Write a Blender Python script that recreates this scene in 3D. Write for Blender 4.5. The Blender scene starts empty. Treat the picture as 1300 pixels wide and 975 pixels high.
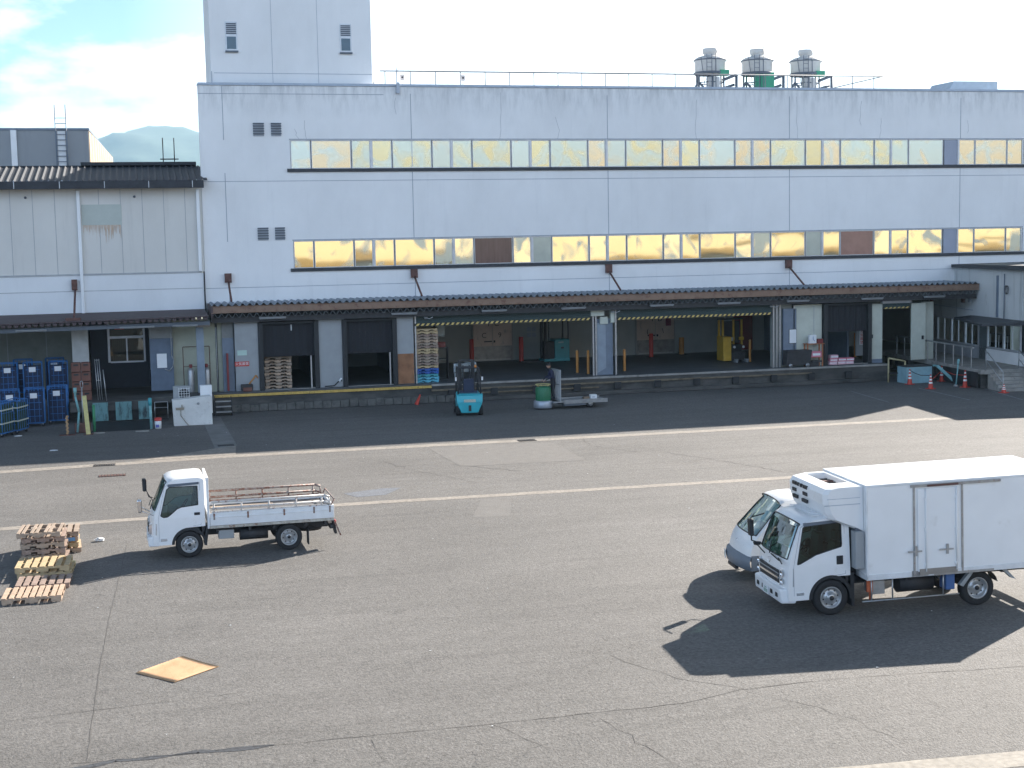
import bpy, math, random
from math import radians as R, sin, cos, pi
from mathutils import Vector, Matrix
from mathutils.geometry import tessellate_polygon
random.seed(7)
S = bpy.context.scene
COL = S.collection

# ------------------------------------------------------------------ camera
F_PX, PITCH, ROLL, YAW, CAM_H = 1818.6, .1003294, -.0192360, -.2568866, 7.7
cd = bpy.data.cameras.new('camera'); cam = bpy.data.objects.new('camera', cd); COL.objects.link(cam)
fw = Vector((-sin(YAW)*cos(PITCH), cos(YAW)*cos(PITCH), -sin(PITCH)))
rt = Vector((cos(YAW), sin(YAW), 0)); up = rt.cross(fw)
r2 = rt*cos(ROLL) + up*sin(ROLL); u2 = -rt*sin(ROLL) + up*cos(ROLL)
mw = Matrix((r2, u2, -fw)).transposed().to_4x4(); mw.translation = Vector((0, 0, CAM_H))
cam.matrix_world = mw
cd.sensor_width = 36; cd.lens = F_PX/1300*36; cd.clip_start = .1; cd.clip_end = 60000
S.camera = cam

# ------------------------------------------------------------------ light
SUN_EL, SUN_AZ = R(27.9), math.atan2(4.12, 2.82)          # azimuth measured from +Y towards +X
sd = bpy.data.lights.new('sun', 'SUN'); sun = bpy.data.objects.new('sun', sd); COL.objects.link(sun)
sd.energy = 5.0; sd.angle = R(.53); sd.color = (1, .92, .82)
tosun = Vector((sin(SUN_AZ)*cos(SUN_EL), cos(SUN_AZ)*cos(SUN_EL), sin(SUN_EL)))
sun.rotation_euler = tosun.to_track_quat('Z', 'Y').to_euler(); sun.location = (60, 60, 60)
W = bpy.data.worlds.new('World'); S.world = W; W.use_nodes = True
wt = W.node_tree; wt.nodes.clear()
def wn(t, **k):
    n = wt.nodes.new(t)
    for a, b in k.items(): setattr(n, a, b)
    return n
ZEN, SKY_TINT, FILL_BANK, FILL_COL = .21, (.86, 1.18, 1.58), .54, (9.0, 12.2, 17.6, 1)
sky = wn('ShaderNodeTexSky', sky_type='NISHITA', sun_disc=False, sun_elevation=SUN_EL, sun_rotation=SUN_AZ,
         altitude=100, air_density=1.0, dust_density=1.2, ozone_density=1.4)
bg = wn('ShaderNodeBackground'); wo = wn('ShaderNodeOutputWorld'); tc = wn('ShaderNodeTexCoord')
mp = wn('ShaderNodeMapping'); mp.inputs['Scale'].default_value = (1, 1, 2.6); mp.inputs['Location'].default_value = (.3, .1, .2)
nz = wn('ShaderNodeTexNoise'); nz.inputs['Scale'].default_value = 4.6; nz.inputs['Detail'].default_value = 9; nz.inputs['Roughness'].default_value = .56
cr = wn('ShaderNodeValToRGB'); cr.color_ramp.elements[0].position = .47; cr.color_ramp.elements[1].position = .60
mx = wn('ShaderNodeMix', data_type='RGBA'); mx.inputs['B'].default_value = (11.5, 11.8, 12.2, 1)
wt.links.new(tc.outputs['Generated'], mp.inputs['Vector']); wt.links.new(mp.outputs[0], nz.inputs['Vector'])
wt.links.new(nz.outputs['Fac'], cr.inputs['Fac']); sp = wn('ShaderNodeSeparateXYZ'); wt.links.new(tc.outputs['Generated'], sp.inputs[0])
def wmap(v, a, b, c, d):
    r = wn('ShaderNodeMapRange'); r.inputs['From Min'].default_value = a; r.inputs['From Max'].default_value = b
    r.inputs['To Min'].default_value = c; r.inputs['To Max'].default_value = d; wt.links.new(v, r.inputs['Value']); return r.outputs[0]
def wmath(op, a, b):
    q = wn('ShaderNodeMath', operation=op)
    for i, v in enumerate((a, b)):
        if isinstance(v, (int, float)): q.inputs[i].default_value = v
        else: wt.links.new(v, q.inputs[i])
    return q.outputs[0]
# zenith dimmed to deepen the yard shade; broken white cloud low in the sky (front) and an unseen bright fill low behind the camera, added to lift the walls
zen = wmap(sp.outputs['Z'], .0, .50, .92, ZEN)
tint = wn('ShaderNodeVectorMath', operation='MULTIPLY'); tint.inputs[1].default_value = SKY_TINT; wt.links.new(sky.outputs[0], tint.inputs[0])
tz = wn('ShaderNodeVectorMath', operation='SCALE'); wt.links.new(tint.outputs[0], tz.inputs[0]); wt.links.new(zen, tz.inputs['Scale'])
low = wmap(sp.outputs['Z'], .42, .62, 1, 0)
ds = wn('ShaderNodeVectorMath', operation='DOT_PRODUCT'); ds.inputs[1].default_value = (sin(SUN_AZ), cos(SUN_AZ), 0); wt.links.new(tc.outputs['Generated'], ds.inputs[0])
veil = wmath('MAXIMUM', cr.outputs['Color'], wmap(ds.outputs['Value'], .56, .74, 0, .9))      # thin bright cloud veil on the sun's side
wt.links.new(wmath('MULTIPLY', veil, low), mx.inputs['Factor'])
wt.links.new(tz.outputs[0], mx.inputs['A'])
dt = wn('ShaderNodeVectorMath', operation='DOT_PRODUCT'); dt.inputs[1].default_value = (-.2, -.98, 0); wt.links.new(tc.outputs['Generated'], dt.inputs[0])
fill_bank = wmath('MULTIPLY', wmap(dt.outputs['Value'], .2, .6, 0, FILL_BANK), low)
ml = wn('ShaderNodeMix', data_type='RGBA'); ml.inputs['B'].default_value = FILL_COL; wt.links.new(fill_bank, ml.inputs['Factor']); wt.links.new(mx.outputs['Result'], ml.inputs['A'])
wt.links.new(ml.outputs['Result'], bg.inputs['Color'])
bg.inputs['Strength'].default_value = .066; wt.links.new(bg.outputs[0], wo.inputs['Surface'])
S.view_settings.view_transform = 'Standard'; S.view_settings.look = 'None'
S.view_settings.exposure = 1.50; S.view_settings.gamma = 1
S.cycles.max_bounces = 8; S.cycles.transparent_max_bounces = 12; S.cycles.volume_bounces = 0
S.cycles.use_denoising = True; S.cycles.sample_clamp_indirect = 6

# ------------------------------------------------------------------ materials
MATS = {}
def mat(name, col, rough=.6, metal=0, var=.12, scale=2.5, bump=0, bscale=40, spec=.5, stretch=(1, 1, 1), var2=0, col2=None, thr=(.55, .72)):
    """procedural paint / stone / metal: large tonal noise, optional second-colour blotches (rust, dirt), bump"""
    if name in MATS: return MATS[name]
    m = bpy.data.materials.new(name); m.use_nodes = True; t = m.node_tree; N = t.nodes; L = t.links
    b = N['Principled BSDF']; b.inputs['Roughness'].default_value = rough; b.inputs['Metallic'].default_value = metal
    b.inputs['Specular IOR Level'].default_value = spec
    tcn = N.new('ShaderNodeTexCoord'); mpn = N.new('ShaderNodeMapping'); mpn.inputs['Scale'].default_value = stretch
    L.new(tcn.outputs['Object'], mpn.inputs['Vector'])
    n = N.new('ShaderNodeTexNoise'); n.inputs['Scale'].default_value = scale; n.inputs['Detail'].default_value = 6; n.inputs['Roughness'].default_value = .62
    L.new(mpn.outputs[0], n.inputs['Vector'])
    mr = N.new('ShaderNodeMapRange'); mr.inputs['From Min'].default_value = .3; mr.inputs['From Max'].default_value = .7
    mr.inputs['To Min'].default_value = 1-var; mr.inputs['To Max'].default_value = 1+var
    L.new(n.outputs['Fac'], mr.inputs['Value'])
    mu = N.new('ShaderNodeVectorMath'); mu.operation = 'SCALE'; mu.inputs[0].default_value = col[:3]
    L.new(mr.outputs[0], mu.inputs['Scale']); out = mu.outputs[0]
    if var2:
        n2 = N.new('ShaderNodeTexNoise'); n2.inputs['Scale'].default_value = bscale; n2.inputs['Detail'].default_value = 2
        L.new(tcn.outputs['Object'], n2.inputs['Vector'])
        m2 = N.new('ShaderNodeMapRange'); m2.inputs['From Min'].default_value = .3; m2.inputs['From Max'].default_value = .7
        m2.inputs['To Min'].default_value = 1-var2; m2.inputs['To Max'].default_value = 1+var2
        L.new(n2.outputs['Fac'], m2.inputs['Value'])
        mu2 = N.new('ShaderNodeVectorMath'); mu2.operation = 'SCALE'; L.new(out, mu2.inputs[0]); L.new(m2.outputs[0], mu2.inputs['Scale']); out = mu2.outputs[0]
    if col2:
        n3 = N.new('ShaderNodeTexNoise'); n3.inputs['Scale'].default_value = scale*1.7; n3.inputs['Detail'].default_value = 8; n3.inputs['Roughness'].default_value = .7
        mp3 = N.new('ShaderNodeMapping'); mp3.inputs['Location'].default_value = (7, 3, 5); mp3.inputs['Scale'].default_value = stretch
        L.new(tcn.outputs['Object'], mp3.inputs['Vector']); L.new(mp3.outputs[0], n3.inputs['Vector'])
        rr = N.new('ShaderNodeMapRange'); rr.inputs['From Min'].default_value = thr[0]; rr.inputs['From Max'].default_value = thr[1]
        L.new(n3.outputs['Fac'], rr.inputs['Value'])
        mm = N.new('ShaderNodeMix'); mm.data_type = 'RGBA'; mm.inputs['B'].default_value = (*col2[:3], 1)
        L.new(rr.outputs[0], mm.inputs['Factor']); L.new(out, mm.inputs['A']); out = mm.outputs['Result']
    L.new(out, b.inputs['Base Color'])
    if bump:
        bn = N.new('ShaderNodeTexNoise'); bn.inputs['Scale'].default_value = bscale; bn.inputs['Detail'].default_value = 4
        L.new(tcn.outputs['Object'], bn.inputs['Vector'])
        bp = N.new('ShaderNodeBump'); bp.inputs['Strength'].default_value = bump; bp.inputs['Distance'].default_value = .02
        L.new(bn.outputs['Fac'], bp.inputs['Height']); L.new(bp.outputs[0], b.inputs['Normal'])
    MATS[name] = m; return m

def glass_mat(name, tint=(.55, .68, .62), refl=1.0, rgh=.02):
    """single-sheet tinted glass: clear tint mixed with a mirror by Fresnel"""
    m = bpy.data.materials.new(name); m.use_nodes = True; t = m.node_tree; N = t.nodes; L = t.links; N.clear()
    o = N.new('ShaderNodeOutputMaterial'); tr = N.new('ShaderNodeBsdfTransparent'); tr.inputs[0].default_value = (*tint, 1)
    gl = N.new('ShaderNodeBsdfGlossy'); gl.inputs['Roughness'].default_value = .02; gl.inputs['Color'].default_value = (.95, 1, .97, 1)
    fr = N.new('ShaderNodeFresnel'); fr.inputs['IOR'].default_value = 1.55
    mlt = N.new('ShaderNodeMath'); mlt.operation = 'MULTIPLY'; mlt.inputs[1].default_value = refl; mlt.use_clamp = True
    ms = N.new('ShaderNodeMixShader'); L.new(fr.outputs[0], mlt.inputs[0]); L.new(mlt.outputs[0], ms.inputs[0])
    L.new(tr.outputs[0], ms.inputs[1]); L.new(gl.outputs[0], ms.inputs[2]); L.new(ms.outputs[0], o.inputs[0])
    return m

def film_glass(name, gold, frost, frost_amt, seed, rough=.06, soft=.0):
    """window with old gold mirror film, partly fogged to a pale milky film"""
    m = bpy.data.materials.new(name); m.use_nodes = True; t = m.node_tree; N = t.nodes; L = t.links; N.clear()
    o = N.new('ShaderNodeOutputMaterial'); tcn = N.new('ShaderNodeTexCoord')
    mpn = N.new('ShaderNodeMapping'); mpn.inputs['Location'].default_value = (seed*3.7, 0, seed*1.3); L.new(tcn.outputs['Object'], mpn.inputs['Vector'])
    n = N.new('ShaderNodeTexNoise'); n.inputs['Scale'].default_value = 1.0; n.inputs['Detail'].default_value = 1.6; n.inputs['Distortion'].default_value = .9
    L.new(mpn.outputs[0], n.inputs['Vector'])
    mr = N.new('ShaderNodeMapRange'); mr.inputs['From Min'].default_value = .56-frost_amt*.34-soft*.5; mr.inputs['From Max'].default_value = .68-frost_amt*.30+soft*.5; mr.inputs['To Max'].default_value = 1-soft*1.2
    L.new(n.outputs['Fac'], mr.inputs['Value'])
    p1 = N.new('ShaderNodeBsdfPrincipled'); p1.inputs['Base Color'].default_value = (*gold, 1); p1.inputs['Metallic'].default_value = 1; p1.inputs['Roughness'].default_value = rough
    wv = N.new('ShaderNodeTexNoise'); wv.inputs['Scale'].default_value = .9; wv.inputs['Detail'].default_value = .5; L.new(mpn.outputs[0], wv.inputs['Vector'])
    bp = N.new('ShaderNodeBump'); bp.inputs['Strength'].default_value = .22; bp.inputs['Distance'].default_value = .010; L.new(wv.outputs['Fac'], bp.inputs['Height']); L.new(bp.outputs[0], p1.inputs['Normal'])
    p2 = N.new('ShaderNodeBsdfPrincipled'); p2.inputs['Base Color'].default_value = (*frost, 1); p2.inputs['Roughness'].default_value = .22; p2.inputs['Metallic'].default_value = .45
    ms = N.new('ShaderNodeMixShader'); L.new(mr.outputs[0], ms.inputs[0]); L.new(p1.outputs[0], ms.inputs[1]); L.new(p2.outputs[0], ms.inputs[2])
    L.new(ms.outputs[0], o.inputs[0]); return m

# palette
white_wall = None
def wall_material(name, base, streak=(.30, .31, .31), amount=.5, topdirt=None):
    m = bpy.data.materials.new(name); m.use_nodes = True; t = m.node_tree; N = t.nodes; L = t.links; b = N['Principled BSDF']
    b.inputs['Roughness'].default_value = .75; b.inputs['Specular IOR Level'].default_value = .25
    tcn = N.new('ShaderNodeTexCoord')
    def noise(scale, st, det=6, loc=(0, 0, 0)):
        mpn = N.new('ShaderNodeMapping'); mpn.inputs['Scale'].default_value = st; mpn.inputs['Location'].default_value = loc
        n = N.new('ShaderNodeTexNoise'); n.inputs['Scale'].default_value = scale; n.inputs['Detail'].default_value = det; n.inputs['Roughness'].default_value = .65
        L.new(tcn.outputs['Object'], mpn.inputs['Vector']); L.new(mpn.outputs[0], n.inputs['Vector']); return n.outputs['Fac']
    def mrange(v, a, b_, c, d):
        r_ = N.new('ShaderNodeMapRange'); r_.inputs['From Min'].default_value = a; r_.inputs['From Max'].default_value = b_
        r_.inputs['To Min'].default_value = c; r_.inputs['To Max'].default_value = d; L.new(v, r_.inputs['Value']); return r_.outputs[0]
    def math_(op, a, b_):
        q = N.new('ShaderNodeMath'); q.operation = op; q.use_clamp = True
        for i, v in enumerate((a, b_)):
            if isinstance(v, (int, float)): q.inputs[i].default_value = v
            else: L.new(v, q.inputs[i])
        return q.outputs[0]
    big = mrange(noise(.35, (1, 1, .6)), .3, .7, .93, 1.05)
    sc = N.new('ShaderNodeVectorMath'); sc.operation = 'SCALE'; sc.inputs[0].default_value = base; L.new(big, sc.inputs['Scale'])
    st = mrange(noise(2.2, (1, 1, .07), 8), .56, .80, 0, amount)
    pat = mrange(noise(.9, (1, 1, .5), 5, (4, 4, 4)), .60, .78, 0, amount*.5)
    f = math_('MAXIMUM', st, pat)
    if topdirt:
        sep = N.new('ShaderNodeSeparateXYZ'); L.new(tcn.outputs['Object'], sep.inputs[0])
        zf = mrange(sep.outputs['Z'], topdirt[0], topdirt[1], 0, 1)
        t2 = mrange(noise(3.4, (1, 1, .22), 8, (2, 2, 2)), .42, .70, .12, .85)
        f = math_('MAXIMUM', f, math_('MULTIPLY', zf, t2))
    mm = N.new('ShaderNodeMix'); mm.data_type = 'RGBA'; mm.inputs['B'].default_value = (*streak, 1)
    L.new(f, mm.inputs['Factor']); L.new(sc.outputs[0], mm.inputs['A']); L.new(mm.outputs['Result'], b.inputs['Base Color'])
    return m
M_wall = wall_material('white_wall_paint', (.83, .83, .83), streak=(.46, .47, .48), amount=.22, topdirt=(13.6, 15.3))
M_shedwall = wall_material('grey_white_board', (.68, .66, .62), streak=(.42, .41, .39), amount=.28)
M_shedlow = wall_material('white_strip_paint', (.76, .77, .78), amount=.1)
M_annex = wall_material('streaked_grey_wall', (.62, .64, .64), streak=(.20, .21, .20), amount=.95)
M_joint = mat('joint_sealant', (.34, .37, .42), .8)
M_coping = mat('coping_metal', (.42, .47, .54), .5, .1, var=.1)
M_dark = mat('dark_sill', (.035, .04, .05), .6, var=.3, scale=6)
M_frame = mat('aluminium_frame', (.55, .57, .60), .4, .4)
M_rust = mat('rusty_brown_steel', (.12, .055, .045), .7, var=.35, scale=5)
M_beam = mat('tan_beam', (.24, .155, .11), .65, var=.15, scale=2, col2=(.15, .07, .045), thr=(.52, .66))
M_plate = mat('folded_roof_plate', (.19, .23, .28), .5, .3, var=.2, scale=4)
M_plateu = mat('folded_liner_plate', (.20, .21, .22), .6, .2, var=.2)
M_brown = mat('brown_roof_sheet', (.075, .052, .055), .7, var=.25, scale=4)
M_slate = mat('dark_corrugated_roof', (.028, .031, .040), .65, var=.3, scale=3)
M_greyblk = wall_material('grey_block_wall', (.31, .33, .35), streak=(.2, .21, .22), amount=.5)
M_tanside = mat('tan_siding', (.50, .38, .27), .7, var=.15, stretch=(1, .3, 1), scale=3)
M_panel = mat('pale_dock_panel', (.31, .33, .345), .5, var=.06)
M_panelg = mat('pale_green_panel', (.52, .55, .48), .6, var=.08)
M_panelb = mat('blue_grey_steel', (.16, .20, .26), .5, .1, var=.12)
M_black = mat('black_rubber', (.018, .02, .024), .6, var=.2)
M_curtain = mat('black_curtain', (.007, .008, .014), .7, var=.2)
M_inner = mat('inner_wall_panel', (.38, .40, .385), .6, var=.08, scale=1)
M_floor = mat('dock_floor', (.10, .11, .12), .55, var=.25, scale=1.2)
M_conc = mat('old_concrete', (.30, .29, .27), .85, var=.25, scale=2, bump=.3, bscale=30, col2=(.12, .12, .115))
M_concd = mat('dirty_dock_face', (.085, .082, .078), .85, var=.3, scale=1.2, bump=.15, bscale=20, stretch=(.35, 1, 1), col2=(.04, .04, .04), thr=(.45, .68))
M_strip = mat('concrete_strip', (.265, .238, .208), .8, var=.14, scale=1.6, var2=.22, bscale=9, col2=(.10, .095, .09), thr=(.56, .74))
M_yellow = mat('worn_yellow_paint', (.60, .40, .10), .6, var=.2, scale=5, col2=(.14, .10, .06), thr=(.55, .7))
M_hazy = mat('hazard_yellow', (.66, .50, .16), .6)
M_orange = mat('orange_board', (.27, .125, .06), .7, var=.3, scale=3)
M_red = mat('red_paint', (.52, .05, .04), .5, var=.12)
M_dred = mat('dark_red', (.20, .03, .03), .6)
M_white = mat('white_enamel', (.83, .84, .85), .38, var=.04, scale=1.2, col2=(.62, .61, .59), thr=(.60, .88))
M_paper = mat('white_paper', (.74, .76, .78), .8, var=.05)
M_steel = mat('galvanised_steel', (.42, .43, .44), .4, .6, var=.15, scale=8)
M_teal = mat('teal_paint', (.06, .33, .38), .4, var=.12)
M_tealp = mat('pale_teal_paint', (.20, .42, .44), .6, var=.2, scale=3, col2=(.12, .16, .16), thr=(.58, .72))
M_blue = mat('blue_cage_paint', (.035, .16, .42), .5, var=.2, scale=6)
M_green = mat('green_cage_paint', (.03, .10, .06), .6, var=.2)
M_greend = mat('green_drum_paint', (.02, .17, .08), .45, var=.15)
M_wood = mat('weathered_wood', (.35, .275, .215), .85, var=.25, scale=9, stretch=(.3, 1, 1), bump=.2, bscale=60)
M_woody = mat('fresh_yellow_wood', (.50, .38, .22), .8, var=.18, scale=9, stretch=(.3, 1, 1), bump=.2, bscale=60)
M_woodg = mat('dark_grey_wood', (.30, .22, .18), .9, var=.3, scale=9, bump=.2, bscale=60)
M_woodt = mat('tan_wood', (.47, .345, .25), .85, var=.22, scale=9, bump=.2, bscale=60)
M_ply = mat('light_plywood', (.56, .345, .19), .75, var=.10, scale=2.2, stretch=(1, .4, 1), col2=(.44, .24, .12), thr=(.5, .75))
M_tyre = mat('tyre_rubber', (.022, .022, .024), .85, var=.2, scale=9)
M_rim = mat('silver_rim', (.48, .49, .50), .35, .7, var=.12, scale=8)
M_chrome = mat('chrome', (.75, .76, .78), .12, 1, var=.03)
M_chassis = mat('black_chassis', (.03, .03, .034), .6, var=.3, scale=6)
M_body = mat('white_truck_paint', (.82, .83, .84), .28, var=.03, scale=1.5, col2=(.60, .58, .54), thr=(.60, .86))
M_bodyo = mat('white_bed_paint', (.74, .76, .78), .45, var=.06, scale=4, col2=(.22, .10, .06), thr=(.66, .74))
M_railr = mat('rusty_rail', (.30, .26, .24), .6, .1, var=.2, scale=7, col2=(.20, .075, .045), thr=(.45, .58))
M_grey = mat('grey_plastic', (.11, .13, .16), .55, var=.1)
M_lamp = mat('clear_lamp', (.62, .64, .66), .12, .5, var=.15, scale=12)
M_amber = mat('amber_lamp', (.65, .25, .06), .25)
M_redl = mat('red_lamp', (.45, .03, .03), .3)
M_seat = mat('seat_cloth', (.10, .12, .12), .9)
M_dash = mat('dashboard_plastic', (.12, .15, .15), .6)
M_skin = mat('skin', (.42, .25, .18), .6)
M_navy = mat('navy_jacket', (.018, .022, .06), .8)
M_trous = mat('dark_trousers', (.02, .022, .03), .8)
M_hair = mat('black_hair', (.012, .01, .01), .7)
M_yel = mat('forklift_yellow', (.52, .32, .03), .5, var=.15)
M_bollard = mat('orange_bollard', (.50, .22, .05), .6, var=.15)
M_polepale = mat('pale_yellow_post', (.62, .55, .24), .7, var=.15, scale=7, col2=(.25, .2, .14), thr=(.62, .7))
M_brick = mat('brown_crate', (.17, .075, .055), .8, var=.2)
M_cone = mat('cone_red', (.55, .05, .03), .5)
M_refl = mat('reflective_white', (.80, .80, .80), .3)
M_pink = mat('pink_box', (.62, .22, .28), .7)
M_fluor = mat('fluorescent_tube_off', (.34, .36, .38), .4)
M_frp = mat('tower_white_plastic', (.55, .54, .52), .6, var=.12, scale=2)
M_frpg = mat('tower_green_steel', (.03, .16, .12), .6, var=.2)
M_dgreen = mat('dark_green_shutter', (.02, .045, .048), .6)
M_gcar = glass_mat('car_glass', (.30, .56, .47), .45)
M_gside = glass_mat('side_glass', (.26, .32, .30), .9)
M_mirror = mat('mirror_face', (.6, .62, .65), .05, 1)
M_cream = mat('cream_facade', (.50, .45, .34), .8, var=.05, scale=.2)
M_creamd = mat('cream_dark_band', (.20, .15, .08), .8)

# ------------------------------------------------------------------ mesh helper
class MB:
    def __init__(s): s.v = []; s.f = []; s.m = []; s.sm = []
    def quad(s, pts, m=0, smooth=False):
        b = len(s.v); s.v += [tuple(p) for p in pts]; s.f.append(tuple(range(b, b+len(pts)))); s.m.append(m); s.sm.append(smooth); return s
    def box(s, x0, x1, y0, y1, z0, z1, m=0):
        b = len(s.v)
        s.v += [(x0,y0,z0),(x1,y0,z0),(x1,y1,z0),(x0,y1,z0),(x0,y0,z1),(x1,y0,z1),(x1,y1,z1),(x0,y1,z1)]
        for q in ((0,3,2,1),(4,5,6,7),(0,1,5,4),(1,2,6,5),(2,3,7,6),(3,0,4,7)): s.f.append(tuple(b+i for i in q)); s.m.append(m); s.sm.append(False)
        return s
    def hexa(s, p, m=0):
        b = len(s.v); s.v += [tuple(q) for q in p]
        for q in ((0,3,2,1),(4,5,6,7),(0,1,5,4),(1,2,6,5),(2,3,7,6),(3,0,4,7)): s.f.append(tuple(b+i for i in q)); s.m.append(m); s.sm.append(False)
        return s
    def tube(s, p0, p1, r, n=8, m=0, r1=None, cap=True):
        p0 = Vector(p0); p1 = Vector(p1); d = (p1-p0); 
        if d.length < 1e-6: return s
        d.normalize(); a = d.orthogonal().normalized(); c = d.cross(a); r1 = r if r1 is None else r1; b = len(s.v)
        for P, rr in ((p0, r), (p1, r1)):
            for i in range(n):
                t = 2*pi*i/n; s.v.append(tuple(P + (a*cos(t)+c*sin(t))*rr))
        for i in range(n):
            j = (i+1) % n; s.f.append((b+i, b+j, b+n+j, b+n+i)); s.m.append(m); s.sm.append(n > 5)
        if cap:
            s.f.append(tuple(b+i for i in reversed(range(n)))); s.m.append(m); s.sm.append(False)
            s.f.append(tuple(b+n+i for i in range(n))); s.m.append(m); s.sm.append(False)
        return s
    def path(s, pts, r, n=6, m=0):
        for a, b in zip(pts[:-1], pts[1:]): s.tube(a, b, r, n, m)
        return s
    def lathe(s, prof, c=(0, 0, 0), axis='z', n=24, m=0, smooth=True, a0=0, a1=2*pi):
        """prof: (radius, height) pairs, height along axis"""
        b = len(s.v); full = abs(a1-a0-2*pi) < 1e-6; k = n if full else n+1
        for r_, h in prof:
            for i in range(k):
                t = a0+(a1-a0)*i/n; u, w = r_*cos(t), r_*sin(t)
                p = {'z': (u, w, h), 'y': (u, h, w), 'x': (h, u, w)}[axis]
                s.v.append((c[0]+p[0], c[1]+p[1], c[2]+p[2]))
        for j in range(len(prof)-1):
            for i in range(n):
                i2 = (i+1) % k; s.f.append((b+j*k+i, b+j*k+i2, b+(j+1)*k+i2, b+(j+1)*k+i)); s.m.append(m); s.sm.append(smooth)
        return s
    def prism(s, pts, axis, a0, a1, m=0, holes=None):
        """extrude a 2-D outline along an axis; axis y: pts=(x,z), axis x: pts=(y,z), axis z: pts=(x,y)"""
        f3 = {'y': lambda p, a: (p[0], a, p[1]), 'x': lambda p, a: (a, p[0], p[1]), 'z': lambda p, a: (p[0], p[1], a)}[axis]
        loops = [pts]+(holes or [])
        tri = tessellate_polygon([[Vector((p[0], p[1], 0)) for p in l] for l in loops]); flat = [p for l in loops for p in l]
        for a in (a0, a1):
            b = len(s.v); s.v += [f3(p, a) for p in flat]
            for t in tri: s.f.append(tuple(b+i for i in t)); s.m.append(m); s.sm.append(False)
        for l in loops:
            for i in range(len(l)):
                p, q = l[i], l[(i+1) % len(l)]; s.quad([f3(p, a0), f3(q, a0), f3(q, a1), f3(p, a1)], m)
        return s
    def sheet(s, loops, f3, m=0):
        tri = tessellate_polygon([[Vector((p[0], p[1], 0)) for p in l] for l in loops]); flat = [p for l in loops for p in l]
        b = len(s.v); s.v += [f3(p) for p in flat]
        for t in tri: s.f.append(tuple(b+i for i in t)); s.m.append(m); s.sm.append(False)
        return s
    def xf(s, M):
        s.v = [tuple(M @ Vector(p)) for p in s.v]; return s
    def mesh(s, name, mats):
        me = bpy.data.meshes.new(name); me.from_pydata(s.v, [], s.f)
        for mm in mats: me.materials.append(mm)
        for i, p in enumerate(me.polygons): p.material_index = s.m[i]; p.use_smooth = s.sm[i]
        me.update(); return me
    def obj(s, name, mats, parent=None, loc=None, rot=None, bevel=0, solid=0):
        if not isinstance(mats, (list, tuple)): mats = [mats]
        o = bpy.data.objects.new(name, s.mesh(name, mats)); COL.objects.link(o)
        if parent: o.parent = parent
        if loc: o.location = loc
        if rot: o.rotation_euler = rot
        if solid:
            md = o.modifiers.new('solid', 'SOLIDIFY'); md.thickness = solid; md.offset = -1
        if bevel:
            md = o.modifiers.new('bevel', 'BEVEL'); md.width = bevel; md.segments = 2; md.limit_method = 'ANGLE'; md.angle_limit = R(35)
        return o
def tag(o, label, cat, group=None, kind=None):
    if label: o['label'] = label
    if cat: o['category'] = cat
    if group: o['group'] = group
    if kind: o['kind'] = kind
    return o
def thing(name, label, cat, loc=(0, 0, 0), rz=0, group=None, rot=None):
    o = bpy.data.objects.new(name, None); COL.objects.link(o); o.location = loc; o.rotation_euler = rot or (0, 0, rz)
    o.empty_display_size = .2; return tag(o, label, cat, group)
def struct(name, mb, mats, **k):
    o = mb.obj(name, mats, **k); o['kind'] = 'structure'; return o
def copy_tree(o, parent=None):
    c = o.copy(); COL.objects.link(c)
    if parent: c.parent = parent
    for ch in list(o.children): copy_tree(ch, c)
    return c
def clone(src, label, loc, rz=None, group=None):
    c = copy_tree(src); c.location = loc
    if rz is not None: c.rotation_euler = (0, 0, rz)
    c['label'] = label
    if group: c['group'] = group
    return c
def text(name, body, size, m, parent, loc, rot=(pi/2, 0, 0), depth=.004, align='CENTER'):
    cu = bpy.data.curves.new(name, 'FONT'); cu.body = body; cu.size = size; cu.extrude = depth; cu.align_x = align; cu.align_y = 'CENTER'
    t = bpy.data.objects.new(name+'_tmp', cu); COL.objects.link(t); bpy.context.view_layer.update()
    me = bpy.data.meshes.new_from_object(t.evaluated_get(bpy.context.evaluated_depsgraph_get())); me.name = name
    me.materials.clear(); me.materials.append(m); bpy.data.objects.remove(t)
    o = bpy.data.objects.new(name, me); COL.objects.link(o); o.parent = parent; o.location = loc; o.rotation_euler = rot
    return o

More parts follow.
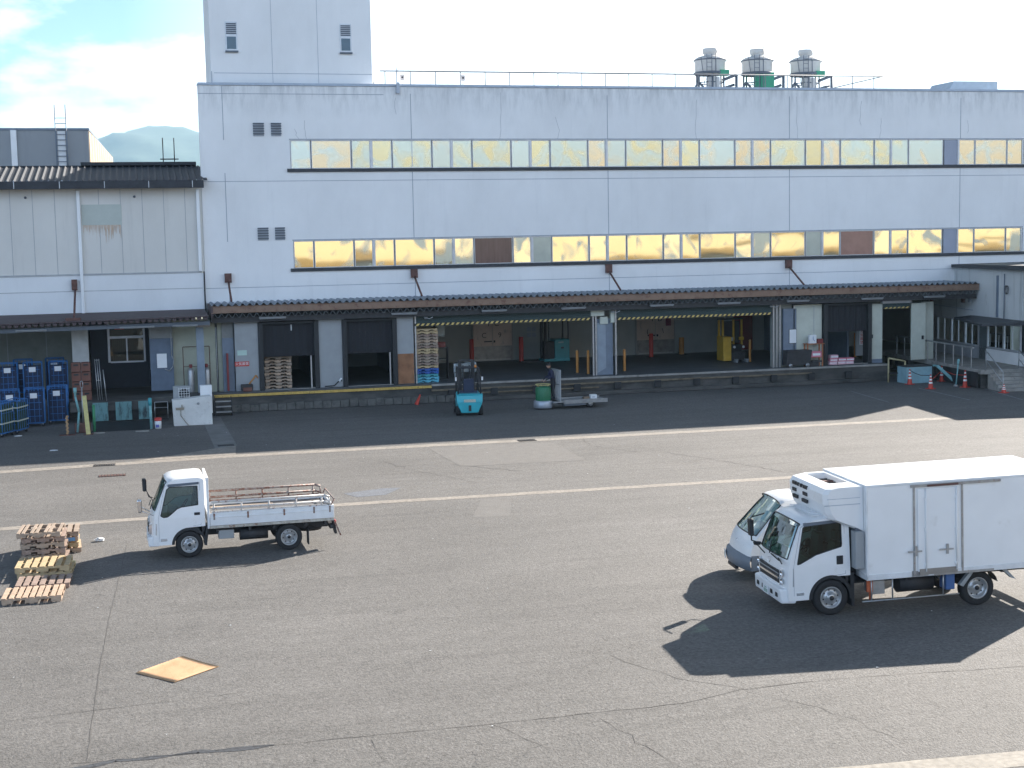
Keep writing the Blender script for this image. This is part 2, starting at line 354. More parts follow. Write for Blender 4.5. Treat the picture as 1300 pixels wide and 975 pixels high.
# ================================================================== GROUND
def asphalt():
    m = bpy.data.materials.new('asphalt'); m.use_nodes = True; t = m.node_tree; N = t.nodes; L = t.links; b = N['Principled BSDF']
    b.inputs['Roughness'].default_value = .80; b.inputs['Specular IOR Level'].default_value = .40
    tcn = N.new('ShaderNodeTexCoord')
    def noise(scale, det=4, st=(1, 1, 1), rough=.6, dist=0):
        mpn = N.new('ShaderNodeMapping'); mpn.inputs['Scale'].default_value = st; L.new(tcn.outputs['Object'], mpn.inputs['Vector'])
        n = N.new('ShaderNodeTexNoise'); n.inputs['Scale'].default_value = scale; n.inputs['Detail'].default_value = det
        n.inputs['Roughness'].default_value = rough; n.inputs['Distortion'].default_value = dist; L.new(mpn.outputs[0], n.inputs['Vector']); return n
    def mrange(v, a, b_, c, d):
        r_ = N.new('ShaderNodeMapRange'); r_.inputs['From Min'].default_value = a; r_.inputs['From Max'].default_value = b_
        r_.inputs['To Min'].default_value = c; r_.inputs['To Max'].default_value = d; L.new(v, r_.inputs['Value']); return r_.outputs[0]
    def mth(op, a, b_):
        q = N.new('ShaderNodeMath'); q.operation = op
        for i, v in enumerate((a, b_)):
            if isinstance(v, (int, float)): q.inputs[i].default_value = v
            else: L.new(v, q.inputs[i])
        return q.outputs[0]
    f = mth('MULTIPLY', mrange(noise(.10, 5).outputs['Fac'], .3, .7, .84, 1.14), mrange(noise(.55, 6, (.35, 1.6, 1)).outputs['Fac'], .3, .7, .90, 1.10))
    f = mth('MULTIPLY', f, mrange(noise(11, 5, rough=.95).outputs['Fac'], .32, .68, .40, 1.70))
    f = mth('MULTIPLY', f, mrange(noise(3.1, 3).outputs['Fac'], .3, .7, .90, 1.10))
    # oil / damp stains with their own outline
    f = mth('MULTIPLY', f, mrange(noise(.9, 5, (.6, 1, 1), dist=1).outputs['Fac'], .66, .74, 1.0, .72))
    f = mth('MULTIPLY', f, mrange(noise(.8, 4, (.10, 2.6, 1)).outputs['Fac'], .56, .70, 1.0, .86))
    f = mth('MULTIPLY', f, mrange(noise(2.4, 3, dist=.5).outputs['Fac'], .70, .76, 1.0, .70))
    # cracks: warped voronoi edges, only where a low-frequency mask allows
    wn_ = noise(1.3, 4); va = N.new('ShaderNodeVectorMath'); va.operation = 'SCALE'; va.inputs['Scale'].default_value = .9; L.new(wn_.outputs['Color'], va.inputs[0])
    vb = N.new('ShaderNodeVectorMath'); vb.operation = 'ADD'; L.new(tcn.outputs['Object'], vb.inputs[0]); L.new(va.outputs[0], vb.inputs[1])
    vo = N.new('ShaderNodeTexVoronoi'); vo.feature = 'DISTANCE_TO_EDGE'; vo.inputs['Scale'].default_value = .42; L.new(vb.outputs[0], vo.inputs['Vector'])
    vo2 = N.new('ShaderNodeTexVoronoi'); vo2.feature = 'DISTANCE_TO_EDGE'; vo2.inputs['Scale'].default_value = 1.5; L.new(vb.outputs[0], vo2.inputs['Vector'])
    crk = mth('MULTIPLY', mrange(vo.outputs['Distance'], .0, .007, 1, 0), mrange(noise(.22, 3).outputs['Fac'], .52, .62, 0, .40))
    sep = N.new('ShaderNodeSeparateXYZ'); L.new(tcn.outputs['Object'], sep.inputs[0])
    near = mrange(sep.outputs['Y'], 21.2, 22.6, 1, 0)
    crk2 = mth('MULTIPLY', mrange(vo2.outputs['Distance'], .0, .022, 1, 0), mth('MULTIPLY', near, mrange(noise(.5, 3).outputs['Fac'], .42, .56, 0, .6)))
    c = mth('MAXIMUM', crk, crk2)
    mu = N.new('ShaderNodeVectorMath'); mu.operation = 'SCALE'; mu.inputs[0].default_value = (.132, .127, .122); L.new(f, mu.inputs['Scale'])
    mm = N.new('ShaderNodeMix'); mm.data_type = 'RGBA'; mm.inputs['B'].default_value = (.03, .03, .032, 1)
    L.new(c, mm.inputs['Factor']); L.new(mu.outputs[0], mm.inputs['A']); L.new(mm.outputs['Result'], b.inputs['Base Color'])
    bp = N.new('ShaderNodeBump'); bp.inputs['Strength'].default_value = .8; bp.inputs['Distance'].default_value = .02
    L.new(noise(22, 3).outputs['Fac'], bp.inputs['Height']); L.new(bp.outputs[0], b.inputs['Normal'])
    return m
M_asph = asphalt()
struct('ground', MB().quad([(-9000, -3000, -.02), (9000, -3000, -.02), (9000, 9500, -.02), (-9000, 9500, -.02)]), mat('distant_land', (.16, .17, .12), .9, scale=.01))
struct('yard_asphalt', MB().quad([(-70, -34, 0), (120, -34, 0), (120, 69.2, 0), (-70, 69.2, 0)]), M_asph)
# concrete gutter strips (slightly wavering edges)
def strip(name, pts, w, m=M_strip, z=.004):
    mb = MB(); rnd = random.Random(len(pts))
    q = []
    for (x0, y0), (x1, y1) in zip(pts[:-1], pts[1:]):
        n = max(2, int(abs(x1-x0)/1.1)+1)
        for i in range(n): q.append((x0+(x1-x0)*i/n, y0+(y1-y0)*i/n))
    q.append(pts[-1]); e = [(x, y-w/2+rnd.uniform(-.025, .025), y+w/2+rnd.uniform(-.025, .025)) for x, y in q]
    for a, b in zip(e[:-1], e[1:]): mb.quad([(a[0], a[1], z), (b[0], b[1], z), (b[0], b[2], z), (a[0], a[2], z)])
    return struct(name, mb, m)
strip('gutter_strip', [(-40, 52.05), (-4.7, 52.25), (3.4, 52.95), (14, 52.75), (32.5, 52.35)], .62)
strip('gutter_strip', [(-40, 41.3), (-3.8, 41.45), (5.6, 41.75), (20, 41.35), (60, 40.5)], .46)
strip('kerb_strip', [(-30, 19.5), (5, 18.45), (9.95, 17.95), (12.42, 17.75), (40, 16.6)], .55, mat('kerb_concrete', (.30, .275, .24), .85, var=.12, scale=2, var2=.2, bscale=10))
M_slabc = mat('drain_slab_concrete', (.19, .19, .185), .9, var=.2, scale=1.5)
struct('concrete_patch', MB().quad([(2.72, 64.8, .008), (3.55, 65.2, .008), (3.62, 55.6, .008), (2.75, 55.2, .008)]), M_slabc)
struct('concrete_patch', MB().quad([(-.3, 53.0, .0085), (3.40, 53.3, .0085), (3.56, 55.6, .0085), (2.75, 55.2, .0085), (1.35, 54.1, .0085)]), M_strip)
M_patch = mat('asphalt_patch', (.135, .13, .125), .9, var=.12, scale=3, var2=.25, bscale=26)
struct('asphalt_patch', MB().quad([(8.9, 38.5, .004), (9.9, 38.2, .004), (10.7, 41.0, .004), (9.8, 41.2, .004)]), mat('pale_patch', (.145, .139, .133), .9, var=.12, scale=3, var2=.25, bscale=26))
struct('asphalt_patch', MB().quad([(10.6, 47.4, .004), (15.0, 47.2, .004), (15.2, 51.9, .004), (10.4, 52.1, .004)]), mat('pale_patch_b', (.141, .135, .129), .9, var=.12, scale=3, var2=.25, bscale=26))
M_crack = mat('crack_tar', (.085, .08, .076), .9, var=.3)
def crack(pts, w=.03, jit=.05, seed=1, m=M_crack):
    rnd = random.Random(seed); q = []
    for a, b in zip(pts[:-1], pts[1:]):
        n = max(1, int(math.dist(a, b)/.28))
        for i in range(n): q.append((a[0]+(b[0]-a[0])*i/n+rnd.uniform(-jit, jit), a[1]+(b[1]-a[1])*i/n+rnd.uniform(-jit, jit), w*rnd.uniform(.25, 1.2)))
    q.append((*pts[-1], w*.2)); mb = MB()
    for a, b in zip(q[:-1], q[1:]):
        d = Vector((b[0]-a[0], b[1]-a[1])); 
        if d.length < 1e-5: continue
        n_ = Vector((-d.y, d.x)).normalized()
        mb.quad([(a[0]-n_.x*a[2]/2, a[1]-n_.y*a[2]/2, .005), (b[0]-n_.x*b[2]/2, b[1]-n_.y*b[2]/2, .005), (b[0]+n_.x*b[2]/2, b[1]+n_.y*b[2]/2, .005), (a[0]+n_.x*a[2]/2, a[1]+n_.y*a[2]/2, .005)])
    return struct('pavement_crack', mb, m)
crack([(-1.2, 21.85), (.16, 21.78), (2.83, 21.7), (4.92, 21.63), (8.5, 21.64), (9.69, 22.0), (11.49, 22.05), (14.98, 21.66), (30, 21)], .020, .02, 1)
crack([(-1.15, 21.6), (-.6, 21.8), (.9, 21.78), (1.8, 21.74)], .16, .05, 21, mat('damp_grit', (.05, .055, .065), .9, var=.5, scale=14))
crack([(-.45, 38), (-.63, 33.7), (-.77, 30.8), (-.91, 26.25), (-.99, 21.85)], .020, .01, 2, mat('faint_joint', (.105, .10, .096), .9))
crack([(-6, 24.1), (-2.5, 24.2), (-.9, 24.35), (1.6, 24.55)], .016, .01, 3, mat('faint_joint_b', (.10, .095, .09), .9))
for i, pts in enumerate([[(16.6, 52.6), (16.2, 50.5), (17.5, 48)], [(17.6, 49.5), (19, 46), (20.4, 42.2)], [(8.2, 49.8), (9, 47), (10.4, 44)], [(10.4, 48), (12.4, 45.6)], [(5.0, 56.6), (6.2, 55.5), (6.4, 53.4)], [(6.2, 55.6), (8, 56.6), (9.4, 56.9)],
    [(15.9, 59.5), (16.6, 57.6)], [(12.0, 60.5), (12.7, 58)], [(14, 58.2), (15.8, 57.9)], [(7.0, 21.4), (7.4, 19)], [(8.2, 24.8), (8.9, 23.0), (9.8, 22)], [(10.0, 23.9), (11.6, 23.3), (13.5, 23.6)], [(13.6, 24.4), (15.2, 22.6)], [(5.3, 21.6), (5.8, 20.2)], [(3.3, 21.5), (3.4, 20.4)], [(9.8, 21.9), (10.6, 20.7), (11.0, 19)], [(17, 46), (20, 44.5)], [(20.5, 52.6), (21.6, 51)], [(27.6, 52.5), (29, 50.5), (33.5, 47)], [(23, 47.6), (25, 45.5)]]):
    crack(pts, (.013 if i > 8 else .03), .09, 30+i)
for p0, p1, w in (((37.32, 63.08), (36.74, 57.66), .10), ((33.71, 63.16), (33.02, 58.31), .08), ((40.0, 61.5), (38.9, 56.8), .10)):
    struct('bay_line', MB().quad([(p0[0], p0[1], .006), (p0[0]+w, p0[1], .006), (p1[0]+w, p1[1], .006), (p1[0], p1[1], .006)]), mat('worn_white_line', (.22, .23, .24), .8, var=.3, scale=6))
# drain grates and manhole, litter
for i, (x, y, w, d, lab) in enumerate([(-1.25, 52.45, .75, .30, 'dark iron grate in the pale gutter strip beside its left end'), (-.95, 49.9, .9, .28, 'rust brown iron cover set in the asphalt behind the flatbed truck'), (3.2, 55.85, .62, .25, 'dark drain slot at the foot of the grey concrete path'),
        (14.4, 52.7, .7, .3, 'iron grate in the far gutter strip near the flatbed forklift'), (22.2, 41.35, .6, .3, 'iron grate in the near gutter strip')]):
    t = thing('drain_grate', lab, 'drain grate', (x, y, .012), group='drain grates in the yard'); mb = MB(); n = 9
    for k in range(n): mb.box(-w/2+k*w/n+.01, -w/2+(k+.62)*w/n, -d/2, d/2, 0, .012)
    mb.box(-w/2, w/2, -d/2-.03, -d/2, 0, .014).box(-w/2, w/2, d/2, d/2+.03, 0, .014)
    mb.obj('grate_bars', M_rust if i == 1 else M_chassis, t)
rnd = random.Random(5)
lit = MB()
for k in range(60):
    x, y = rnd.uniform(-3, 19), rnd.uniform(20, 62); s = rnd.uniform(.006, .028); a = rnd.uniform(0, 3)
    lit.quad([(x+s*cos(a+q*1.57)*(1+.5*(q % 2)), y+s*sin(a+q*1.57), .009+.01*(q % 2)) for q in range(4)])
tag(lit.obj('litter', M_paper), 'tiny pale scraps of paper and grit scattered over the asphalt', 'litter', kind='stuff')
def crumple(name, lab, cat, loc, r, m, seed, sq=.5):
    rn = random.Random(seed); mb = MB(); nu, nv = 10, 6; b = 0
    for j in range(nv+1):
        for i in range(nu):
            t, p = 2*pi*i/nu, pi*j/nv; q = r*rn.uniform(.75, 1.2)
            mb.v.append((q*sin(p)*cos(t)*1.3, q*sin(p)*sin(t), max(0, r*sq+q*cos(p)*sq)))
    for j in range(nv):
        for i in range(nu):
            i2 = (i+1) % nu; mb.f.append((j*nu+i, j*nu+i2, (j+1)*nu+i2, (j+1)*nu+i)); mb.m.append(0); mb.sm.append(False)
    return tag(mb.obj(name, m, loc=loc), lab, cat)
crumple('plastic_bag', 'crumpled white plastic bag on the asphalt between the pallets and the flatbed truck', 'bag', (-1.15, 38.75, 0), .10, M_paper, 3)
crumple('paper_scrap', 'flattened white paper scrap on the shaded asphalt in front of the cages', 'paper', (-3.2, 57.0, 0), .13, M_paper, 4, .15)
crumple('paper_scrap', 'white paper scrap beside the castors of the leftmost green cage', 'paper', (-4.85, 62.0, 0), .12, M_paper, 6, .2)
struct('paint_smear', MB().quad([(6.0, 43.6, .005), (7.3, 44.1, .005), (7.9, 44.0, .005), (7.2, 42.9, .005), (6.3, 42.8, .005)]), mat('faded_blue_smear', (.135, .148, .172), .9, var=.2, scale=6, var2=.3, bscale=26))

# ================================================================== DISTANT LAND
mb = MB(); n = 120; rn = random.Random(11)
def ridge(x):
    return 250+210*math.exp(-((x-110)/560)**2)+95*math.exp(-((x+900)/500)**2)+110*math.exp(-((x-1500)/900)**2)+9*sin(x/62)+6*sin(x/29+1)+4*sin(x/13+2)
NY = 26
for j in range(NY+1):
    for i in range(n+1):
        x = -3600+7600*i/n; f = j/NY
        prof = sin(pi*min(1, f*1.12)/2 if f < .9 else pi/2*(1-(f-.9)*6)) if True else 0
        z = ridge(x)*max(0, prof)*(1+.05*sin(x/80+f*14)*sin(f*9+x/140)) if f < .9 else ridge(x)*(1-(f-.9)*7)
        mb.v.append((x+60*sin(f*7+x/200), 4700+1500*f, max(-.5, z)))
for j in range(NY):
    for i in range(n):
        a = j*(n+1)+i; mb.f.append((a, a+1, a+n+2, a+n+1)); mb.m.append(0); mb.sm.append(True)
struct('hills', mb, mat('forested_hill', (.05, .08, .05), .95, var=.35, scale=.01, bump=.5, bscale=.02))

# ================================================================== MAIN WAREHOUSE
def root(name, lab, cat, x, y, z=0): return thing(name, lab, cat, (x, y, z))
def part(mb, name, m, r, **k):
    o = mb.obj(name, m, r, **k); o.location = (-r.location.x, -r.location.y, -r.location.z); return o
WH = root('warehouse', 'long white three storey warehouse with two bands of golden windows and a roof tower', 'building', 27, 70)
X0, X1, YW, ZT, ZB = 3.35, 52.3, 70.0, 15.36, 4.55
U0 = [7.59, 11.54, 15.55, 19.60, 23.62, 27.66, 31.66, 35.69, 39.73, 43.80, 47.80]
BANDS = [(11.30, 12.66), (6.52, 7.84)]
w = MB()
T = .3
ys = (YW, YW+T)
zc = [ZB, 6.52, 7.84, 11.30, 12.66, ZT-.13]
for a, b in ((0, 1), (2, 3), (4, 5)): w.box(X0, X1, ys[0], ys[1], zc[a], zc[b])
for a, b in ((1, 2), (3, 4)):
    w.box(X0, U0[0], ys[0], ys[1], zc[a], zc[b]); w.box(47.85, X1, ys[0], ys[1], zc[a], zc[b])
w.hexa([(X0, YW+T, 0), (X0+T, YW+T, 0), (5.9, 110, 0), (5.6, 110, 0), (X0, YW+T, ZT-.13), (X0+T, YW+T, ZT-.13), (5.9, 110, ZT-.13), (5.6, 110, ZT-.13)])
w.box(X1-T, X1, YW+T, 110, 0, ZT-.13); w.box(5.6, X1, 110, 110.3, 0, ZT-.13)
part(w, 'wall', M_wall, WH)
part(MB().hexa([(X0-.04, YW-.06, ZT-.12), (X1+.04, YW-.06, ZT-.12), (X1+.04, YW+.42, ZT-.12), (X0-.04, YW+.42, ZT-.12), (X0+.02, YW-.02, ZT), (X1, YW-.02, ZT), (X1, YW+.40, ZT), (X0+.02, YW+.40, ZT)]), 'coping', M_coping, WH)
part(MB().hexa([(X0+.3, YW+.31, 14.7), (X1-.3, YW+.31, 14.7), (X1-.3, 110, 14.7), (5.7, 110, 14.7), (X0+.3, YW+.31, 14.9), (X1-.3, YW+.31, 14.9), (X1-.3, 110, 14.9), (5.7, 110, 14.9)]), 'roof', M_coping, WH)
j = MB()                                                         # sealant joints between cast panels
for x in (4.47, 13.53, 23.66, 33.74, 43.88):
    for z0, z1 in ((ZB, 6.34), (7.86, 11.12), (12.68, 14.9 if x > 5 else 15.2)): j.box(x-.016, x+.016, YW-.006, YW-.001, z0, z1)
for z in (10.72, 5.66): j.box(X0+.02, X1, YW-.006, YW-.001, z-.013, z+.013)
j.box(X0+.02, 12.2, YW-.006, YW-.001, 14.83, 14.86)
for z, xx in ((7.86, 7.55), (12.68, 7.55)): j.box(xx, 47.85, YW-.01, YW-.001, z, z+.045)
part(j, 'panel_joints', M_joint, WH)
rn = random.Random(3)                                 # hairline cracks in the upper wall
for x, z0, dz in ((8.4, 12.7, .9), (8.05, 12.7, .5), (18.0, 12.7, 2.3), (28.5, 12.7, 2.0), (34.2, 12.7, 2.2), (37.9, 13.4, 1.3), (39.0, 12.7, 1.1), (21, 12.7, 1.1), (44.3, 13, .7), (12.8, 13.9, .8)):
    p = (x, z0); ck = MB()
    for k in range(5):
        q = (p[0]+rn.uniform(-.09, .07), p[1]+dz/5); ck.quad([(p[0]-.009, YW-.004, p[1]), (p[0]+.009, YW-.004, p[1]), (q[0]+.009, YW-.004, q[1]), (q[0]-.009, YW-.004, q[1])]); p = q
    part(ck, 'wall_crack', mat('hairline', (.42, .43, .45), .8), WH)

sl = MB(); sl.box(7.42, 47.95, YW-.09, YW+.05, 11.14, 11.30); part(sl, 'window_sill', M_dark, WH, bevel=.01)
sl = MB(); sl.box(7.42, 47.95, YW-.09, YW+.05, 6.36, 6.52); part(sl, 'window_sill', M_dark, WH, bevel=.01)
part(MB().box(7.5, 47.9, YW+.32, YW+.36, 6.5, 7.9).box(7.5, 47.9, YW+.32, YW+.36, 11.2, 12.7), 'inner_blind', mat('dim_interior', (.10, .10, .09), .9), WH)
GOLD = (.92, .82, .56); GOLDL = (.96, .88, .66)
FU = [film_glass('film_pale_%s' % 'abcdef'[i], (.70, .64, .40) if i % 2 else (.72, .61, .42), (.70, .82, .76), a, i+1, .22, .12) for i, a in enumerate((.15, .55, .85, .35, .70, .25))]
FL = [film_glass('film_gold_%s' % 'abcd'[i], GOLDL if i % 2 else GOLD, (.62, .68, .60), a, i+9, .035, .05) for i, a in enumerate((.0, .12, .0, .45))]
M_brownp = mat('brown_curtain_pane', (.16, .10, .09), .12, var=.2, scale=2, stretch=(3, 1, .4)); M_pinkp = mat('pinkish_pane', (.34, .19, .16), .10, var=.15, scale=1.5)
M_milky = mat('milky_pane', (.44, .50, .47), .15, .2, var=.12, scale=1.5)
lou = mat('louvre_panel', (.42, .46, .56), .5, var=.04)
up_k = [4, 0, 1, 5, 1, 2, 3, 1, 2, 5, 1, 0, 2, 3, 0, 5, 4, 0, 0, 3, 5, 0, 1, 3, 1, 2, 0, 0, 0, 1, 0, 0]
ui = 0
for bi, (z0, z1) in enumerate(BANDS):
    for u in range(10):
        a, b = U0[u], U0[u+1]; pr = (b-a)/4.03; e = [a+.02, a+1.0*pr, a+3.0*pr, b-.07 if u < 9 else b]
        for k in range(3):
            x0, x1 = e[k]+(.035 if k else 0), e[k+1]
            if u == 8 and k == 2:                                # louvre instead of glass
                lb = MB(); [lb.box(x0+.15, x1, YW+.05, YW+.09, z0+.03+q*.085, z0+.085+q*.085) for q in range(15)]
                lb.box(x0+.15, x1, YW+.10, YW+.12, z0, z1); part(lb, 'louvre', lou, WH); continue
            if u == 8 and k == 1: x1 += .1
            zz0, zz1 = z0+.005, z1-.005; fr = MB(); t_ = .035
            fr.box(x0, x1, YW+.04, YW+.09, zz1-t_, zz1).box(x0, x1, YW+.04, YW+.09, zz0, zz0+t_)
            fr.box(x0, x0+t_, YW+.04, YW+.09, zz0+t_, zz1-t_).box(x1-t_, x1, YW+.04, YW+.09, zz0+t_, zz1-t_)
            if bi == 0 and u == 1 and k == 1: fr.box((x0+x1)/2-.02, (x0+x1)/2+.02, YW+.04, YW+.085, zz0+t_, zz1-t_)
            fo = part(fr, 'window', M_frame, WH)
            if bi == 0: gm = FU[up_k[ui % len(up_k)]]
            else:
                gm = FL[(u*3+k*2) % 3]
                if (u, k) in ((1, 2), (2, 0), (2, 2), (6, 0)): gm = FL[3]
                if (u, k) in ((2, 1),): gm = M_brownp
                if (u, k) in ((7, 1),): gm = M_pinkp
                if (u, k) in ((6, 2), (3, 0)): gm = M_milky
            ui += 1
            a1, a2 = rn.uniform(-.006, .006), rn.uniform(-.008, .008)   # panes never sit perfectly plumb
            pn = MB().quad([(x0+t_, YW+.06+a1, zz0+t_), (x1-t_, YW+.06-a1, zz0+t_), (x1-t_, YW+.06-a1+a2, zz1-t_), (x0+t_, YW+.06+a1+a2, zz1-t_)])
            po = pn.obj('pane', gm, fo)
        mu_ = MB().box(b-.065, b+.02, YW+.02, YW+.10, z0, z1); part(mu_, 'mullion', M_frame, WH)
for x0, x1, z0, z1 in ((5.87, 6.37, 12.85, 13.48), (6.72, 7.19, 12.85, 13.48), (5.91, 6.41, 7.9, 8.51), (6.74, 7.20, 7.9, 8.51)):
    vb = MB(); vb.box(x0, x1, YW-.03, YW-.004, z0, z1, 1); [vb.box(x0-.01, x1+.01, YW-.10, YW-.02, z1-.06-q*.12, z1-.005-q*.12, 0) for q in range(5)]
    part(vb, 'vent_grille', [M_grey, M_joint], WH)
# tower
TX0, TX1, TY0, TY1, TZ = 4.03, 11.78, 70.6, 75.0, 24.0
tw = MB().box(TX0, TX1, TY0, TY1, 14.9, TZ); part(tw, 'tower', wall_material('tower_wall_paint', (.83, .83, .83), streak=(.5, .5, .5), amount=.12), WH, bevel=.02)
tj = MB()
for x in (6.95, 9.15): tj.box(x-.011, x+.011, TY0-.006, TY0-.001, 14.9, TZ)
tj.box(TX0+.15, TX1, TY0-.006, TY0-.001, 15.86, 15.89); tj.box(TX0+.02, TX0+.05, TY0-.05, TY0-.001, 15.2, 15.95); part(tj, 'tower_joints', mat('faint_joint_paint', (.42, .45, .5), .8), WH)
for x in (5.05, 10.52):
    tz = MB(); tz.box(x-.28, x+.28, TY0-.03, TY0-.004, 16.92, 18.28); f_ = part(tz, 'tower_window', M_frame, WH)
    l = MB(); [l.hexa([(x-.24, TY0-.05, 17.70+q*.09), (x+.24, TY0-.05, 17.70+q*.09), (x+.24, TY0-.03, 17.76+q*.09), (x-.24, TY0-.03, 17.76+q*.09), (x-.24, TY0-.046, 17.71+q*.09), (x+.24, TY0-.046, 17.71+q*.09), (x+.24, TY0-.026, 17.78+q*.09), (x-.24, TY0-.026, 17.78+q*.09)]) for q in range(6)]
    l.obj('louvre', M_grey, f_)
    MB().quad([(x-.22, TY0-.036, 17.0), (x+.22, TY0-.036, 17.0), (x+.22, TY0-.036, 17.58), (x-.22, TY0-.036, 17.58)]).obj('pane', mat('dark_pane', (.05, .09, .12), .1, spec=.8), f_)
    MB().box(x-.30, x+.30, TY0-.12, TY0-.004, 16.84, 16.92).obj('sill', M_grey, f_)
# roof hut on the right, thin pipes
rh = MB().hexa([(44.8, 73.6, 14.9), (48.5, 73.6, 14.9), (48.5, 76, 14.9), (44.8, 76, 14.9), (45.7, 73.6, 16.2), (48.5, 73.6, 16.2), (48.5, 76, 16.2), (45.7, 76, 16.2)])
part(rh, 'roof_hut', mat('pale_blue_hut', (.42, .50, .58), .6), WH, bevel=.02)

# loading dock: floor, front wall line, inner wall, ceiling
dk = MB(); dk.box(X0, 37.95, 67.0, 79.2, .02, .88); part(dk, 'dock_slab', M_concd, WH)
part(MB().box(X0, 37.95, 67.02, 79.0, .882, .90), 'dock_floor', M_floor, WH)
part(MB().box(X0, 13.6, 66.90, 67.0, .72, .84), 'bumper_rail', M_yellow, WH, bevel=.01)
e = MB(); e.box(13.6, 37.9, 66.93, 67.0, .80, .90); part(e, 'dock_edge', M_conc, WH, bevel=.01)
e = MB(); e.box(13.6, 33.5, 66.88, 66.95, .56, .64); e.box(15, 22, 66.86, 66.94, .36, .42); part(e, 'bumper_rail', mat('dirty_bumper', (.16, .13, .09), .8, var=.35, scale=3), WH)
e = MB()
for k in range(26): e.box(X0+.4+k*.42, X0+.8+k*.42, 66.80, 66.99, .02, .33+.02*(k % 3))
part(e, 'block_footing', mat('dark_blocks', (.12, .118, .11), .85, var=.3, scale=2, col2=(.07, .07, .068), thr=(.48, .66)), WH, bevel=.012)  # darker block tone with random darker blotches
part(MB().box(14.5, 36.5, 66.72, 66.99, .02, .20), 'dock_kerb', M_concd, WH, bevel=.012)
for k in range(11): part(MB().box(14.4+k*2.1, 14.75+k*2.1, 66.82, 66.93, .25, .6), 'dock_buffer', M_black, WH, bevel=.02)
YP = 67.6
for x0, x1, c0, c1 in ((4.46, 5.55, 4.40, 5.62), (8.36, 9.48, 8.22, 9.60), (12.10, 12.92, 11.75, 12.95)):
    o = part(MB().box(x0, x1, YP, YP+.4, .9, 4.10), 'dock_pillar', M_panel, WH, bevel=.02)
    MB().box(c0, c1, YP-.06, YP+.42, 4.10, 4.24).obj('pillar_cap', M_panel, o, bevel=.03)
part(MB().box(12.12, 12.90, YP-.03, YP-.004, .92, 2.36), 'kick_board', M_orange, WH)
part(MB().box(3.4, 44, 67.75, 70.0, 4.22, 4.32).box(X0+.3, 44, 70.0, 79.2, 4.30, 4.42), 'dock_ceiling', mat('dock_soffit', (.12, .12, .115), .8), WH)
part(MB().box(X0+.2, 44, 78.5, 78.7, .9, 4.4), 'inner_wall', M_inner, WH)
for x0, x1, y0 in ((12.93, 13.0, 68), (3.6, 3.7, 68), (36.2, 36.3, 72.0), (37.25, 37.35, 70.2), (8.6, 9.2, 68)):
    part(MB().box(x0, x1, y0, 78.5, .9, 4.3), 'partition', M_panelb, WH)
# dock shelters: black rubber frames with a curtain on the upper half
def shelter(x0, x1, zc_, num=None, ztop=4.10):
    s_ = MB(); s_.box(x0, x0+.22, YP-.10, YP+.5, .9, ztop).box(x1-.22, x1, YP-.10, YP+.5, .9, ztop).box(x0+.22, x1-.22, YP-.10, YP+.5, ztop-.12, ztop)
    o = part(s_, 'dock_shelter', M_black, WH, bevel=.02)
    c = MB(); n_ = 14
    for k in range(n_):
        a = x0+.22+(x1-x0-.44)*k/n_; b_ = x0+.22+(x1-x0-.44)*(k+1)/n_; yy = YP+.16+.012*((k % 2)*2-1)
        c.quad([(a, yy, zc_), (b_, yy+.02*((k % 2)*-2+1), zc_), (b_, yy+.02*((k % 2)*-2+1), ztop-.12), (a, yy, ztop-.12)])
    cu = c.obj('curtain', M_curtain, o)
    if num: text('dock_number', num, .42, M_paper, cu, ((x0+x1)/2+.15, YP+.10, 3.78))
    MB().box(x0+.22, x1-.22, YP-.08, YP+.0, .84, .93).obj('threshold', M_conc, o)
    return o
shelter(5.55, 8.36, 2.45, '1'); shelter(9.48, 12.10, 2.45)
shelter(34.50, 37.25, 2.6)
for x in (7.98, 11.75): part(MB().box(x-.03, x+.03, YP, YP+.06, .93, 2.45), 'guide_rail', M_steel, WH)
# open bays with raised shutters ending in a hazard bar
def hazard(x0, x1, z, h=.13, ztop=4.22):
    s_ = MB(); n_ = int((ztop-z-h)/.07)
    for k in range(n_): s_.box(x0, x1, YP+.02, YP+.06+.012*(k % 2), z+h+k*.07, z+h+(k+1)*.07-.004)
    o = part(s_, 'roller_shutter', M_dgreen, WH)
    MB().box(x0, x1, YP-.02, YP+.08, z, z+h).obj('bottom_bar', M_black, o)
    b_ = MB(); x = x0+.05
    while x < x1-.22: b_.quad([(x, YP-.024, z+.01), (x+.12, YP-.024, z+.01), (x+.21, YP-.024, z+h-.01), (x+.09, YP-.024, z+h-.01)]); x += .245
    b_.obj('hazard_stripes', M_hazy, o); return o
hazard(12.98, 21.86, 3.66); hazard(23.2, 31.62, 3.62); hazard(37.95, 39.5, 3.72, .1)
part(MB().box(12.95, 22.1, YP-.03, YP+.3, 4.13, 4.22), 'shutter_header', M_panelg, WH)
for x in (21.98, 22.12, 31.70, 31.88, 32.06, 13.02, 23.16): part(MB().box(x-.035, x+.035, YP, YP+.10, .9, 4.2), 'shutter_rail', M_steel, WH)
pb = MB(); pb.box(22.15, 23.05, YP+.15, YP+.55, .9, 3.7); part(pb, 'steel_pillar', M_panelb, WH, bevel=.01)
pb = MB(); pb.hexa([(22.2, YP+.1, 1.0), (22.66, YP+.1, 1.25), (22.66, YP+.14, 1.25), (22.2, YP+.14, 1.0), (22.2, YP+.1, 3.5), (22.66, YP+.1, 3.5), (22.66, YP+.14, 3.5), (22.2, YP+.14, 3.5)]); part(pb, 'pillar_panel', mat('lighter_steel', (.25, .30, .36), .5), WH)
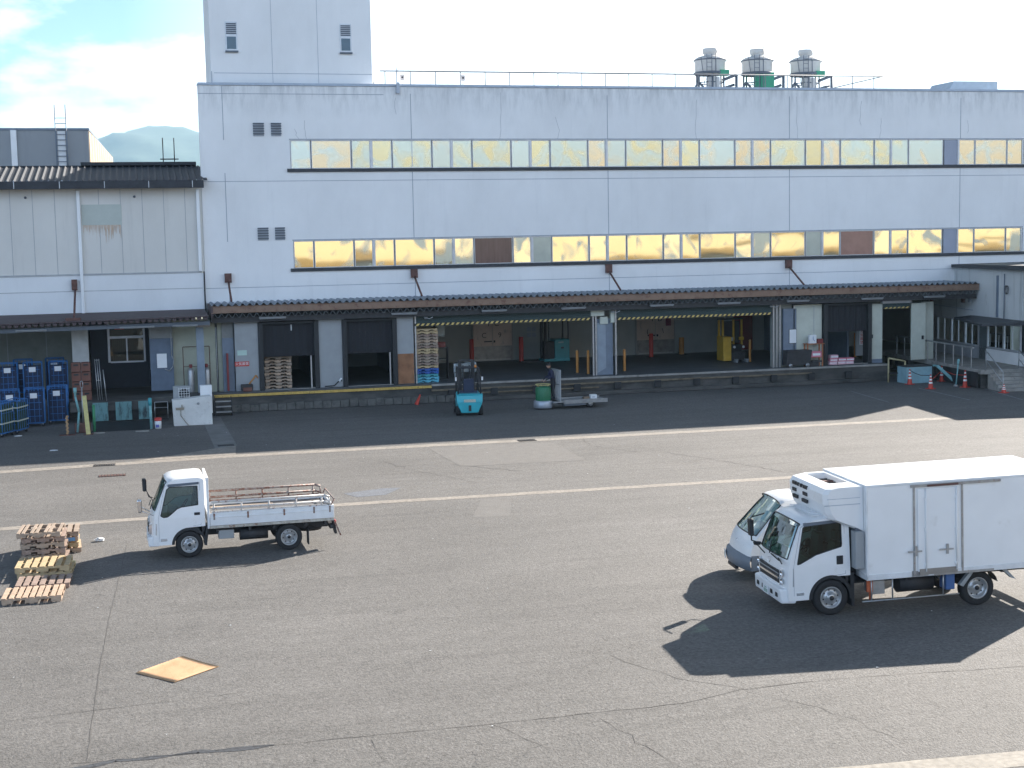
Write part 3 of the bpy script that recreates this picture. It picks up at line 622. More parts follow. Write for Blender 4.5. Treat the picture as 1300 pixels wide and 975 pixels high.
part(MB().box(21.85, 22.55, YP-.05, YP+.35, 3.86, 4.22).box(22.35, 22.75, YP+.0, YP+.3, 3.45, 3.8).box(22.9, 23.1, YP, YP+.3, 3.5, 4.1), 'shutter_motor_box', M_panelg, WH, bevel=.01)
part(MB().box(31.72, 32.84, YP+.25, YP+.45, .9, 4.2, 0).box(32.84, 34.46, YP+.1, YP+.3, .9, 4.08, 1).box(32.84, 32.90, YP+.05, YP+.34, .9, 4.08, 2).box(34.0, 34.02, YP+.09, YP+.1, 1.2, 4.0, 3), 'bay_wall', [mat('grey_green_wall', (.30, .32, .30), .7), M_panelg, M_steel, M_joint], WH)
part(MB().box(37.25, 37.95, YP+.1, YP+.3, 1.1, 4.0, 0).box(37.25, 37.95, YP+.08, YP+.28, .9, 1.1, 1).box(40.44, 41.2, YP+.5, YP+.6, .95, 4.0, 0).box(37.9, 39.6, YP+.0, YP+.2, 4.0, 4.14, 2), 'bay_wall', [M_panelg, M_panelb, M_frame], WH)
part(MB().box(39.6, 40.44, YP+.0, YP+.12, .97, 3.97), 'sliding_door', M_panelg, WH, bevel=.02)
part(MB().box(40.2, 40.3, YP-.06, YP, 2.05, 2.25), 'door_handle', M_black, WH)
part(MB().box(37.28, 37.38, YP+.04, YP+.1, 2.2, 2.4), 'door_handle', M_black, WH)
part(MB().box(37.67, 38.25, 70.0, 70.1, 1.1, 2.56), 'inner_door', M_panel, WH)
# cold-store doors on the inner wall
def cold_door(x0, x1, z1, marks):
    m_ = mat('pinkish_steel_door', (.52, .42, .36), .42, .2, var=.12, scale=1.2, col2=(.20, .20, .20), thr=(.56, .74), stretch=(1, 1, .6))
    o = part(MB().box(x0-.08, x1+.08, 78.40, 78.47, .9, z1+.08), 'cold_store_door', mat('door_surround', (.30, .30, .29), .6), WH)
    mid = (x0+x1)/2
    for a, b_ in ((x0, mid-.02), (mid+.02, x1)): MB().box(a, b_, 78.34, 78.395, .95, z1).obj('door_leaf', m_, o)
    MB().box(x0, x1, 78.33, 78.338, .95, 1.75).obj('kick_plate', mat('scuffed_steel', (.26, .26, .26), .4, .5, var=.3, scale=3), o)
    MB().box(x0+.1, x1-.1, 78.325, 78.337, .95, 1.02).obj('bottom_trim', M_steel, o)
    MB().box(mid-.5, mid-.06, 78.28, 78.33, 1.98, 2.05).obj('door_handle', M_black, o)
    MB().box(mid+.05, mid+.14, 78.28, 78.33, 1.95, 2.07).obj('door_handle', M_black, o)
    for ch, dx, z in marks: text('door_mark', ch, .40, M_black, o, (mid+dx, 78.325, z))
cold_door(18.38, 20.62, 3.25, (('1', -.22, 3.0), ('C', .24, 3.0), ('C', -.5, 2.35), ('9', .42, 2.35)))
cold_door(28.13, 30.42, 3.3, (('1', -.2, 2.95), ('D', .28, 2.95), ('(', -.5, 2.25), ('\\', .45, 2.25)))
part(MB().box(29.9, 30.22, 78.3, 78.33, 2.55, 3.0), 'notice', mat('maroon_notice', (.22, .05, .09), .6), WH)
part(MB().box(34.2, 35.4, 78.40, 78.46, .95, 3.1), 'inner_door', M_dred, WH)
nb = MB(); [nb.box(21.55+.3*(k % 2), 21.78+.3*(k % 2), 78.44, 78.49, 2.5-.32*(k//2), 2.74-.32*(k//2)) for k in range(4)]
part(nb, 'notice', M_joint, WH)

# canopy over the dock
YC = 67.0; PZ = .32
def zigzag(x0, x1, y0, y1, zl, zh, m_list, name, r_, th=.012, slope=0):
    mb_ = MB(); n_ = int(round((x1-x0)/PZ))
    for k in range(n_):
        a = x0+k*PZ; q = [(a, zl), (a+PZ*.10, zl), (a+PZ*.42, zh), (a+PZ*.58, zh), (a+PZ*.90, zl), (a+PZ, zl)]
        for p_, q_ in zip(q[:-1], q[1:]):
            mb_.quad([(p_[0], y0, p_[1]), (q_[0], y0, q_[1]), (q_[0], y1, q_[1]+slope), (p_[0], y1, p_[1]+slope)])
    o = part(mb_, name, m_list, r_); md = o.modifiers.new('t', 'SOLIDIFY'); md.thickness = th; return o
zigzag(3.4, 43.2, YC-.12, YW, 4.93, 5.035, M_plate, 'canopy_roof', WH, slope=.0)
zigzag(3.4, 43.2, YC-.02, YC+.5, 4.40, 4.56, M_plateu, 'canopy_liner', WH)
part(MB().box(3.4, 43.2, YC-.02, YC+.06, 4.60, 4.92).box(3.4, 43.2, YC-.06, YC+.06, 4.90, 4.925).box(3.4, 43.2, YC-.06, YC+.06, 4.595, 4.62), 'canopy_beam', M_beam, WH)
part(MB().box(3.4, 43.2, YC+.2, YC+.3, 4.15, 4.40).box(3.4, 43.2, YC+.62, YC+.75, 4.15, 4.55), 'canopy_purlin', M_chassis, WH)
part(MB().box(3.40, 3.50, YC-.05, YW, 4.4, 4.95), 'canopy_end', M_brown, WH)
for x in (4.40, 13.45, 23.58, 33.62):
    b_ = MB(); b_.box(x-.14, x+.18, YW-.22, YW-.004, 5.92, 6.36); b_.tube((x+.02, YW-.16, 6.0), (x+.02, YC+1.1, 5.1), .05, 8)
    part(b_, 'canopy_brace', M_rust, WH)
for x in (6.2, 12.4, 16.8, 20.8, 25.4, 29.0, 32.8, 37.0, 40.6):
    f_ = MB().box(x-.62, x+.62, YC-.02, YC+.10, 4.30, 4.36, 0).tube((x-.6, YC+.04, 4.275), (x+.6, YC+.04, 4.275), .018, 6, 1); part(f_, 'fluorescent_light', [mat('lamp_tray', (.22, .23, .24), .5), M_fluor], WH)
for x in (13.5, 22.95, 31.5, 3.0): 
    l_ = MB(); l_.path([(x, YC+.5, 4.05), (x+.18, YC+.3, 4.02), (x+.3, YC+.2, 4.1)], .02); l_.lathe([(.0, 0), (.07, .02), (.09, .10)], (x, YC+.42, 4.0), 'z', 10); part(l_, 'flood_lamp', M_frame, WH)

# ================================================================== BUILDING BEHIND THE CAMERA (mirrored in the golden windows)
CB = root('cream_building', 'cream painted market hall opposite the warehouse, mirrored in its golden windows', 'building', 70, -30)
part(MB().box(15, 190, -42, -30, 4.2, 10.5).box(15, 190, -42, -30, 14, 22), 'wall', M_cream, CB)
part(MB().box(15, 190, -41.9, -30.05, 0, 4.2).box(15, 190, -41.9, -30.05, 10.5, 14), 'bounce_cut_band', mat('dark_bounce_cut', (.06, .08, .11), .3), CB)  # unseen dark bands, added to cut warm bounce onto the trucks
part(MB().box(15, 44, -30, -29.7, 4.2, 5.5).box(44, 190, -30, -29.7, 4.2, 4.9), 'dark_band', M_creamd, CB)
part(MB().box(70, 92, -30, -29.7, 7.3, 7.7).box(104, 160, -30, -29.8, 5.6, 5.8), 'pipe_run', M_creamd, CB)

# ================================================================== LEFT SHED
SH = root('storage_shed', 'grey white panelled shed with dark corrugated roof joined to the left of the warehouse', 'building', -5, 70)
YS = 69.9
part(MB().box(-16, 3.33, YS, YS+.2, 6.45, 10.45), 'wall', M_shedwall, SH)
part(MB().box(-16, 3.33, YS-.06, YS+.2, 4.5, 6.42), 'lower_wall', M_shedlow, SH)
j = MB()
for k in range(20): 
    x = 2.55-.98*k; j.box(x-.014, x+.014, YS-.005, YS-.001, 6.47, 10.4)
j.box(-16, 3.2, YS-.09, YS-.001, 6.42, 6.50); j.box(-16, 3.2, YS-.07, YS-.061, 5.68, 5.71); part(j, 'board_joints', mat('board_joint', (.40, .41, .42), .8), SH)
part(MB().box(-2.15, -.36, YS-.02, YS-.003, 8.75, 9.7), 'covered_opening', mat('pale_green_sheet', (.47, .51, .47), .6, var=.05), SH)
rs = MB(); rn = random.Random(8)
for k in range(70):
    x = -2.12+1.7*k/70+rn.uniform(-.02, .02); l_ = (rn.uniform(.05, .45)+.35*rn.random()**3)*(1.3 if 18 < k < 26 or 40 < k < 55 else .8); ww = rn.uniform(.015, .06)
    rs.quad([(x, YS-.004-.0002*k, 8.75), (x+ww, YS-.004-.0002*k, 8.75), (x+ww*.6, YS-.004-.0002*k, 8.75-l_), (x+ww*.4, YS-.004-.0002*k, 8.75-l_)])
part(rs, 'rust_streaks', mat('rust_stain', (.60, .49, .40), .9, var=.08, scale=6, stretch=(1, 1, .3), col2=(.50, .33, .21), thr=(.5, .7)), SH)
for x in (-2.28, 3.14): part(MB().box(x-.075, x+.075, YS-.22, YS-.08, 4.55 if x < 0 else 6.5, 10.35), 'drain_pipe', M_white, SH, bevel=.02)
part(MB().tube((3.30, YS-.15, 4.5), (3.30, YS-.15, 6.48), .035, 8), 'drain_pipe', M_chassis, SH)
for x, z in ((-4.6, 10.05), (.25, 10.05)): part(MB().lathe([(0, 0), (.06, .01), (.05, .05), (0, .06)], (x, YS-.06, z), 'y', 10), 'anchor_bolt', M_grey, SH)
# roof: wavy sheets, fascia, ridge
rf = MB(); PR = .30
x = -16.2; k = 0
while x < 3.35:
    q = [(x, 0), (x+PR*.25, .07), (x+PR*.5, .0), (x+PR*.75, -.0), (x+PR, 0)]
    for (a, za), (b_, zb) in zip(q[:-1], q[1:]): rf.quad([(a, 69.15, 10.74+za), (b_, 69.15, 10.74+zb), (b_, 73.5, 11.62+zb), (a, 73.5, 11.62+za)])
    x += PR; k += 1
part(rf, 'roof', M_slate, SH)
part(MB().box(-16.2, 3.42, 69.08, 69.16, 10.40, 10.76), 'fascia', M_slate, SH, bevel=.02)
fj = MB(); [fj.box(2.9-1.98*k-.015, 2.9-1.98*k+.015, 69.06, 69.079, 10.42, 10.74) for k in range(9)]; part(fj, 'fascia_joints', M_frame, SH)
part(MB().box(-2.2, 3.3, 73.5, 82, 11.0, 11.86).box(-16.2, 3.3, 73.5, 73.7, 11.0, 11.70), 'ridge', M_slate, SH)
rl = MB(); [rl.tube((xx, 74.5, 11.8), (xx, 74.5, 13.1), .025, 6) for xx in (1.75, 2.3)]; rl.tube((1.6, 74.5, 12.05), (2.5, 74.5, 12.05), .03, 6); part(rl, 'roof_ladder', M_chassis, SH)
part(MB().box(-16, 3.3, YS+.2, 82, 4.4, 4.5).box(-16, -15.8, YS, 82, 0, 10.5).box(-16, 3.3, 81.8, 82, 0, 11.2), 'shell', M_greyblk, SH)
# canopy
cb = MB().hexa([(-16, 66.0, 4.30), (3.25, 66.0, 4.50), (3.25, YS-.06, 4.62), (-16, YS-.06, 4.55), (-16, 66.0, 4.36), (3.25, 66.0, 4.56), (3.25, YS-.06, 4.70), (-16, YS-.06, 4.66)])
part(cb, 'canopy', M_brown, SH)
tb = MB(); k = 0; x = -10.0
while x < 3.1:
    z = 4.30+(x+16)/19.25*.2; r_ = .085; n_ = 6
    pts = [(x+.135-.10*cos(pi*i/n_), z-.02-.12*sin(pi*i/n_)) for i in range(n_+1)]; tb.prism(pts, 'y', 65.98, 66.5); x += .27
part(tb, 'tile_ends', M_brown, SH)
part(MB().hexa([(-16, 66.3, 3.95), (3.3, 66.3, 4.12), (3.3, 66.5, 4.12), (-16, 66.5, 3.95), (-16, 66.3, 4.12), (3.3, 66.3, 4.30), (3.3, 66.5, 4.30), (-16, 66.5, 4.12)]), 'canopy_beam', M_grey, SH)
b_ = MB().box(-2.75, -2.5, YS-.28, YS-.06, 5.75, 6.25); b_.tube((-2.6, YS-.2, 5.8), (-2.62, 67.6, 4.62), .05, 8); b_.box(-2.95, -2.3, 66.2, 66.7, 4.46, 4.62); part(b_, 'canopy_brace', M_rust, SH)
for x, l_ in ((-4.4, 1.3), (.1, 1.5), (2.2, 1.1)):
    part(MB().box(x-l_/2, x+l_/2, 66.0, 66.1, 4.13, 4.18, 0).tube((x-l_/2, 66.05, 4.11), (x+l_/2, 66.05, 4.11), .018, 6, 1), 'fluorescent_light', [mat('lamp_tray', (.22, .23, .24), .5), M_fluor], SH)
# lower storey
part(MB().box(-16, 3.34, 67.6, 82, .02, .9), 'dock_slab', M_concd, SH)
part(MB().box(-2.9, .62, 65.6, 67.6, .50, .92).box(.62, 3.34, 66.0, 67.6, .70, .96), 'dock_apron', M_concd, SH, bevel=.01)
part(MB().box(-1.9, .5, 65.9, 66.0, .02, .50), 'dock_face', M_chassis, SH)
for x0, x1 in ((-1.95, -1.30), (-.98, -.28), (.0, .46)): part(MB().box(x0, x1, 65.50, 65.58, .06, .88), 'teal_bumper_plate', mat('dark_teal_plate', (.13, .27, .28), .7, var=.2, scale=2, stretch=(1, 1, .3), col2=(.04, .06, .065), thr=(.52, .66)), SH, bevel=.01)
part(MB().box(-2.80, -2.08, 68, 68.6, .9, 4.2), 'pillar', mat('grey_white_pillar', (.42, .43, .42), .7), SH)
part(MB().box(-16, -2.8, 73, 73.2, .9, 4.4), 'back_wall', mat('grey_green_sheet', (.22, .24, .22), .7), SH)
for k in range(5): part(MB().box(-4.2-1.8*k, -4.17-1.8*k, 72.98, 72.995, .9, 4.3), 'back_wall_joint', M_joint, SH)
part(MB().box(-2.1, .62, 72, 72.1, .9, 2.15, 1).box(-2.1, -1.32, 72, 72.1, 2.15, 4.4, 1).box(.45, .62, 72, 72.1, 2.15, 4.4, 1), 'inner_wall', [M_grey, mat('dark_blue_grey', (.03, .035, .05), .7)], SH)
wf = MB()
for x0, x1, z0, z1 in ((-1.30, -1.20, 2.15, 4.1), (.37, .46, 2.15, 4.1), (-1.20, .37, 2.12, 2.20), (-1.20, .37, 3.30, 3.42), (-.45, -.38, 2.2, 3.3)): wf.box(x0, x1, 71.9, 71.98, z0, z1)
o = part(wf, 'window_frame', M_frame, SH)
part(MB().quad([(-1.2, 71.95, 2.2), (.37, 71.95, 2.2), (.37, 71.95, 4.1), (-1.2, 71.95, 4.1)]), 'window_pane', M_gside, SH)
cu = MB()
for k in range(8): cu.box(-1.1+.09*k, -1.03+.09*k, 72.15+.03*(k % 2), 72.19+.03*(k % 2), 2.2, 3.3)
part(cu, 'window_curtain', mat('dim_curtain', (.16, .17, .17), .9), SH)
part(MB().box(-1.2, .4, 73.2, 73.3, 2, 4.3), 'office_back', mat('dim_office', (.10, .11, .12), .9), SH)
part(MB().box(-.95, -.5, 71.8, 71.84, 3.75, 3.92), 'red_sign', M_red, SH)
part(MB().box(.62, 1.66, 67.7, 67.9, 3.5, 4.4, 0).box(.62, 1.66, 67.6, 67.7, 1.1, 3.5, 1).box(1.66, 3.9, 68.0, 68.2, .9, 4.3, 2).box(3.9, 4.42, 67.9, 68.1, 3.4, 4.3, 0).box(3.9, 4.42, 67.8, 68.0, .9, 3.4, 3), 'front_wall', [mat('grey_head', (.24, .25, .25), .7), mat('blue_grey_sheet', (.10, .135, .19), .6, var=.15), mat('yellow_green_wall', (.40, .42, .34), .7, var=.12, scale=1.5), M_panelb], SH)
part(MB().box(.92, 1.36, 67.55, 67.6, 2.15, 2.80), 'notice_board', M_paper, SH)
part(MB().box(2.70, 3.04, 67.1, 67.3, .95, 4.1), 'steel_pillar', mat('blue_grey_post', (.22, .27, .33), .6), SH)
part(MB().box(2.72, 3.32, 66.9, 67.3, 4.0, 4.2), 'junction_box', mat('tan_box', (.25, .22, .20), .7), SH)
part(MB().path([(1.58, 67.5, 4.1), (1.58, 67.5, 2.7), (1.66, 67.5, 2.5), (1.62, 67.5, 2.2), (1.45, 67.5, 2.0), (1.25, 67.5, 2.1)], .022), 'conduit', M_panel, SH)
part(MB().path([(3.62, 67.6, 3.95), (3.62, 67.6, 1.0)], .025), 'conduit', M_panel, SH)
part(MB().box(4.05, 4.14, 67.5, 67.7, .95, 2.7), 'door_post', M_dred, SH)

# ================================================================== GREY BLOCK FAR LEFT
GB = root('rooftop_block', 'plain grey block with white corner pipe behind the dark roofed shed, one side sunlit', 'building', -12, 82)
a = R(-1.9)
gp = [(-25, 82), (-1.98, 82), (-1.98+24*sin(-a)+.2, 106), (-25, 106)]
part(MB().prism(gp, 'z', 0, 14.05), 'wall', M_greyblk, GB)
part(MB().prism([(-25, 81.95), (-1.93, 81.95), (-1.1, 106), (-25, 106)], 'z', 14.05, 14.17), 'coping', M_panelb, GB)
sb = MB()
for k in range(11): 
    y = 82.15+k*2.15; x = -1.97+(y-82)*(24*sin(-a)+.2)/24; x2 = x+1.9*(24*sin(-a)+.2)/24
    sb.hexa([(x, y, 0), (x+.03, y, 0), (x2+.03, y+1.9, 0), (x2, y+1.9, 0), (x, y, 14.0), (x+.03, y, 14.0), (x2+.03, y+1.9, 14.0), (x2, y+1.9, 14.0)])
part(sb, 'side_siding', M_tanside, GB)
part(MB().box(-5.98, -5.68, 81.86, 81.99, 10.8, 14.05), 'white_pipe', M_white, GB)
ld = MB()
for x in (-3.66, -3.10): ld.tube((x, 81.8, 11.3), (x, 81.8, 15.4), .03, 6)
for k in range(12): ld.tube((-3.66, 81.8, 11.5+k*.29), (-3.10, 81.8, 11.5+k*.29), .02, 5)
o = part(ld, 'ladder', M_panelb, GB)
part(MB().box(-3.58, -3.18, 81.9, 81.96, 11.0, 14.0), 'ladder_backing', M_shedlow, GB)

# ================================================================== RIGHT ANNEX (office with raised platform)
ax_a = R(-7.0)
AX = thing('office_annex', 'grey streaked office annex at right with sliding windows, raised platform and steps', 'building', (43.75, 71.2, 0), ax_a)
def ap(mb, name, m, **k): return mb.obj(name, m, AX, **k)
# local: wall plane x=0, +y away, platform at x<0 ; end of wall near y=-9
ap(MB().box(0, .2, -8.9, 3, 2.98, 5.75, 0), 'upper_wall', M_annex)
ap(MB().box(.02, .2, -9.6, 3, .9, 1.60, 0), 'lower_wall', mat('grey_dado', (.30, .31, .33), .7, var=.12))
ap(MB().box(-.05, .02, -9.6, -5.2, .9, 1.56, 0), 'white_dado', M_white)
ap(MB().box(.25, .45, -13.2, -8.9, 0, 5.72).box(.25, 12, -13.2, -13.0, 0, 5.72), 'end_wall', M_annex)
ap(MB().hexa([(-.5, -13.4, 5.70), (12, -13.4, 5.70), (12, 3, 5.70), (-.08, 3, 5.74), (-.5, -13.4, 5.98), (12, -13.4, 5.98), (12, 3, 5.98), (-.08, 3, 5.88)]), 'roof', M_dark)
ap(MB().box(1.8, 1.9, -9, 3, .9, 4), 'room_partition', M_grey)
for y0, y1 in ((.9, -.9), (-.9, -2.6), (-2.6, -4.2), (-5.2, -7.0), (-7.0, -8.8)):
    wf = MB(); t_ = .07
    wf.box(-.02, .06, y1, y0, 2.90, 2.98).box(-.02, .06, y1, y0, 1.60, 1.68).box(-.02, .06, y0-t_, y0, 1.68, 2.90).box(-.02, .06, y1, y1+t_, 1.68, 2.90).box(0, .05, (y0+y1)/2-.025, (y0+y1)/2+.025, 1.68, 2.90)
    o = ap(wf, 'window', M_frame)
    MB().quad([(.03, y1+t_, 1.68), (.03, y0-t_, 1.68), (.03, y0-t_, 2.90), (.03, y1+t_, 2.90)]).obj('pane', M_gside, o)
for y0, z0, z1 in ((-1.35, 1.9, 2.75), (-4.0, 1.85, 2.8)): ap(MB().box(.05, .07, y0-.5, y0, z0, z1), 'poster', mat('pale_blue_poster', (.30, .40, .46), .6, var=.3, scale=4))
ap(MB().box(.02, .10, -5.2, -4.25, .95, 2.95), 'door', mat('annex_door', (.10, .12, .13), .6))
ap(MB().hexa([(-2.6, -9.9, 3.05), (.2, -9.9, 3.05), (.2, -3.2, 3.10), (-.9, -3.2, 3.02), (-2.6, -9.9, 3.16), (.2, -9.9, 3.22), (.2, -3.2, 3.22), (-.9, -3.2, 3.12)]), 'awning', M_dark)
ap(MB().box(-2.75, 0, -10.2, 3, .72, .95), 'platform', M_conc, bevel=.02)
ap(MB().box(-1.6, 0, -10.2, 3, .02, .72), 'platform_base', M_concd)
for k in range(5): ap(MB().box(-2.6, -2.3, -9.9+2.9*k, -9.6+2.9*k, .02, .72), 'platform_leg', M_concd)
rl = MB()
for k in range(10): rl.box(-2.74, -2.70, .1-k*1.02-.02, .1-k*1.02+.02, .95, 1.95)
rl.box(-2.76, -2.68, -9.3, .3, 1.93, 2.0); ap(rl, 'railing', M_steel)
for k in range(5): ap(MB().box(-2.4, -.6, -10.2-.28*(k+1), -10.2-.28*k, 0, .78-.155*k), 'step', M_conc, bevel=.01)
sr = MB()
for x in (-2.35, -.65): sr.path([(x, -9.9, .95), (x, -9.9, 1.85), (x, -11.7, .95), (x, -11.7, .02)], .028, 8); sr.path([(x, -9.9, 1.4), (x, -11.6, .5)], .02, 6)
ap(sr, 'stair_rail', M_steel)
ap(MB().box(-.09, 0, -6.4, -6.3, 3.25, 5.4), 'conduit', M_panelb)
ap(MB().tube((-.1, -7.2, 3.2), (-.1, -7.2, 5.5), .03, 6), 'conduit', M_panelb)
ap(MB().path([(-.05, 1.4, 3.6), (-.05, -3.6, 3.5)], .02).box(-.10, -.01, -3.4, -3.1, 3.9, 4.3), 'conduit', M_joint)
ap(MB().box(-.12, -.0, -2.6, -2.3, 3.85, 4.35), 'meter_box', M_rust)
ap(MB().lathe([(.0, 0), (.10, .02), (.12, .16), (.0, .2)], (-.3, 1.2, 3.85), 'x', 12), 'siren', M_dred)
cl = MB()
for k in range(3): cl.path([(-.12, -7.4-.08*k+.16*cos(t_*.8), 4.7+.22*sin(t_*.8)) for t_ in range(9)], .012, 5)
ap(cl, 'cable_loop', M_chassis)
ap(MB().box(-2.80, -2.76, -9.9, -5.6, .05, .80), 'void_shade_tarp', M_black)  # tarp-like sheet whose black also paints the dark void under the platform
ap(MB().box(-2.78, -2.5, -5.4, 1.0, .05, .10).box(-2.7, -2.4, -8.0, -6, .02, .2), 'pipe_bundle', M_chassis)

# ================================================================== VEHICLES
def wheel(parent, x, y, r, wd, side, dual=False, cone=True):
    """tyre with rim and hub, axle along y; side=-1 is the camera side"""
    g = MB(); ro, ri = r, r*.60; h = wd/2
    g.lathe([(ri, -h*.8), (ri*1.06, -h), (ro*.93, -h), (ro*.985, -h*.82), (ro, -h*.55), (ro, h*.55), (ro*.985, h*.82), (ro*.93, h), (ri*1.06, h), (ri, h*.8)], (0, 0, 0), 'y', 36)
    for q in (-.3, .3): g.lathe([(ro*1.001, h*q-.008), (ro*.975, h*q-.006), (ro*.975, h*q+.006), (ro*1.001, h*q+.008)], (0, 0, 0), 'y', 36)
    t = g.obj('wheel', M_tyre, parent, loc=(x, y, r))
    d = side; k = MB()
    dep = .035 if not dual else .10
    k.lathe([(ri*1.03, d*h*.92), (ri*1.05, d*(h*.98)), (ri*.94, d*h*.95), (ri*.86, d*(h*.95-.03)), (ri*.80, d*(h-dep-.03)), (ri*.62, d*(h-dep)), (ri*.40, d*(h-dep+.015)), (ri*.36, d*(h-dep+.05)), (ri*.30, d*(h-dep+.06)), (0, d*(h-dep+.06))], (0, 0, 0), 'y', 36, 0)
    for i in range(8):
        a = 2*pi*i/8+.2; cx_, cz_ = ri*.71*cos(a), ri*.71*sin(a)
        k.lathe([(0, 0), (ri*.085, 0)], (cx_, d*(h-dep-.004), cz_), 'y', 8, 1)
        k.tube((ri*.48*cos(a+.3), d*(h-dep), ri*.48*sin(a+.3)), (ri*.48*cos(a+.3), d*(h-dep+.025), ri*.48*sin(a+.3)), .011, 6, 2)
    k.lathe([(ri*.22, d*(h-dep+.055)), (ri*.20, d*(h-dep+.085)), (0, d*(h-dep+.09))], (0, 0, 0), 'y', 16, 1)
    k.obj('rim', [M_rim, M_chassis, M_steel], t)
    return t

def lerp(a, b, t): return a+(b-a)*t
def cab(root_, P):
    """cab-over cab. x rearward from the front axle, y=0 middle, near side is -y"""
    w2 = P['w']/2; zb = P['belt']; zt = P['top']
    def hw(z): return w2 if z < zb else w2-(z-zb)*P.get('tumble', .10)
    path = P['path']; tag_ = P['tag']
    NS = 18; ts = [-1+2*i/NS for i in range(NS+1)]
    def pos(px, pz, t):
        y = t*hw(pz); e = abs(t)**5; crown = (1-t*t)*P.get('crown', .03)
        front = max(0, min(1, (-P['fx0']-px+.45)/.45)) if False else (1 if px < P['fx'] else 0)
        bx = P.get('bow', .07)*abs(t)**2.2*(1 if px < P['roofx'] else 0)
        return (px+bx+e*.03*(1 if px < P['roofx'] else 0), y, pz+(crown if pz > zt-.12 else 0)-e*.035*(1 if pz > zt-.12 else 0))
    body = MB(); glass = MB(); k = 0; prev = None
    for s_, (px, pz) in enumerate(path):
        for t in ts: body.v.append(pos(px, pz, t))
    nv = NS+1
    for s_ in range(len(path)-1):
        for i in range(NS):
            q = (s_*nv+i, s_*nv+i+1, (s_+1)*nv+i+1, (s_+1)*nv+i)
            if tag_[s_] == 'g' and 1 <= i <= NS-2:
                glass.quad([body.v[a] for a in q], 0, True)
            elif tag_[s_] == 'g' and (i == 0 or i == NS-1): body.f.append(q); body.m.append(0); body.sm.append(True)
            else: body.f.append(q); body.m.append(1 if tag_[s_] == 'k' else 0); body.sm.append(True)
    # sides
    for sd_ in (-1, 1):
        e = [pos(px, pz, sd_) for px, pz in path]
        lo = [(p[0], p[2]) for p in e if p[2] <= zb+1e-6]; front_lo = [q for q in lo if q[0] < 0]; 
        arch = P['arch']; ax, az, ar = arch; z0 = P['z0']; bk = P['back']
        pts = list(front_lo)+[(lo_b, zb) for lo_b in (bk,)]+[(bk, P['backz'])]
        a_end = math.asin(max(-1, min(1, (P['backz']-az)/ar))); n_ = 14; a1 = pi-math.asin((z0-az)/ar)
        xa = ax+ar*cos(a_end)
        pts += [(ax+ar*cos(lerp(a_end, a1, i/n_)), az+ar*sin(lerp(a_end, a1, i/n_))) for i in range(n_+1) if ax+ar*cos(lerp(a_end, a1, i/n_)) < bk-.005]
        body.sheet([pts], lambda p, s=sd_: (p[0], s*w2, p[1]))
        hi = [(p[0], p[2]) for p in e if p[2] >= zb-1e-6]
        hi = [(min(q[0], bk), q[1]) for q in hi]
        # window hole
        hole = P['win']
        body.sheet([[(front_lo[-1][0], zb)]+[q for q in hi if q[1] > zb+.001]+[(bk, zb)], hole], lambda p, s=sd_: (p[0], s*hw(p[1]), p[1]))
        gl = MB().sheet([hole], lambda p, s=sd_: (p[0], s*(hw(p[1])-.012), p[1])); gl.obj('side_window', M_gside, root_)
        tr = MB(); hp = hole+[hole[0]]
        for a, b in zip(hp[:-1], hp[1:]): tr.tube((a[0], sd_*(hw(a[1])+.002), a[1]), (b[0], sd_*(hw(b[1])+.002), b[1]), .012, 5)
        tr.obj('window_rubber', M_black, root_)
        dl = MB()
        for a, b in zip(P['door'][:-1], P['door'][1:]): dl.tube((a[0], sd_*(hw(a[1])+.0), a[1]), (b[0], sd_*(hw(b[1])+.0), b[1]), .005, 4)
        dl.obj('door_gap', M_joint, root_)
        hx, hz = P['handle']; MB().box(hx-.07, hx+.07, sd_*w2-.012, sd_*w2+.012, hz-P['hh'], hz+P['hh']).obj('door_handle', M_black, root_, bevel=.012)
        # wheel arch lip
        ar_ = MB(); q = [(ax+(ar+.0)*cos(lerp(-.1, a1, i/16)), az+ar*sin(lerp(-.1, a1, i/16))) for i in range(17)]
        q2 = [(ax+(ar-.07)*cos(lerp(-.1, a1, i/16)), az+(ar-.07)*sin(lerp(-.1, a1, i/16))) for i in range(17)]
        for i in range(16):
            ar_.quad([(q[i][0], sd_*w2*1.004, q[i][1]), (q[i+1][0], sd_*w2*1.004, q[i+1][1]), (q2[i+1][0], sd_*w2*1.004, q2[i+1][1]), (q2[i][0], sd_*w2*1.004, q2[i][1])])
            ar_.quad([(q2[i][0], sd_*w2, q2[i][1]), (q2[i+1][0], sd_*w2, q2[i+1][1]), (q2[i+1][0], sd_*(w2-.45), q2[i+1][1]), (q2[i][0], sd_*(w2-.45), q2[i][1])])
        ar_.obj('wheel_arch', M_black, root_)
        MB().box(P['fxb']+.17, P['fxb']+.33, sd_*w2-.01, sd_*w2+.014, z0+.10, z0+.17).obj('side_marker_lamp', M_lamp, root_, bevel=.01)
    body.obj('body', [M_body, M_black], root_)
    glass.obj('windscreen', M_gcar, root_)
    g0 = tag_.index('g'); g1 = len(tag_)-1-tag_[::-1].index('g')+1; rub = MB()
    loop = [pos(*path[g0], ts[i]) for i in range(1, NS)]+[pos(*path[k], ts[NS-1]) for k in range(g0, g1+1)]+[pos(*path[g1], ts[i]) for i in range(NS-1, 0, -1)]+[pos(*path[k], ts[1]) for k in range(g1, g0-1, -1)]
    rub.path([(p[0]-.004, p[1], p[2]+.002) for p in loop], .014, 5); rub.obj('windscreen_rubber', M_black, root_)
    # interior
    it = MB(); bk = P['back']; f = P['fx']
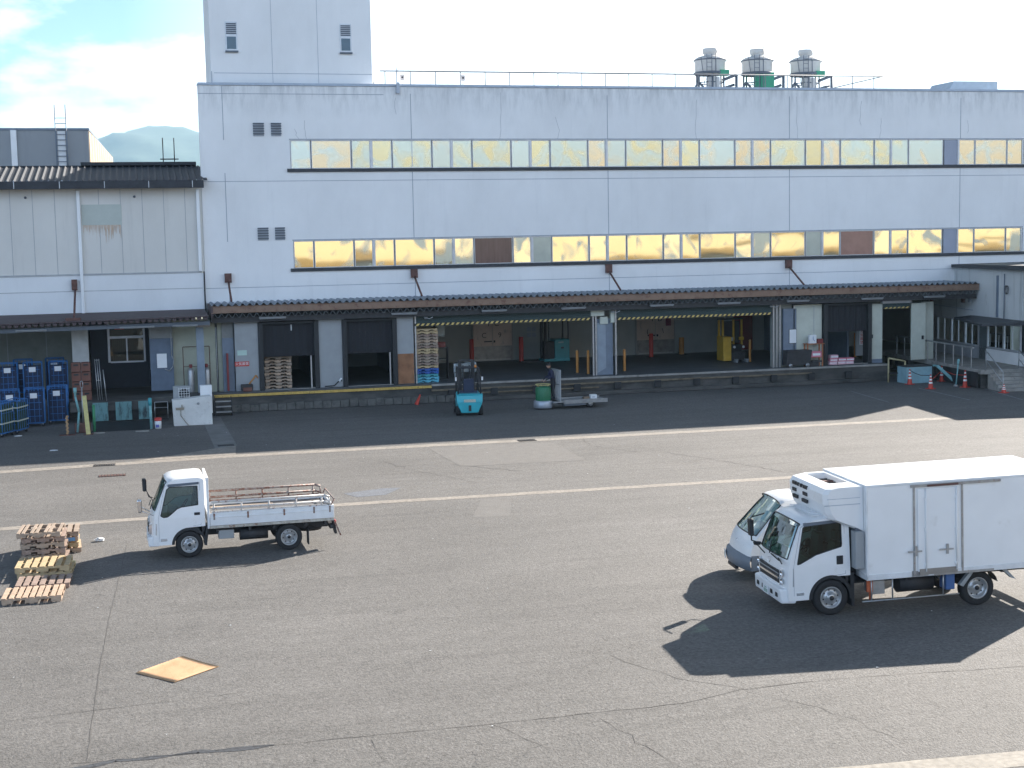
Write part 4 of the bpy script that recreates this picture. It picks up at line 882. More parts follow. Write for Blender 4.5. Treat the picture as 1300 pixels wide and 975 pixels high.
    it.box(f+.12, bk-.05, -w2+.05, w2-.05, zb-.42, zb-.38, 0).box(bk-.08, bk-.02, -w2+.06, w2-.06, zb-.4, zb+.18, 0).box(bk-.05, bk-.03, -w2+.14, w2-.14, zb+.2, zt-.15, 3)
    it.hexa([(f+.16, -w2+.08, zb-.1), (f+.46, -w2+.08, zb-.1), (f+.46, w2-.08, zb-.1), (f+.16, w2-.08, zb-.1), (f+.18, -w2+.10, zb+.12), (f+.42, -w2+.10, zb+.06), (f+.42, w2-.10, zb+.06), (f+.18, w2-.10, zb+.12)], 1)
    for y in (-w2*.55, w2*.52):
        it.hexa([(f+.62, y-.22, zb-.38), (bk-.12, y-.22, zb-.38), (bk-.12, y+.22, zb-.38), (f+.62, y+.22, zb-.38), (f+.62, y-.22, zb-.12), (bk-.2, y-.22, zb-.16), (bk-.2, y+.22, zb-.16), (f+.62, y+.22, zb-.12)], 2)
        it.hexa([(bk-.30, y-.22, zb-.16), (bk-.14, y-.22, zb-.16), (bk-.14, y+.22, zb-.16), (bk-.30, y+.22, zb-.16), (bk-.22, y-.19, zb+.38), (bk-.12, y-.19, zb+.38), (bk-.12, y+.19, zb+.38), (bk-.22, y+.19, zb+.38)], 2)
        it.box(bk-.2, bk-.12, y-.11, y+.11, zb+.42, zb+.60, 2)
    yw = w2*.5; n_ = 16; C_ = Vector((f+.56, yw, zb+.10)); ax1 = Vector((0, 1, 0)); ax2 = Vector((.55, 0, .84))
    rp = [C_+(ax1*cos(2*pi*i/n_)+ax2*sin(2*pi*i/n_))*.19 for i in range(n_+1)]; it.path(rp, .016, 5, 4); it.tube(C_, C_+Vector((-.25, 0, -.3)), .03, 6, 4)
    it.tube(C_-ax1*.19, C_+ax1*.19, .015, 5, 4)
    it.obj('cabin_interior', [M_chassis, M_dash, M_seat, M_grey, M_black], root_)
    return hw, pos

def plate(parent, x, y, z, rz=0, grn=True):
    o = MB().box(-.006, .006, -.165, .165, -.083, .083).obj('number_plate', M_paper, parent, loc=(x, y, z)); o.rotation_euler = (0, 0, rz)
    MB().box(-.009, -.006, -.11, .10, -.06, .012, 0).box(-.009, -.006, -.06, .06, .03, .058, 0).obj('plate_characters', mat('plate_green', (.30, .42, .38), .6, var=.5, scale=40), o)
    return o

# ---------------------------------------------------------------- white flatbed truck
FT = thing('flatbed_truck', 'small white flatbed truck with low rusty side rails, alone in the sunny yard', 'truck', (1.07, 36.68, 0), R(.6))
P1 = dict(w=1.66, belt=1.02, top=2.0, tumble=.09, fx=-.62, roofx=-.35, bow=.045, crown=.035, back=.40, backz=.78, z0=.36, fxb=-.86, arch=(0, .335, .43),
    path=[(-.93, .36), (-.945, .50), (-.935, .66), (-.925, .84), (-.905, 1.02), (-.885, 1.16), (-.845, 1.22), (-.76, 1.42), (-.67, 1.64), (-.575, 1.86), (-.54, 1.915), (-.47, 1.965), (-.30, 2.0), (0, 2.015), (.25, 2.02), (.36, 2.0), (.40, 1.95), (.40, 1.5), (.40, .80)],
    tag='bbbbbbgggg'+'b'*8,
    win=[(-.665, 1.10), (-.60, 1.055), (-.50, 1.065), (-.42, 1.12), (-.26, 1.25), (-.16, 1.285), (.24, 1.32), (.24, 1.78), (-.43, 1.785), (-.50, 1.73)],
    door=[(-.72, .46), (-.72, 1.05), (-.55, 1.80), (-.46, 1.86), (.30, 1.87), (.30, .82), (.1, .80)], handle=(.21, 1.10), hh=.035)
cab(FT, P1)
W2 = .83
MB().hexa([(-.98, -.80, .34), (-.72, -.835, .34), (-.72, .835, .34), (-.98, .80, .34), (-1.0, -.78, .58), (-.70, -.84, .60), (-.70, .84, .60), (-1.0, .78, .58)]).obj('bumper', M_body, FT, bevel=.03)
for s_ in (-1, 1):
    MB().hexa([(-.975, s_*.56, .62), (-.80, s_*.845, .62), (-.74, s_*.80, .62), (-.88, s_*.54, .62), (-.955, s_*.58, .88), (-.78, s_*.845, .92), (-.72, s_*.80, .92), (-.86, s_*.56, .88)]).obj('headlight', M_lamp, FT, bevel=.015)
MB().box(-.975, -.955, -.5, .5, .66, .72).box(-.97, -.95, -.5, .5, .78, .83).obj('grille', M_chassis, FT)
text('lettering', 'ELF', .10, M_chassis, FT, (-.965, 0, .95), (pi/2, 0, -pi/2)) if False else None
plate(FT, -1.0, 0, .46)
vz = MB().hexa([(-.47, -.795, 1.80), (.28, -.795, 1.83), (.28, -.77, 1.83), (-.47, -.77, 1.80), (-.47, -.765, 1.86), (.28, -.765, 1.88), (.28, -.75, 1.88), (-.47, -.75, 1.86)]); vz.obj('window_visor', M_grey, FT)
def mirror(parent, base, arm, size, face=-1, m_=M_chrome):
    o = MB().path([base, (base[0]-.10, base[1], base[2]+.02), arm], .014, 6).path([(base[0], base[1], base[2]-.10), (arm[0]+.02, arm[1], arm[2]-.12)], .012, 6).obj('mirror_arm', M_chrome if m_ is M_chrome else M_black, parent)
    h_ = MB().hexa([(arm[0]-.05, arm[1]-size[0], arm[2]-size[1]), (arm[0]+.05, arm[1]-size[0], arm[2]-size[1]), (arm[0]+.05, arm[1]+size[0], arm[2]-size[1]), (arm[0]-.05, arm[1]+size[0], arm[2]-size[1]),
        (arm[0]-.06, arm[1]-size[0], arm[2]+size[1]), (arm[0]+.05, arm[1]-size[0], arm[2]+size[1]), (arm[0]+.05, arm[1]+size[0], arm[2]+size[1]), (arm[0]-.06, arm[1]+size[0], arm[2]+size[1])]).obj('mirror', m_, parent, bevel=.03)
    MB().box(arm[0]+.051, arm[0]+.054, arm[1]-size[0]*.85, arm[1]+size[0]*.85, arm[2]-size[1]*.85, arm[2]+size[1]*.85).obj('mirror_glass', M_mirror, h_)
mirror(FT, (-.84, -.80, 1.22), (-1.16, -.93, 1.40), (.09, .16))
mirror(FT, (-.80, .78, 1.30), (-1.00, .92, 1.62), (.08, .17), m_=M_black)
MB().path([(-.90, -.5, 1.24), (-.87, -.1, 1.27)], .012, 5).path([(-.92, .1, 1.23), (-.87, .5, 1.28)], .012, 5).obj('wiper', M_black, FT)
for x, y, du in ((0, -.72, 0), (0, .72, 0), (2.46, -.70, 1), (2.46, .70, 1)): wheel(FT, x, y, .335, .19, -1 if y < 0 else 1, bool(du))
ch = MB()
for y in (-.34, .34): ch.box(-.6, 3.5, y-.04, y+.04, .46, .62)
for x in (.7, 1.5, 2.1, 2.9, 3.4): ch.box(x-.03, x+.03, -.75, .75, .58, .70)
ch.tube((0, -.7, .335), (0, .7, .335), .05, 8).tube((2.46, -.7, .335), (2.46, .7, .335), .06, 8); ch.lathe([(0, -.14), (.13, -.1), (.16, 0), (.13, .1), (0, .14)], (2.46, 0, .335), 'y', 14)
ch.obj('chassis', M_chassis, FT)
MB().box(.72, 1.10, -.74, -.40, .40, .62).obj('battery_box', M_panel, FT, bevel=.01)
MB().tube((1.25, -.52, .45), (1.95, -.52, .45), .15, 14).obj('air_tank', M_chassis, FT)
MB().lathe([(0, -.08), (.33, -.09), (.35, 0), (.33, .09), (0, .08)], (3.05, -.05, .46), 'z', 20).obj('spare_wheel', M_tyre, FT)
for x in (.47,): MB().hexa([(.36, -.82, .30), (.42, -.82, .28), (.42, -.50, .28), (.36, -.50, .30), (.42, -.82, .80), (.50, -.82, .80), (.50, -.50, .80), (.42, -.50, .80)]).obj('mud_flap', M_black, FT)
MB().box(2.93, 2.96, -.82, -.55, .12, .5).obj('mud_flap', M_black, FT)
MB().box(.50, 3.60, -.83, .83, .70, .76).obj('bed_floor', mat('bed_floor_grey', (.14, .14, .145), .8, var=.3, scale=4), FT)
M_bodyr = mat('white_rusty_rail', (.58, .56, .54), .5, var=.1, scale=7, col2=(.25, .10, .06), thr=(.56, .68))
for s_ in (-1, 1):
    o = MB().box(.52, 3.57, s_*.845-.02, s_*.845+.02, .77, 1.09).box(.52, 3.57, s_*.86-.018, s_*.86+.018, .96, 1.0).obj('side_gate', M_bodyo, FT, bevel=.008)
    hk = MB(); [hk.box(x-.02, x+.02, s_*.865-.015, s_*.865+.015, .92, 1.08) for x in (.62, 1.45, 2.35, 3.1, 3.5)]; hk.obj('gate_latch', M_railr, o)
    MB().box(.50, 3.60, s_*.83-.03, s_*.83+.03, .70, .765).obj('bed_rail', mat('dirty_bed_rail', (.45, .43, .38), .6, var=.3, scale=6, col2=(.2, .08, .04), thr=(.55, .66)), FT)
    rl = MB(); y = s_*.835
    for z in (1.20, 1.36): rl.path([(.56, y, z), (3.35, y, z), (3.50, y, z-.05)], .030, 7)
    for x in (.62, 1.3, 1.98, 2.66, 3.3): rl.tube((x, y, 1.08), (x, y, 1.36), .022, 6)
    rl.path([(3.48, y, 1.32), (3.52, y, 1.1)], .02, 7)
    rl.box(.56, 3.45, y-.012, y+.012, 1.09, 1.13); rl.obj('stake_rail', M_bodyr if s_ < 0 else M_railr, FT)
MB().box(3.57, 3.61, -.84, .84, .77, 1.09).obj('tailgate', M_bodyo, FT, bevel=.008)
MB().path([(3.55, -.8, 1.1), (3.62, -.8, 1.24), (3.62, .8, 1.24), (3.55, .8, 1.1)], .02, 7).obj('tail_rail', M_railr, FT)
hb = MB()
for y in (-.80, .80): hb.box(.455, .515, y-.03, y+.03, .70, 1.98)
hb.box(.455, .515, -.77, .77, 1.92, 1.98).box(.46, .50, -.77, .77, 1.05, 1.12).box(.47, .49, -.77, .77, .76, 1.1)
for y in (-.4, 0, .4): hb.box(.465, .495, y-.02, y+.02, 1.12, 1.92)
hb.obj('headboard', M_bodyo, FT, bevel=.008)
rb = MB().box(3.50, 3.62, -.80, .80, .48, .58).hexa([(3.62, -.80, .34), (3.68, -.80, .34), (3.68, -.56, .34), (3.62, -.56, .34), (3.56, -.80, .70), (3.62, -.80, .70), (3.62, -.56, .70), (3.56, -.56, .70)]); rb.obj('rear_bumper', M_chassis, FT)
for y in (-.68, .68): MB().box(3.60, 3.66, y-.12, y+.12, .58, .68).obj('tail_lamp', M_redl, FT, bevel=.01)
MB().hexa([(3.60, -.86, .66), (3.64, -.86, .66), (3.64, -.82, .66), (3.60, -.82, .66), (3.74, -.86, .30), (3.78, -.86, .30), (3.78, -.82, .30), (3.74, -.82, .30)]).obj('stake_bracket', M_railr, FT)
MB().box(.53, 3.55, -.81, .81, .77, 1.0).obj('raised_deck', mat('grey_deck_boards', (.10, .10, .105), .8, var=.25, scale=5, stretch=(.2, 1, 1)), FT)
MB().box(.6, 2.2, .30, .42, 1.0, 1.03).box(.55, 1.5, -.55, -.45, 1.0, 1.03).obj('loose_planks', M_wood, FT)

# ---------------------------------------------------------------- refrigerated box truck
HD = -5.0
RT = thing('refrigerated_truck', 'white refrigerated box truck with a cooling unit over its cab, nearest vehicle at right', 'truck', (13.47, 26.72, 0), rot=(0, -R(1.2), R(HD)))
P2 = dict(w=1.72, belt=1.06, top=2.0, tumble=.07, fx=-.60, roofx=-.35, bow=.045, crown=.03, back=.42, backz=.80, z0=.36, fxb=-.90, arch=(0, .36, .47),
    path=[(-.97, .36), (-.985, .52), (-.975, .70), (-.965, .88), (-.95, 1.06), (-.935, 1.14), (-.92, 1.20), (-.84, 1.42), (-.76, 1.62), (-.67, 1.84), (-.625, 1.90), (-.55, 1.96), (-.36, 2.0), (0, 2.02), (.26, 2.02), (.38, 2.0), (.42, 1.95), (.42, 1.5), (.42, .82)],
    tag='bbbbbbgggg'+'b'*8,
    win=[(-.70, 1.10), (-.64, 1.11), (-.30, 1.27), (.24, 1.40), (.25, 1.44), (.25, 1.84), (.22, 1.88), (-.48, 1.87), (-.55, 1.83)],
    door=[(-.78, .46), (-.78, 1.06), (-.60, 1.84), (-.50, 1.915), (.30, 1.93), (.32, 1.9), (.32, .84), (.1, .82)], handle=(.20, 1.13), hh=.09)
cab(RT, P2)
MB().hexa([(-1.03, -.78, .30), (-.74, -.865, .30), (-.74, .865, .30), (-1.03, .78, .30), (-1.05, -.76, .60), (-.72, -.87, .62), (-.72, .87, .62), (-1.05, .76, .60)]).obj('bumper', M_body, RT, bevel=.035)
for y in (-.55, -.25, .25, .55): MB().box(-1.055, -1.03, y-.06, y+.06, .40, .49).obj('bumper_slot', M_black, RT, bevel=.01)
for s_ in (-1, 1):
    o = MB().hexa([(-1.00, s_*.58, .64), (-.80, s_*.875, .64), (-.74, s_*.82, .64), (-.90, s_*.56, .64), (-.985, s_*.56, .98), (-.79, s_*.875, 1.04), (-.74, s_*.82, 1.04), (-.88, s_*.54, .98)]).obj('headlight', M_lamp, RT, bevel=.02)
    for z in (.74, .90): MB().lathe([(.0, 0), (.055, -.01), (.065, -.03)], (-.955, s_*.68, z), 'x', 14).obj('reflector', M_chrome, o)
    MB().hexa([(-.96, s_*.72, .42), (-.86, s_*.85, .42), (-.84, s_*.84, .42), (-.94, s_*.70, .42), (-.96, s_*.72, .49), (-.86, s_*.85, .49), (-.84, s_*.84, .49), (-.94, s_*.70, .49)]).obj('fog_lamp', M_lamp, RT)
gr = MB()
gr.box(-.995, -.95, -.56, .56, .68, .93)
gr.obj('grille', M_chassis, RT); MB().box(-1.012, -.99, -.56, .56, .77, .81).obj('grille_bar', M_chrome, RT)
MB().box(-1.008, -.99, -.56, .56, .87, .89).obj('grille_bar', M_panel, RT)
n_ = 18; em = MB(); c_ = Vector((-.985, 0, 1.06)); em.path([c_+Vector((0, .055*cos(2*pi*i/n_), .055*sin(2*pi*i/n_))) for i in range(n_+1)], .006, 5)
em.path([c_+Vector((0, -.045, .02)), c_+Vector((0, -.02, .035)), c_, c_+Vector((0, .02, .035)), c_+Vector((0, .045, .02))], .006, 5); em.obj('emblem', M_chrome, RT)
plate(RT, -1.055, .05, .42)
MB().path([(-.95, -.45, 1.17), (-.99, -.75, 1.12)], .014, 5).path([(-.96, -.05, 1.18), (-.955, -.50, 1.13)], .014, 5).path([(-.96, .05, 1.17), (-.89, .10, 1.42)], .012, 5).obj('wiper', M_black, RT)
MB().path([(-.84, .80, 1.2), (-1.02, .98, 1.25), (-1.02, .98, 1.75), (-.78, .80, 1.85)], .015, 6).path([(-.97, .30, 1.12), (-1.12, .34, 1.30)], .014, 6).obj('mirror_arm', M_black, RT)
o = MB().hexa([(-1.07, .90, 1.35), (-.98, .90, 1.35), (-.98, 1.08, 1.35), (-1.07, 1.08, 1.35), (-1.08, .90, 1.72), (-.98, .90, 1.72), (-.98, 1.08, 1.72), (-1.08, 1.08, 1.72)]).obj('mirror', M_black, RT, bevel=.03)
MB().lathe([(.0, 0), (.07, .02), (.09, .07)], (-1.12, .34, 1.28), 'z', 12).obj('mirror', M_black, RT)
ribs = MB()
for k in range(9): y = -.62+k*.155; ribs.box(-.30, .34, y-.018, y+.018, 2.035-.03*(y/.86)**2, 2.052-.03*(y/.86)**2)
ribs.obj('roof_ribs', M_body, RT, bevel=.006)
MB().hexa([(-.54, -.825, 1.86), (.27, -.825, 1.90), (.27, -.80, 1.90), (-.54, -.80, 1.86), (-.54, -.80, 1.925), (.27, -.80, 1.95), (.27, -.78, 1.95), (-.54, -.78, 1.925)]).obj('window_visor', M_grey, RT)
for x, y, du in ((0, -.76, 0), (0, .76, 0), (3.20, -.74, 1), (3.20, .74, 1)): wheel(RT, x, y, .365, .21, -1 if y < 0 else 1, bool(du)).location.z -= x*math.tan(R(1.2))
ch = MB()
for y in (-.36, .36): ch.box(-.6, 4.9, y-.04, y+.04, .50, .68)
for x in (.8, 1.6, 2.3, 3.7, 4.6): ch.box(x-.03, x+.03, -.95, .95, .62, .72)
ch.tube((0, -.7, .365), (0, .7, .365), .055, 8).tube((3.2, -.7, .365), (3.2, .7, .365), .065, 8); ch.lathe([(0, -.16), (.15, -.1), (.18, 0), (.15, .1), (0, .16)], (3.2, 0, .365), 'y', 14)
ch.box(.45, .66, -.6, .6, .75, 1.9); ch.obj('chassis', M_chassis, RT)
# insulated box
BX0, BX1, BY, BZ0, BZ1 = .67, 5.05, 1.12, .74, 2.66
bx = MB().box(BX0, BX1, -BY, BY, BZ0, BZ1).obj('insulated_box', M_white, RT, bevel=.035)
tr = MB().box(BX0-.012, BX1+.012, -BY-.012, BY+.012, BZ0-.02, BZ0+.10).box(BX0-.012, BX0+.03, -BY-.012, -BY+.03, BZ0, BZ1-.02).box(BX0-.01, BX1+.01, -BY-.010, BY+.010, BZ1-.05, BZ1+.004)
tr.obj('edge_trim', mat('white_trim', (.72, .74, .76), .4), bx, bevel=.01)
yb = -BY
dr = MB().box(1.75, 2.62, yb-.03, yb-.004, BZ0+.08, BZ1-.14).obj('side_door', M_white, RT, bevel=.012)
fr = MB().box(1.66, 1.70, yb-.02, yb-.002, BZ0+.0, BZ1-.08).box(2.70, 2.74, yb-.02, yb-.002, BZ0, BZ1-.08).box(1.60, 3.55, yb-.045, yb-.02, BZ1-.10, BZ1-.05).box(1.62, 1.98, yb-.012, yb-.0, BZ0-.01, BZ0+.10).box(2.1, 3.4, yb-.024, yb-.012, BZ0-.02, BZ0+.03)
fr.obj('door_frame', mat('worn_door_frame', (.36, .35, .34), .5, .3, var=.25, scale=6, col2=(.24, .10, .06), thr=(.58, .70)), dr)
MB().box(1.78, 2.60, yb-.04, yb-.028, BZ0+.02, BZ0+.14).obj('kick_plate', mat('worn_door_frame_b', (.30, .29, .28), .45, .5, var=.15), dr)
rd = MB()
for x in (1.92, 2.58): rd.tube((x, yb-.05, BZ0+.08), (x, yb-.05, BZ1-.14), .015, 8)
for x in (1.92, 2.58):
    for z in (BZ0+.22, BZ0+.95, BZ1-.35): rd.box(x-.03, x+.03, yb-.06, yb-.028, z-.025, z+.025)
rd.obj('lock_rod', M_white, dr)
for x in (1.62, 2.30): MB().box(x-.10, x+.20, yb-.075, yb-.055, BZ0+.50, BZ0+.53).box(x+.05, x+.10, yb-.065, yb-.03, BZ0+.42, BZ0+.62).obj('door_handle', M_steel, dr)
lr = MB().box(1.95, 2.62, yb-.06, yb-.035, BZ1-.10, BZ1-.06); lr.obj('door_rail', M_rust, dr)
MB().box(4.18, 4.32, yb-.006, yb, 1.45, 1.75).obj('small_notice', mat('faint_notice', (.60, .62, .66), .5, var=.4, scale=30), RT)
# cooling unit
cu = MB(); n_ = 8
prof = [(-.02, 1.98), (-.10, 2.10), (-.16, 2.30), (-.17, 2.50), (-.10, 2.60), (.10, 2.63), (.66, 2.63), (.66, 1.72), (.45, 1.78)]
ys_ = [(-.98, .10), (-.90, .0), (.90, .0), (.98, .10)]
vv = []
for y, ins in ys_: vv.append([(x+(ins if x < .6 else 0), y, z) for x, z in prof])
for a, b in zip(vv[:-1], vv[1:]):
    for i in range(len(prof)):
        i2 = (i+1) % len(prof)
        if i in (4, 5) and a[0][1] == -.90: continue
        cu.quad([a[i], a[i2], b[i2], b[i]])
cu.quad(vv[0]); cu.quad(vv[-1][::-1])
# top with an open well
for (x0, x1, y0, y1) in ((-.10, .10, -.90, .90), (.10, .16, -.90, .90), (.58, .66, -.90, .90), (.16, .58, -.90, -.45), (.16, .58, .84, .90)):
    za = 2.60 if x0 < 0 else 2.63; cu.quad([(x0, y0, za), (x1, y0, 2.63), (x1, y1, 2.63), (x0, y1, za)])
for (x0, y0, x1, y1) in ((.16, -.45, .58, -.45), (.58, -.45, .58, .84), (.58, .84, .16, .84), (.16, .84, .16, -.45)): cu.quad([(x0, y0, 2.63), (x1, y1, 2.63), (x1, y1, 2.30), (x0, y0, 2.30)])
co = cu.obj('cooling_unit', M_body, RT, bevel=.02)
MB().box(.16, .58, -.45, .84, 2.28, 2.31).box(.17, .57, -.40, -.05, 2.31, 2.50).box(.17, .57, .30, .42, 2.31, 2.54).obj('fan_well', M_rust, co)
fb = MB(); [fb.box(.17, .57, -.40+.15*k, -.37+.15*k, 2.50, 2.53) for k in range(8)]; fb.obj('fan_grille', M_chassis, co)
sl = MB()
for y, z, wd in ((.62, 2.50, .10), (.42, 2.50, .05), (.24, 2.50, .05), (.02, 2.50, .11), (.62, 2.36, .10), (.02, 2.36, .11), (.58, 2.22, .13), (.05, 2.21, .14)):
    sl.hexa([(-.185, y-wd, z-.035), (-.15, y-wd, z-.035), (-.15, y+wd, z-.035), (-.185, y+wd, z-.035), (-.19, y-wd, z+.035), (-.15, y-wd, z+.035), (-.15, y+wd, z+.035), (-.19, y+wd, z+.035)])
sl.obj('air_slot', M_black, co)
MB().box(-.16, .6, -.985, -.978, 2.27, 2.285).box(-.10, .6, -.985, -.978, 2.40, 2.41).obj('unit_seam', M_coping, co)
MB().box(.50, .66, -.97, .97, 1.66, 1.98).obj('unit_skirt', M_grey, co, bevel=.02)
pd = MB().box(.46, .66, -1.05, -.80, .95, 1.72); pd.obj('wind_deflector', M_panel, RT, bevel=.02)
# under-run
sg = MB()
sg.tube((.60, -1.02, .27), (2.70, -1.02, .27), .016, 6)
for x in (.80, 1.25, 2.35): sg.tube((x, -1.02, .27), (x, -1.02, .74), .016, 6)
sg.obj('side_guard', M_steel, RT)
MB().box(.82, 1.12, -.95, -.6, .38, .66).obj('battery_box', M_steel, RT, bevel=.015)
MB().tube((1.5, -.65, .50), (2.25, -.65, .50), .19, 16).obj('fuel_tank', M_chassis, RT)
MB().box(2.42, 2.62, -1.0, -.7, .36, .70).obj('urea_tank', mat('blue_tank', (.05, .12, .30), .5), RT, bevel=.02)
MB().tube((.78, -.98, .72), (.78, -.98, .30), .022, 6).box(.72, .84, -1.0, -.94, .45, .72).obj('red_fitting', mat('orange_fitting', (.5, .12, .05), .5), RT)
MB().hexa([(.44, -.86, .16), (.50, -.86, .16), (.50, -.5, .16), (.44, -.5, .16), (.42, -.86, .86), (.50, -.86, .86), (.50, -.5, .86), (.42, -.5, .86)]).obj('mud_flap', M_black, RT)
mg = MB()
for i in range(10):
    a0_, a1_ = lerp(.15, pi-.15, i/10), lerp(.15, pi-.15, (i+1)/10); R_ = .42
    mg.quad([(3.2+R_*cos(a0_), -.90, .365+R_*sin(a0_)*.86), (3.2+R_*cos(a1_), -.90, .365+R_*sin(a1_)*.86), (3.2+R_*cos(a1_), -.55, .365+R_*sin(a1_)*.86), (3.2+R_*cos(a0_), -.55, .365+R_*sin(a0_)*.86)])
mg.obj('mudguard', M_chassis, RT)
MB().hexa([(2.72, -1.0, .44), (2.80, -1.0, .40), (2.80, -.9, .40), (2.72, -.9, .44), (2.98, -1.0, .73), (3.06, -1.0, .73), (3.06, -.9, .73), (2.98, -.9, .73)]).hexa([(3.62, -1.0, .73), (3.72, -1.0, .73), (3.72, -.9, .73), (3.62, -.9, .73), (3.86, -1.0, .50), (3.96, -1.0, .47), (3.96, -.9, .47), (3.86, -.9, .50)]).obj('side_bracket', M_panel, RT)
MB().box(4.85, 5.0, -.95, .95, .42, .54).obj('rear_bumper', M_steel, RT)

# ---------------------------------------------------------------- white van with cargo box behind it
VN = thing('cargo_van', 'small white van truck with grey bumper half hidden behind the refrigerated truck', 'van', (13.88, 29.65, 0), R(-7))
P3 = dict(w=1.62, belt=.98, top=1.80, tumble=.16, fx=-.25, roofx=-.05, bow=.09, crown=.03, back=.95, backz=.45, z0=.40, fxb=-.70, arch=(.15, .31, .38),
    path=[(-.90, .58), (-.885, .66), (-.86, .76), (-.81, .88), (-.74, .98), (-.70, 1.03), (-.58, 1.16), (-.42, 1.34), (-.26, 1.52), (-.10, 1.69), (-.05, 1.74), (.05, 1.79), (.3, 1.83), (.6, 1.84), (.8, 1.83), (.92, 1.80), (.95, 1.74), (.95, 1.3), (.95, .47)],
    tag='bbbbbgggggbbbbbbbb',
    win=[(-.38, 1.03), (.2, 1.05), (.78, 1.08), (.78, 1.60), (.08, 1.60)],
    door=[(-.42, .46), (-.42, 1.0), (.05, 1.66), (.84, 1.68), (.84, .5), (.6, .46)], handle=(.72, .95), hh=.03)
cab(VN, P3)
bm = MB(); NS = 14
rows = [(-.90, .24), (-.99, .30), (-1.02, .44), (-.99, .56), (-.90, .60)]
for px, pz in rows:
    for i in range(NS+1):
        t = -1+2*i/NS; bm.v.append((px+.16*abs(t)**2.4+.06*abs(t)**8, t*.825, pz))
for s_ in range(len(rows)-1):
    for i in range(NS): bm.f.append((s_*(NS+1)+i, s_*(NS+1)+i+1, (s_+1)*(NS+1)+i+1, (s_+1)*(NS+1)+i)); bm.m.append(0); bm.sm.append(True)
for sd_ in (-1, 1): bm.box(-.76, -.24, sd_*.815-.012, sd_*.815+.012, .26, .60)
bm.obj('bumper', mat('grey_bumper_plastic', (.16, .19, .23), .5), VN)
for s_ in (-1, 1): MB().hexa([(-.87, s_*.42, .64), (-.68, s_*.80, .64), (-.60, s_*.78, .64), (-.78, s_*.42, .64), (-.83, s_*.44, .80), (-.63, s_*.80, .84), (-.55, s_*.78, .84), (-.74, s_*.44, .80)]).obj('headlight', M_lamp, VN, bevel=.02)
plate(VN, -1.005, .42, .42, -.22)
MB().lathe([(.0, 0), (.035, .004), (.035, .012)], (-.845, .06, .80), 'x', 12).obj('emblem', M_chrome, VN)
MB().box(-.97, -.9, -.3, .3, .20, .27).obj('tow_valance', M_chassis, VN)
MB().path([(-.66, .05, 1.06), (-.60, .55, 1.10)], .010, 5).path([(-.66, -.5, 1.07), (-.64, 0, 1.07)], .010, 5).obj('wiper', M_black, VN)
for s_ in (-1, 1):
    MB().box(-.42, -.34, s_*.86-.07, s_*.86+.07, 1.03, 1.17).obj('mirror', M_black, VN, bevel=.03)
for x, y in ((.15, -.70), (.15, .70), (2.25, -.70), (2.25, .70)): wheel(VN, x, y, .29, .17, -1 if y < 0 else 1)
MB().box(-.6, 3.2, -.4, .4, .34, .46).tube((.15, -.7, .29), (.15, .7, .29), .04, 6).tube((2.25, -.7, .29), (2.25, .7, .29), .04, 6).obj('chassis', M_chassis, VN)
MB().box(.96, 3.25, -.80, .80, .50, 1.98).obj('cargo_box', M_white, VN, bevel=.03)
MB().hexa([(.68, -.78, 1.86), (.96, -.78, 1.72), (.96, .78, 1.72), (.68, .78, 1.86), (.68, -.78, 1.97), (.96, -.78, 1.97), (.96, .78, 1.97), (.68, .78, 1.97)]).obj('box_front', M_white, VN, bevel=.02)

# ================================================================== PALLETS
def pallet_mb(w=1.14, d=1.1, h=.13, n=7, gap=None, seed=0, m=0, solid=False):
    rn = random.Random(seed); mb = MB(); bw = w/n*(.98 if solid else .70)
    for k in range(n):
        c = -w/2+bw/2+(w-bw)*k/(n-1)+rn.uniform(-.012, .012)
        if n > 5 and gap and k in gap: continue
        mb.box(c-bw/2, c+bw/2, -d/2+rn.uniform(-.01, .01), d/2+rn.uniform(-.01, .01), h-.018, h)
    for y in (-d/2+.03, 0, d/2-.03):
        x = -w/2                                                  # notched stringers
        mb.box(-w/2, w/2, y-.022, y+.022, h-.060, h-.019)
        for a, b in ((-w/2, -w/2+.22), (-.14, .14), (w/2-.22, w/2)): mb.box(a, b, y-.022, y+.022, .018, h-.060)
    for k in range(5):
        c = -w/2+.06+(w-.12)*k/4; mb.box(c-.045, c+.045, -d/2, d/2, 0, .017)
    return mb
def pallet(lab, loc, rz, m, group=None, **k):
    o = pallet_mb(**k).obj('pallet', m, loc=loc); o.rotation_euler = (0, 0, R(rz)); return tag(o, lab, 'pallet', group)
GP = 'weathered wooden pallets in the tall stack'
H_ = .142
for k in range(6):
    lab = ['bottom grey pallet of the tall weathered stack behind the yellow pallets', 'second grey pallet from the bottom of the tall weathered stack', 'third grey pallet from the bottom of the tall weathered stack',
           'third grey pallet from the top of the tall weathered stack', 'second pallet from the top of the tall weathered stack', 'top pallet of the tall weathered stack, double boards with square gaps'][k]
    pallet(lab, (-2.40+(.03, -.02, .02, -.03, .01, -.06)[k], 36.75+(.0, .03, -.02, .01, .03, -.05)[k], k*H_), (-2, 1, -1, 2, 0, -3)[k], (M_woodg, M_wood, M_woodg, M_wood, M_woodg, M_wood)[k], GP, n=10 if k == 5 else 7, gap=(2, 5, 8) if k == 5 else None, seed=k, w=1.02, d=1.15)
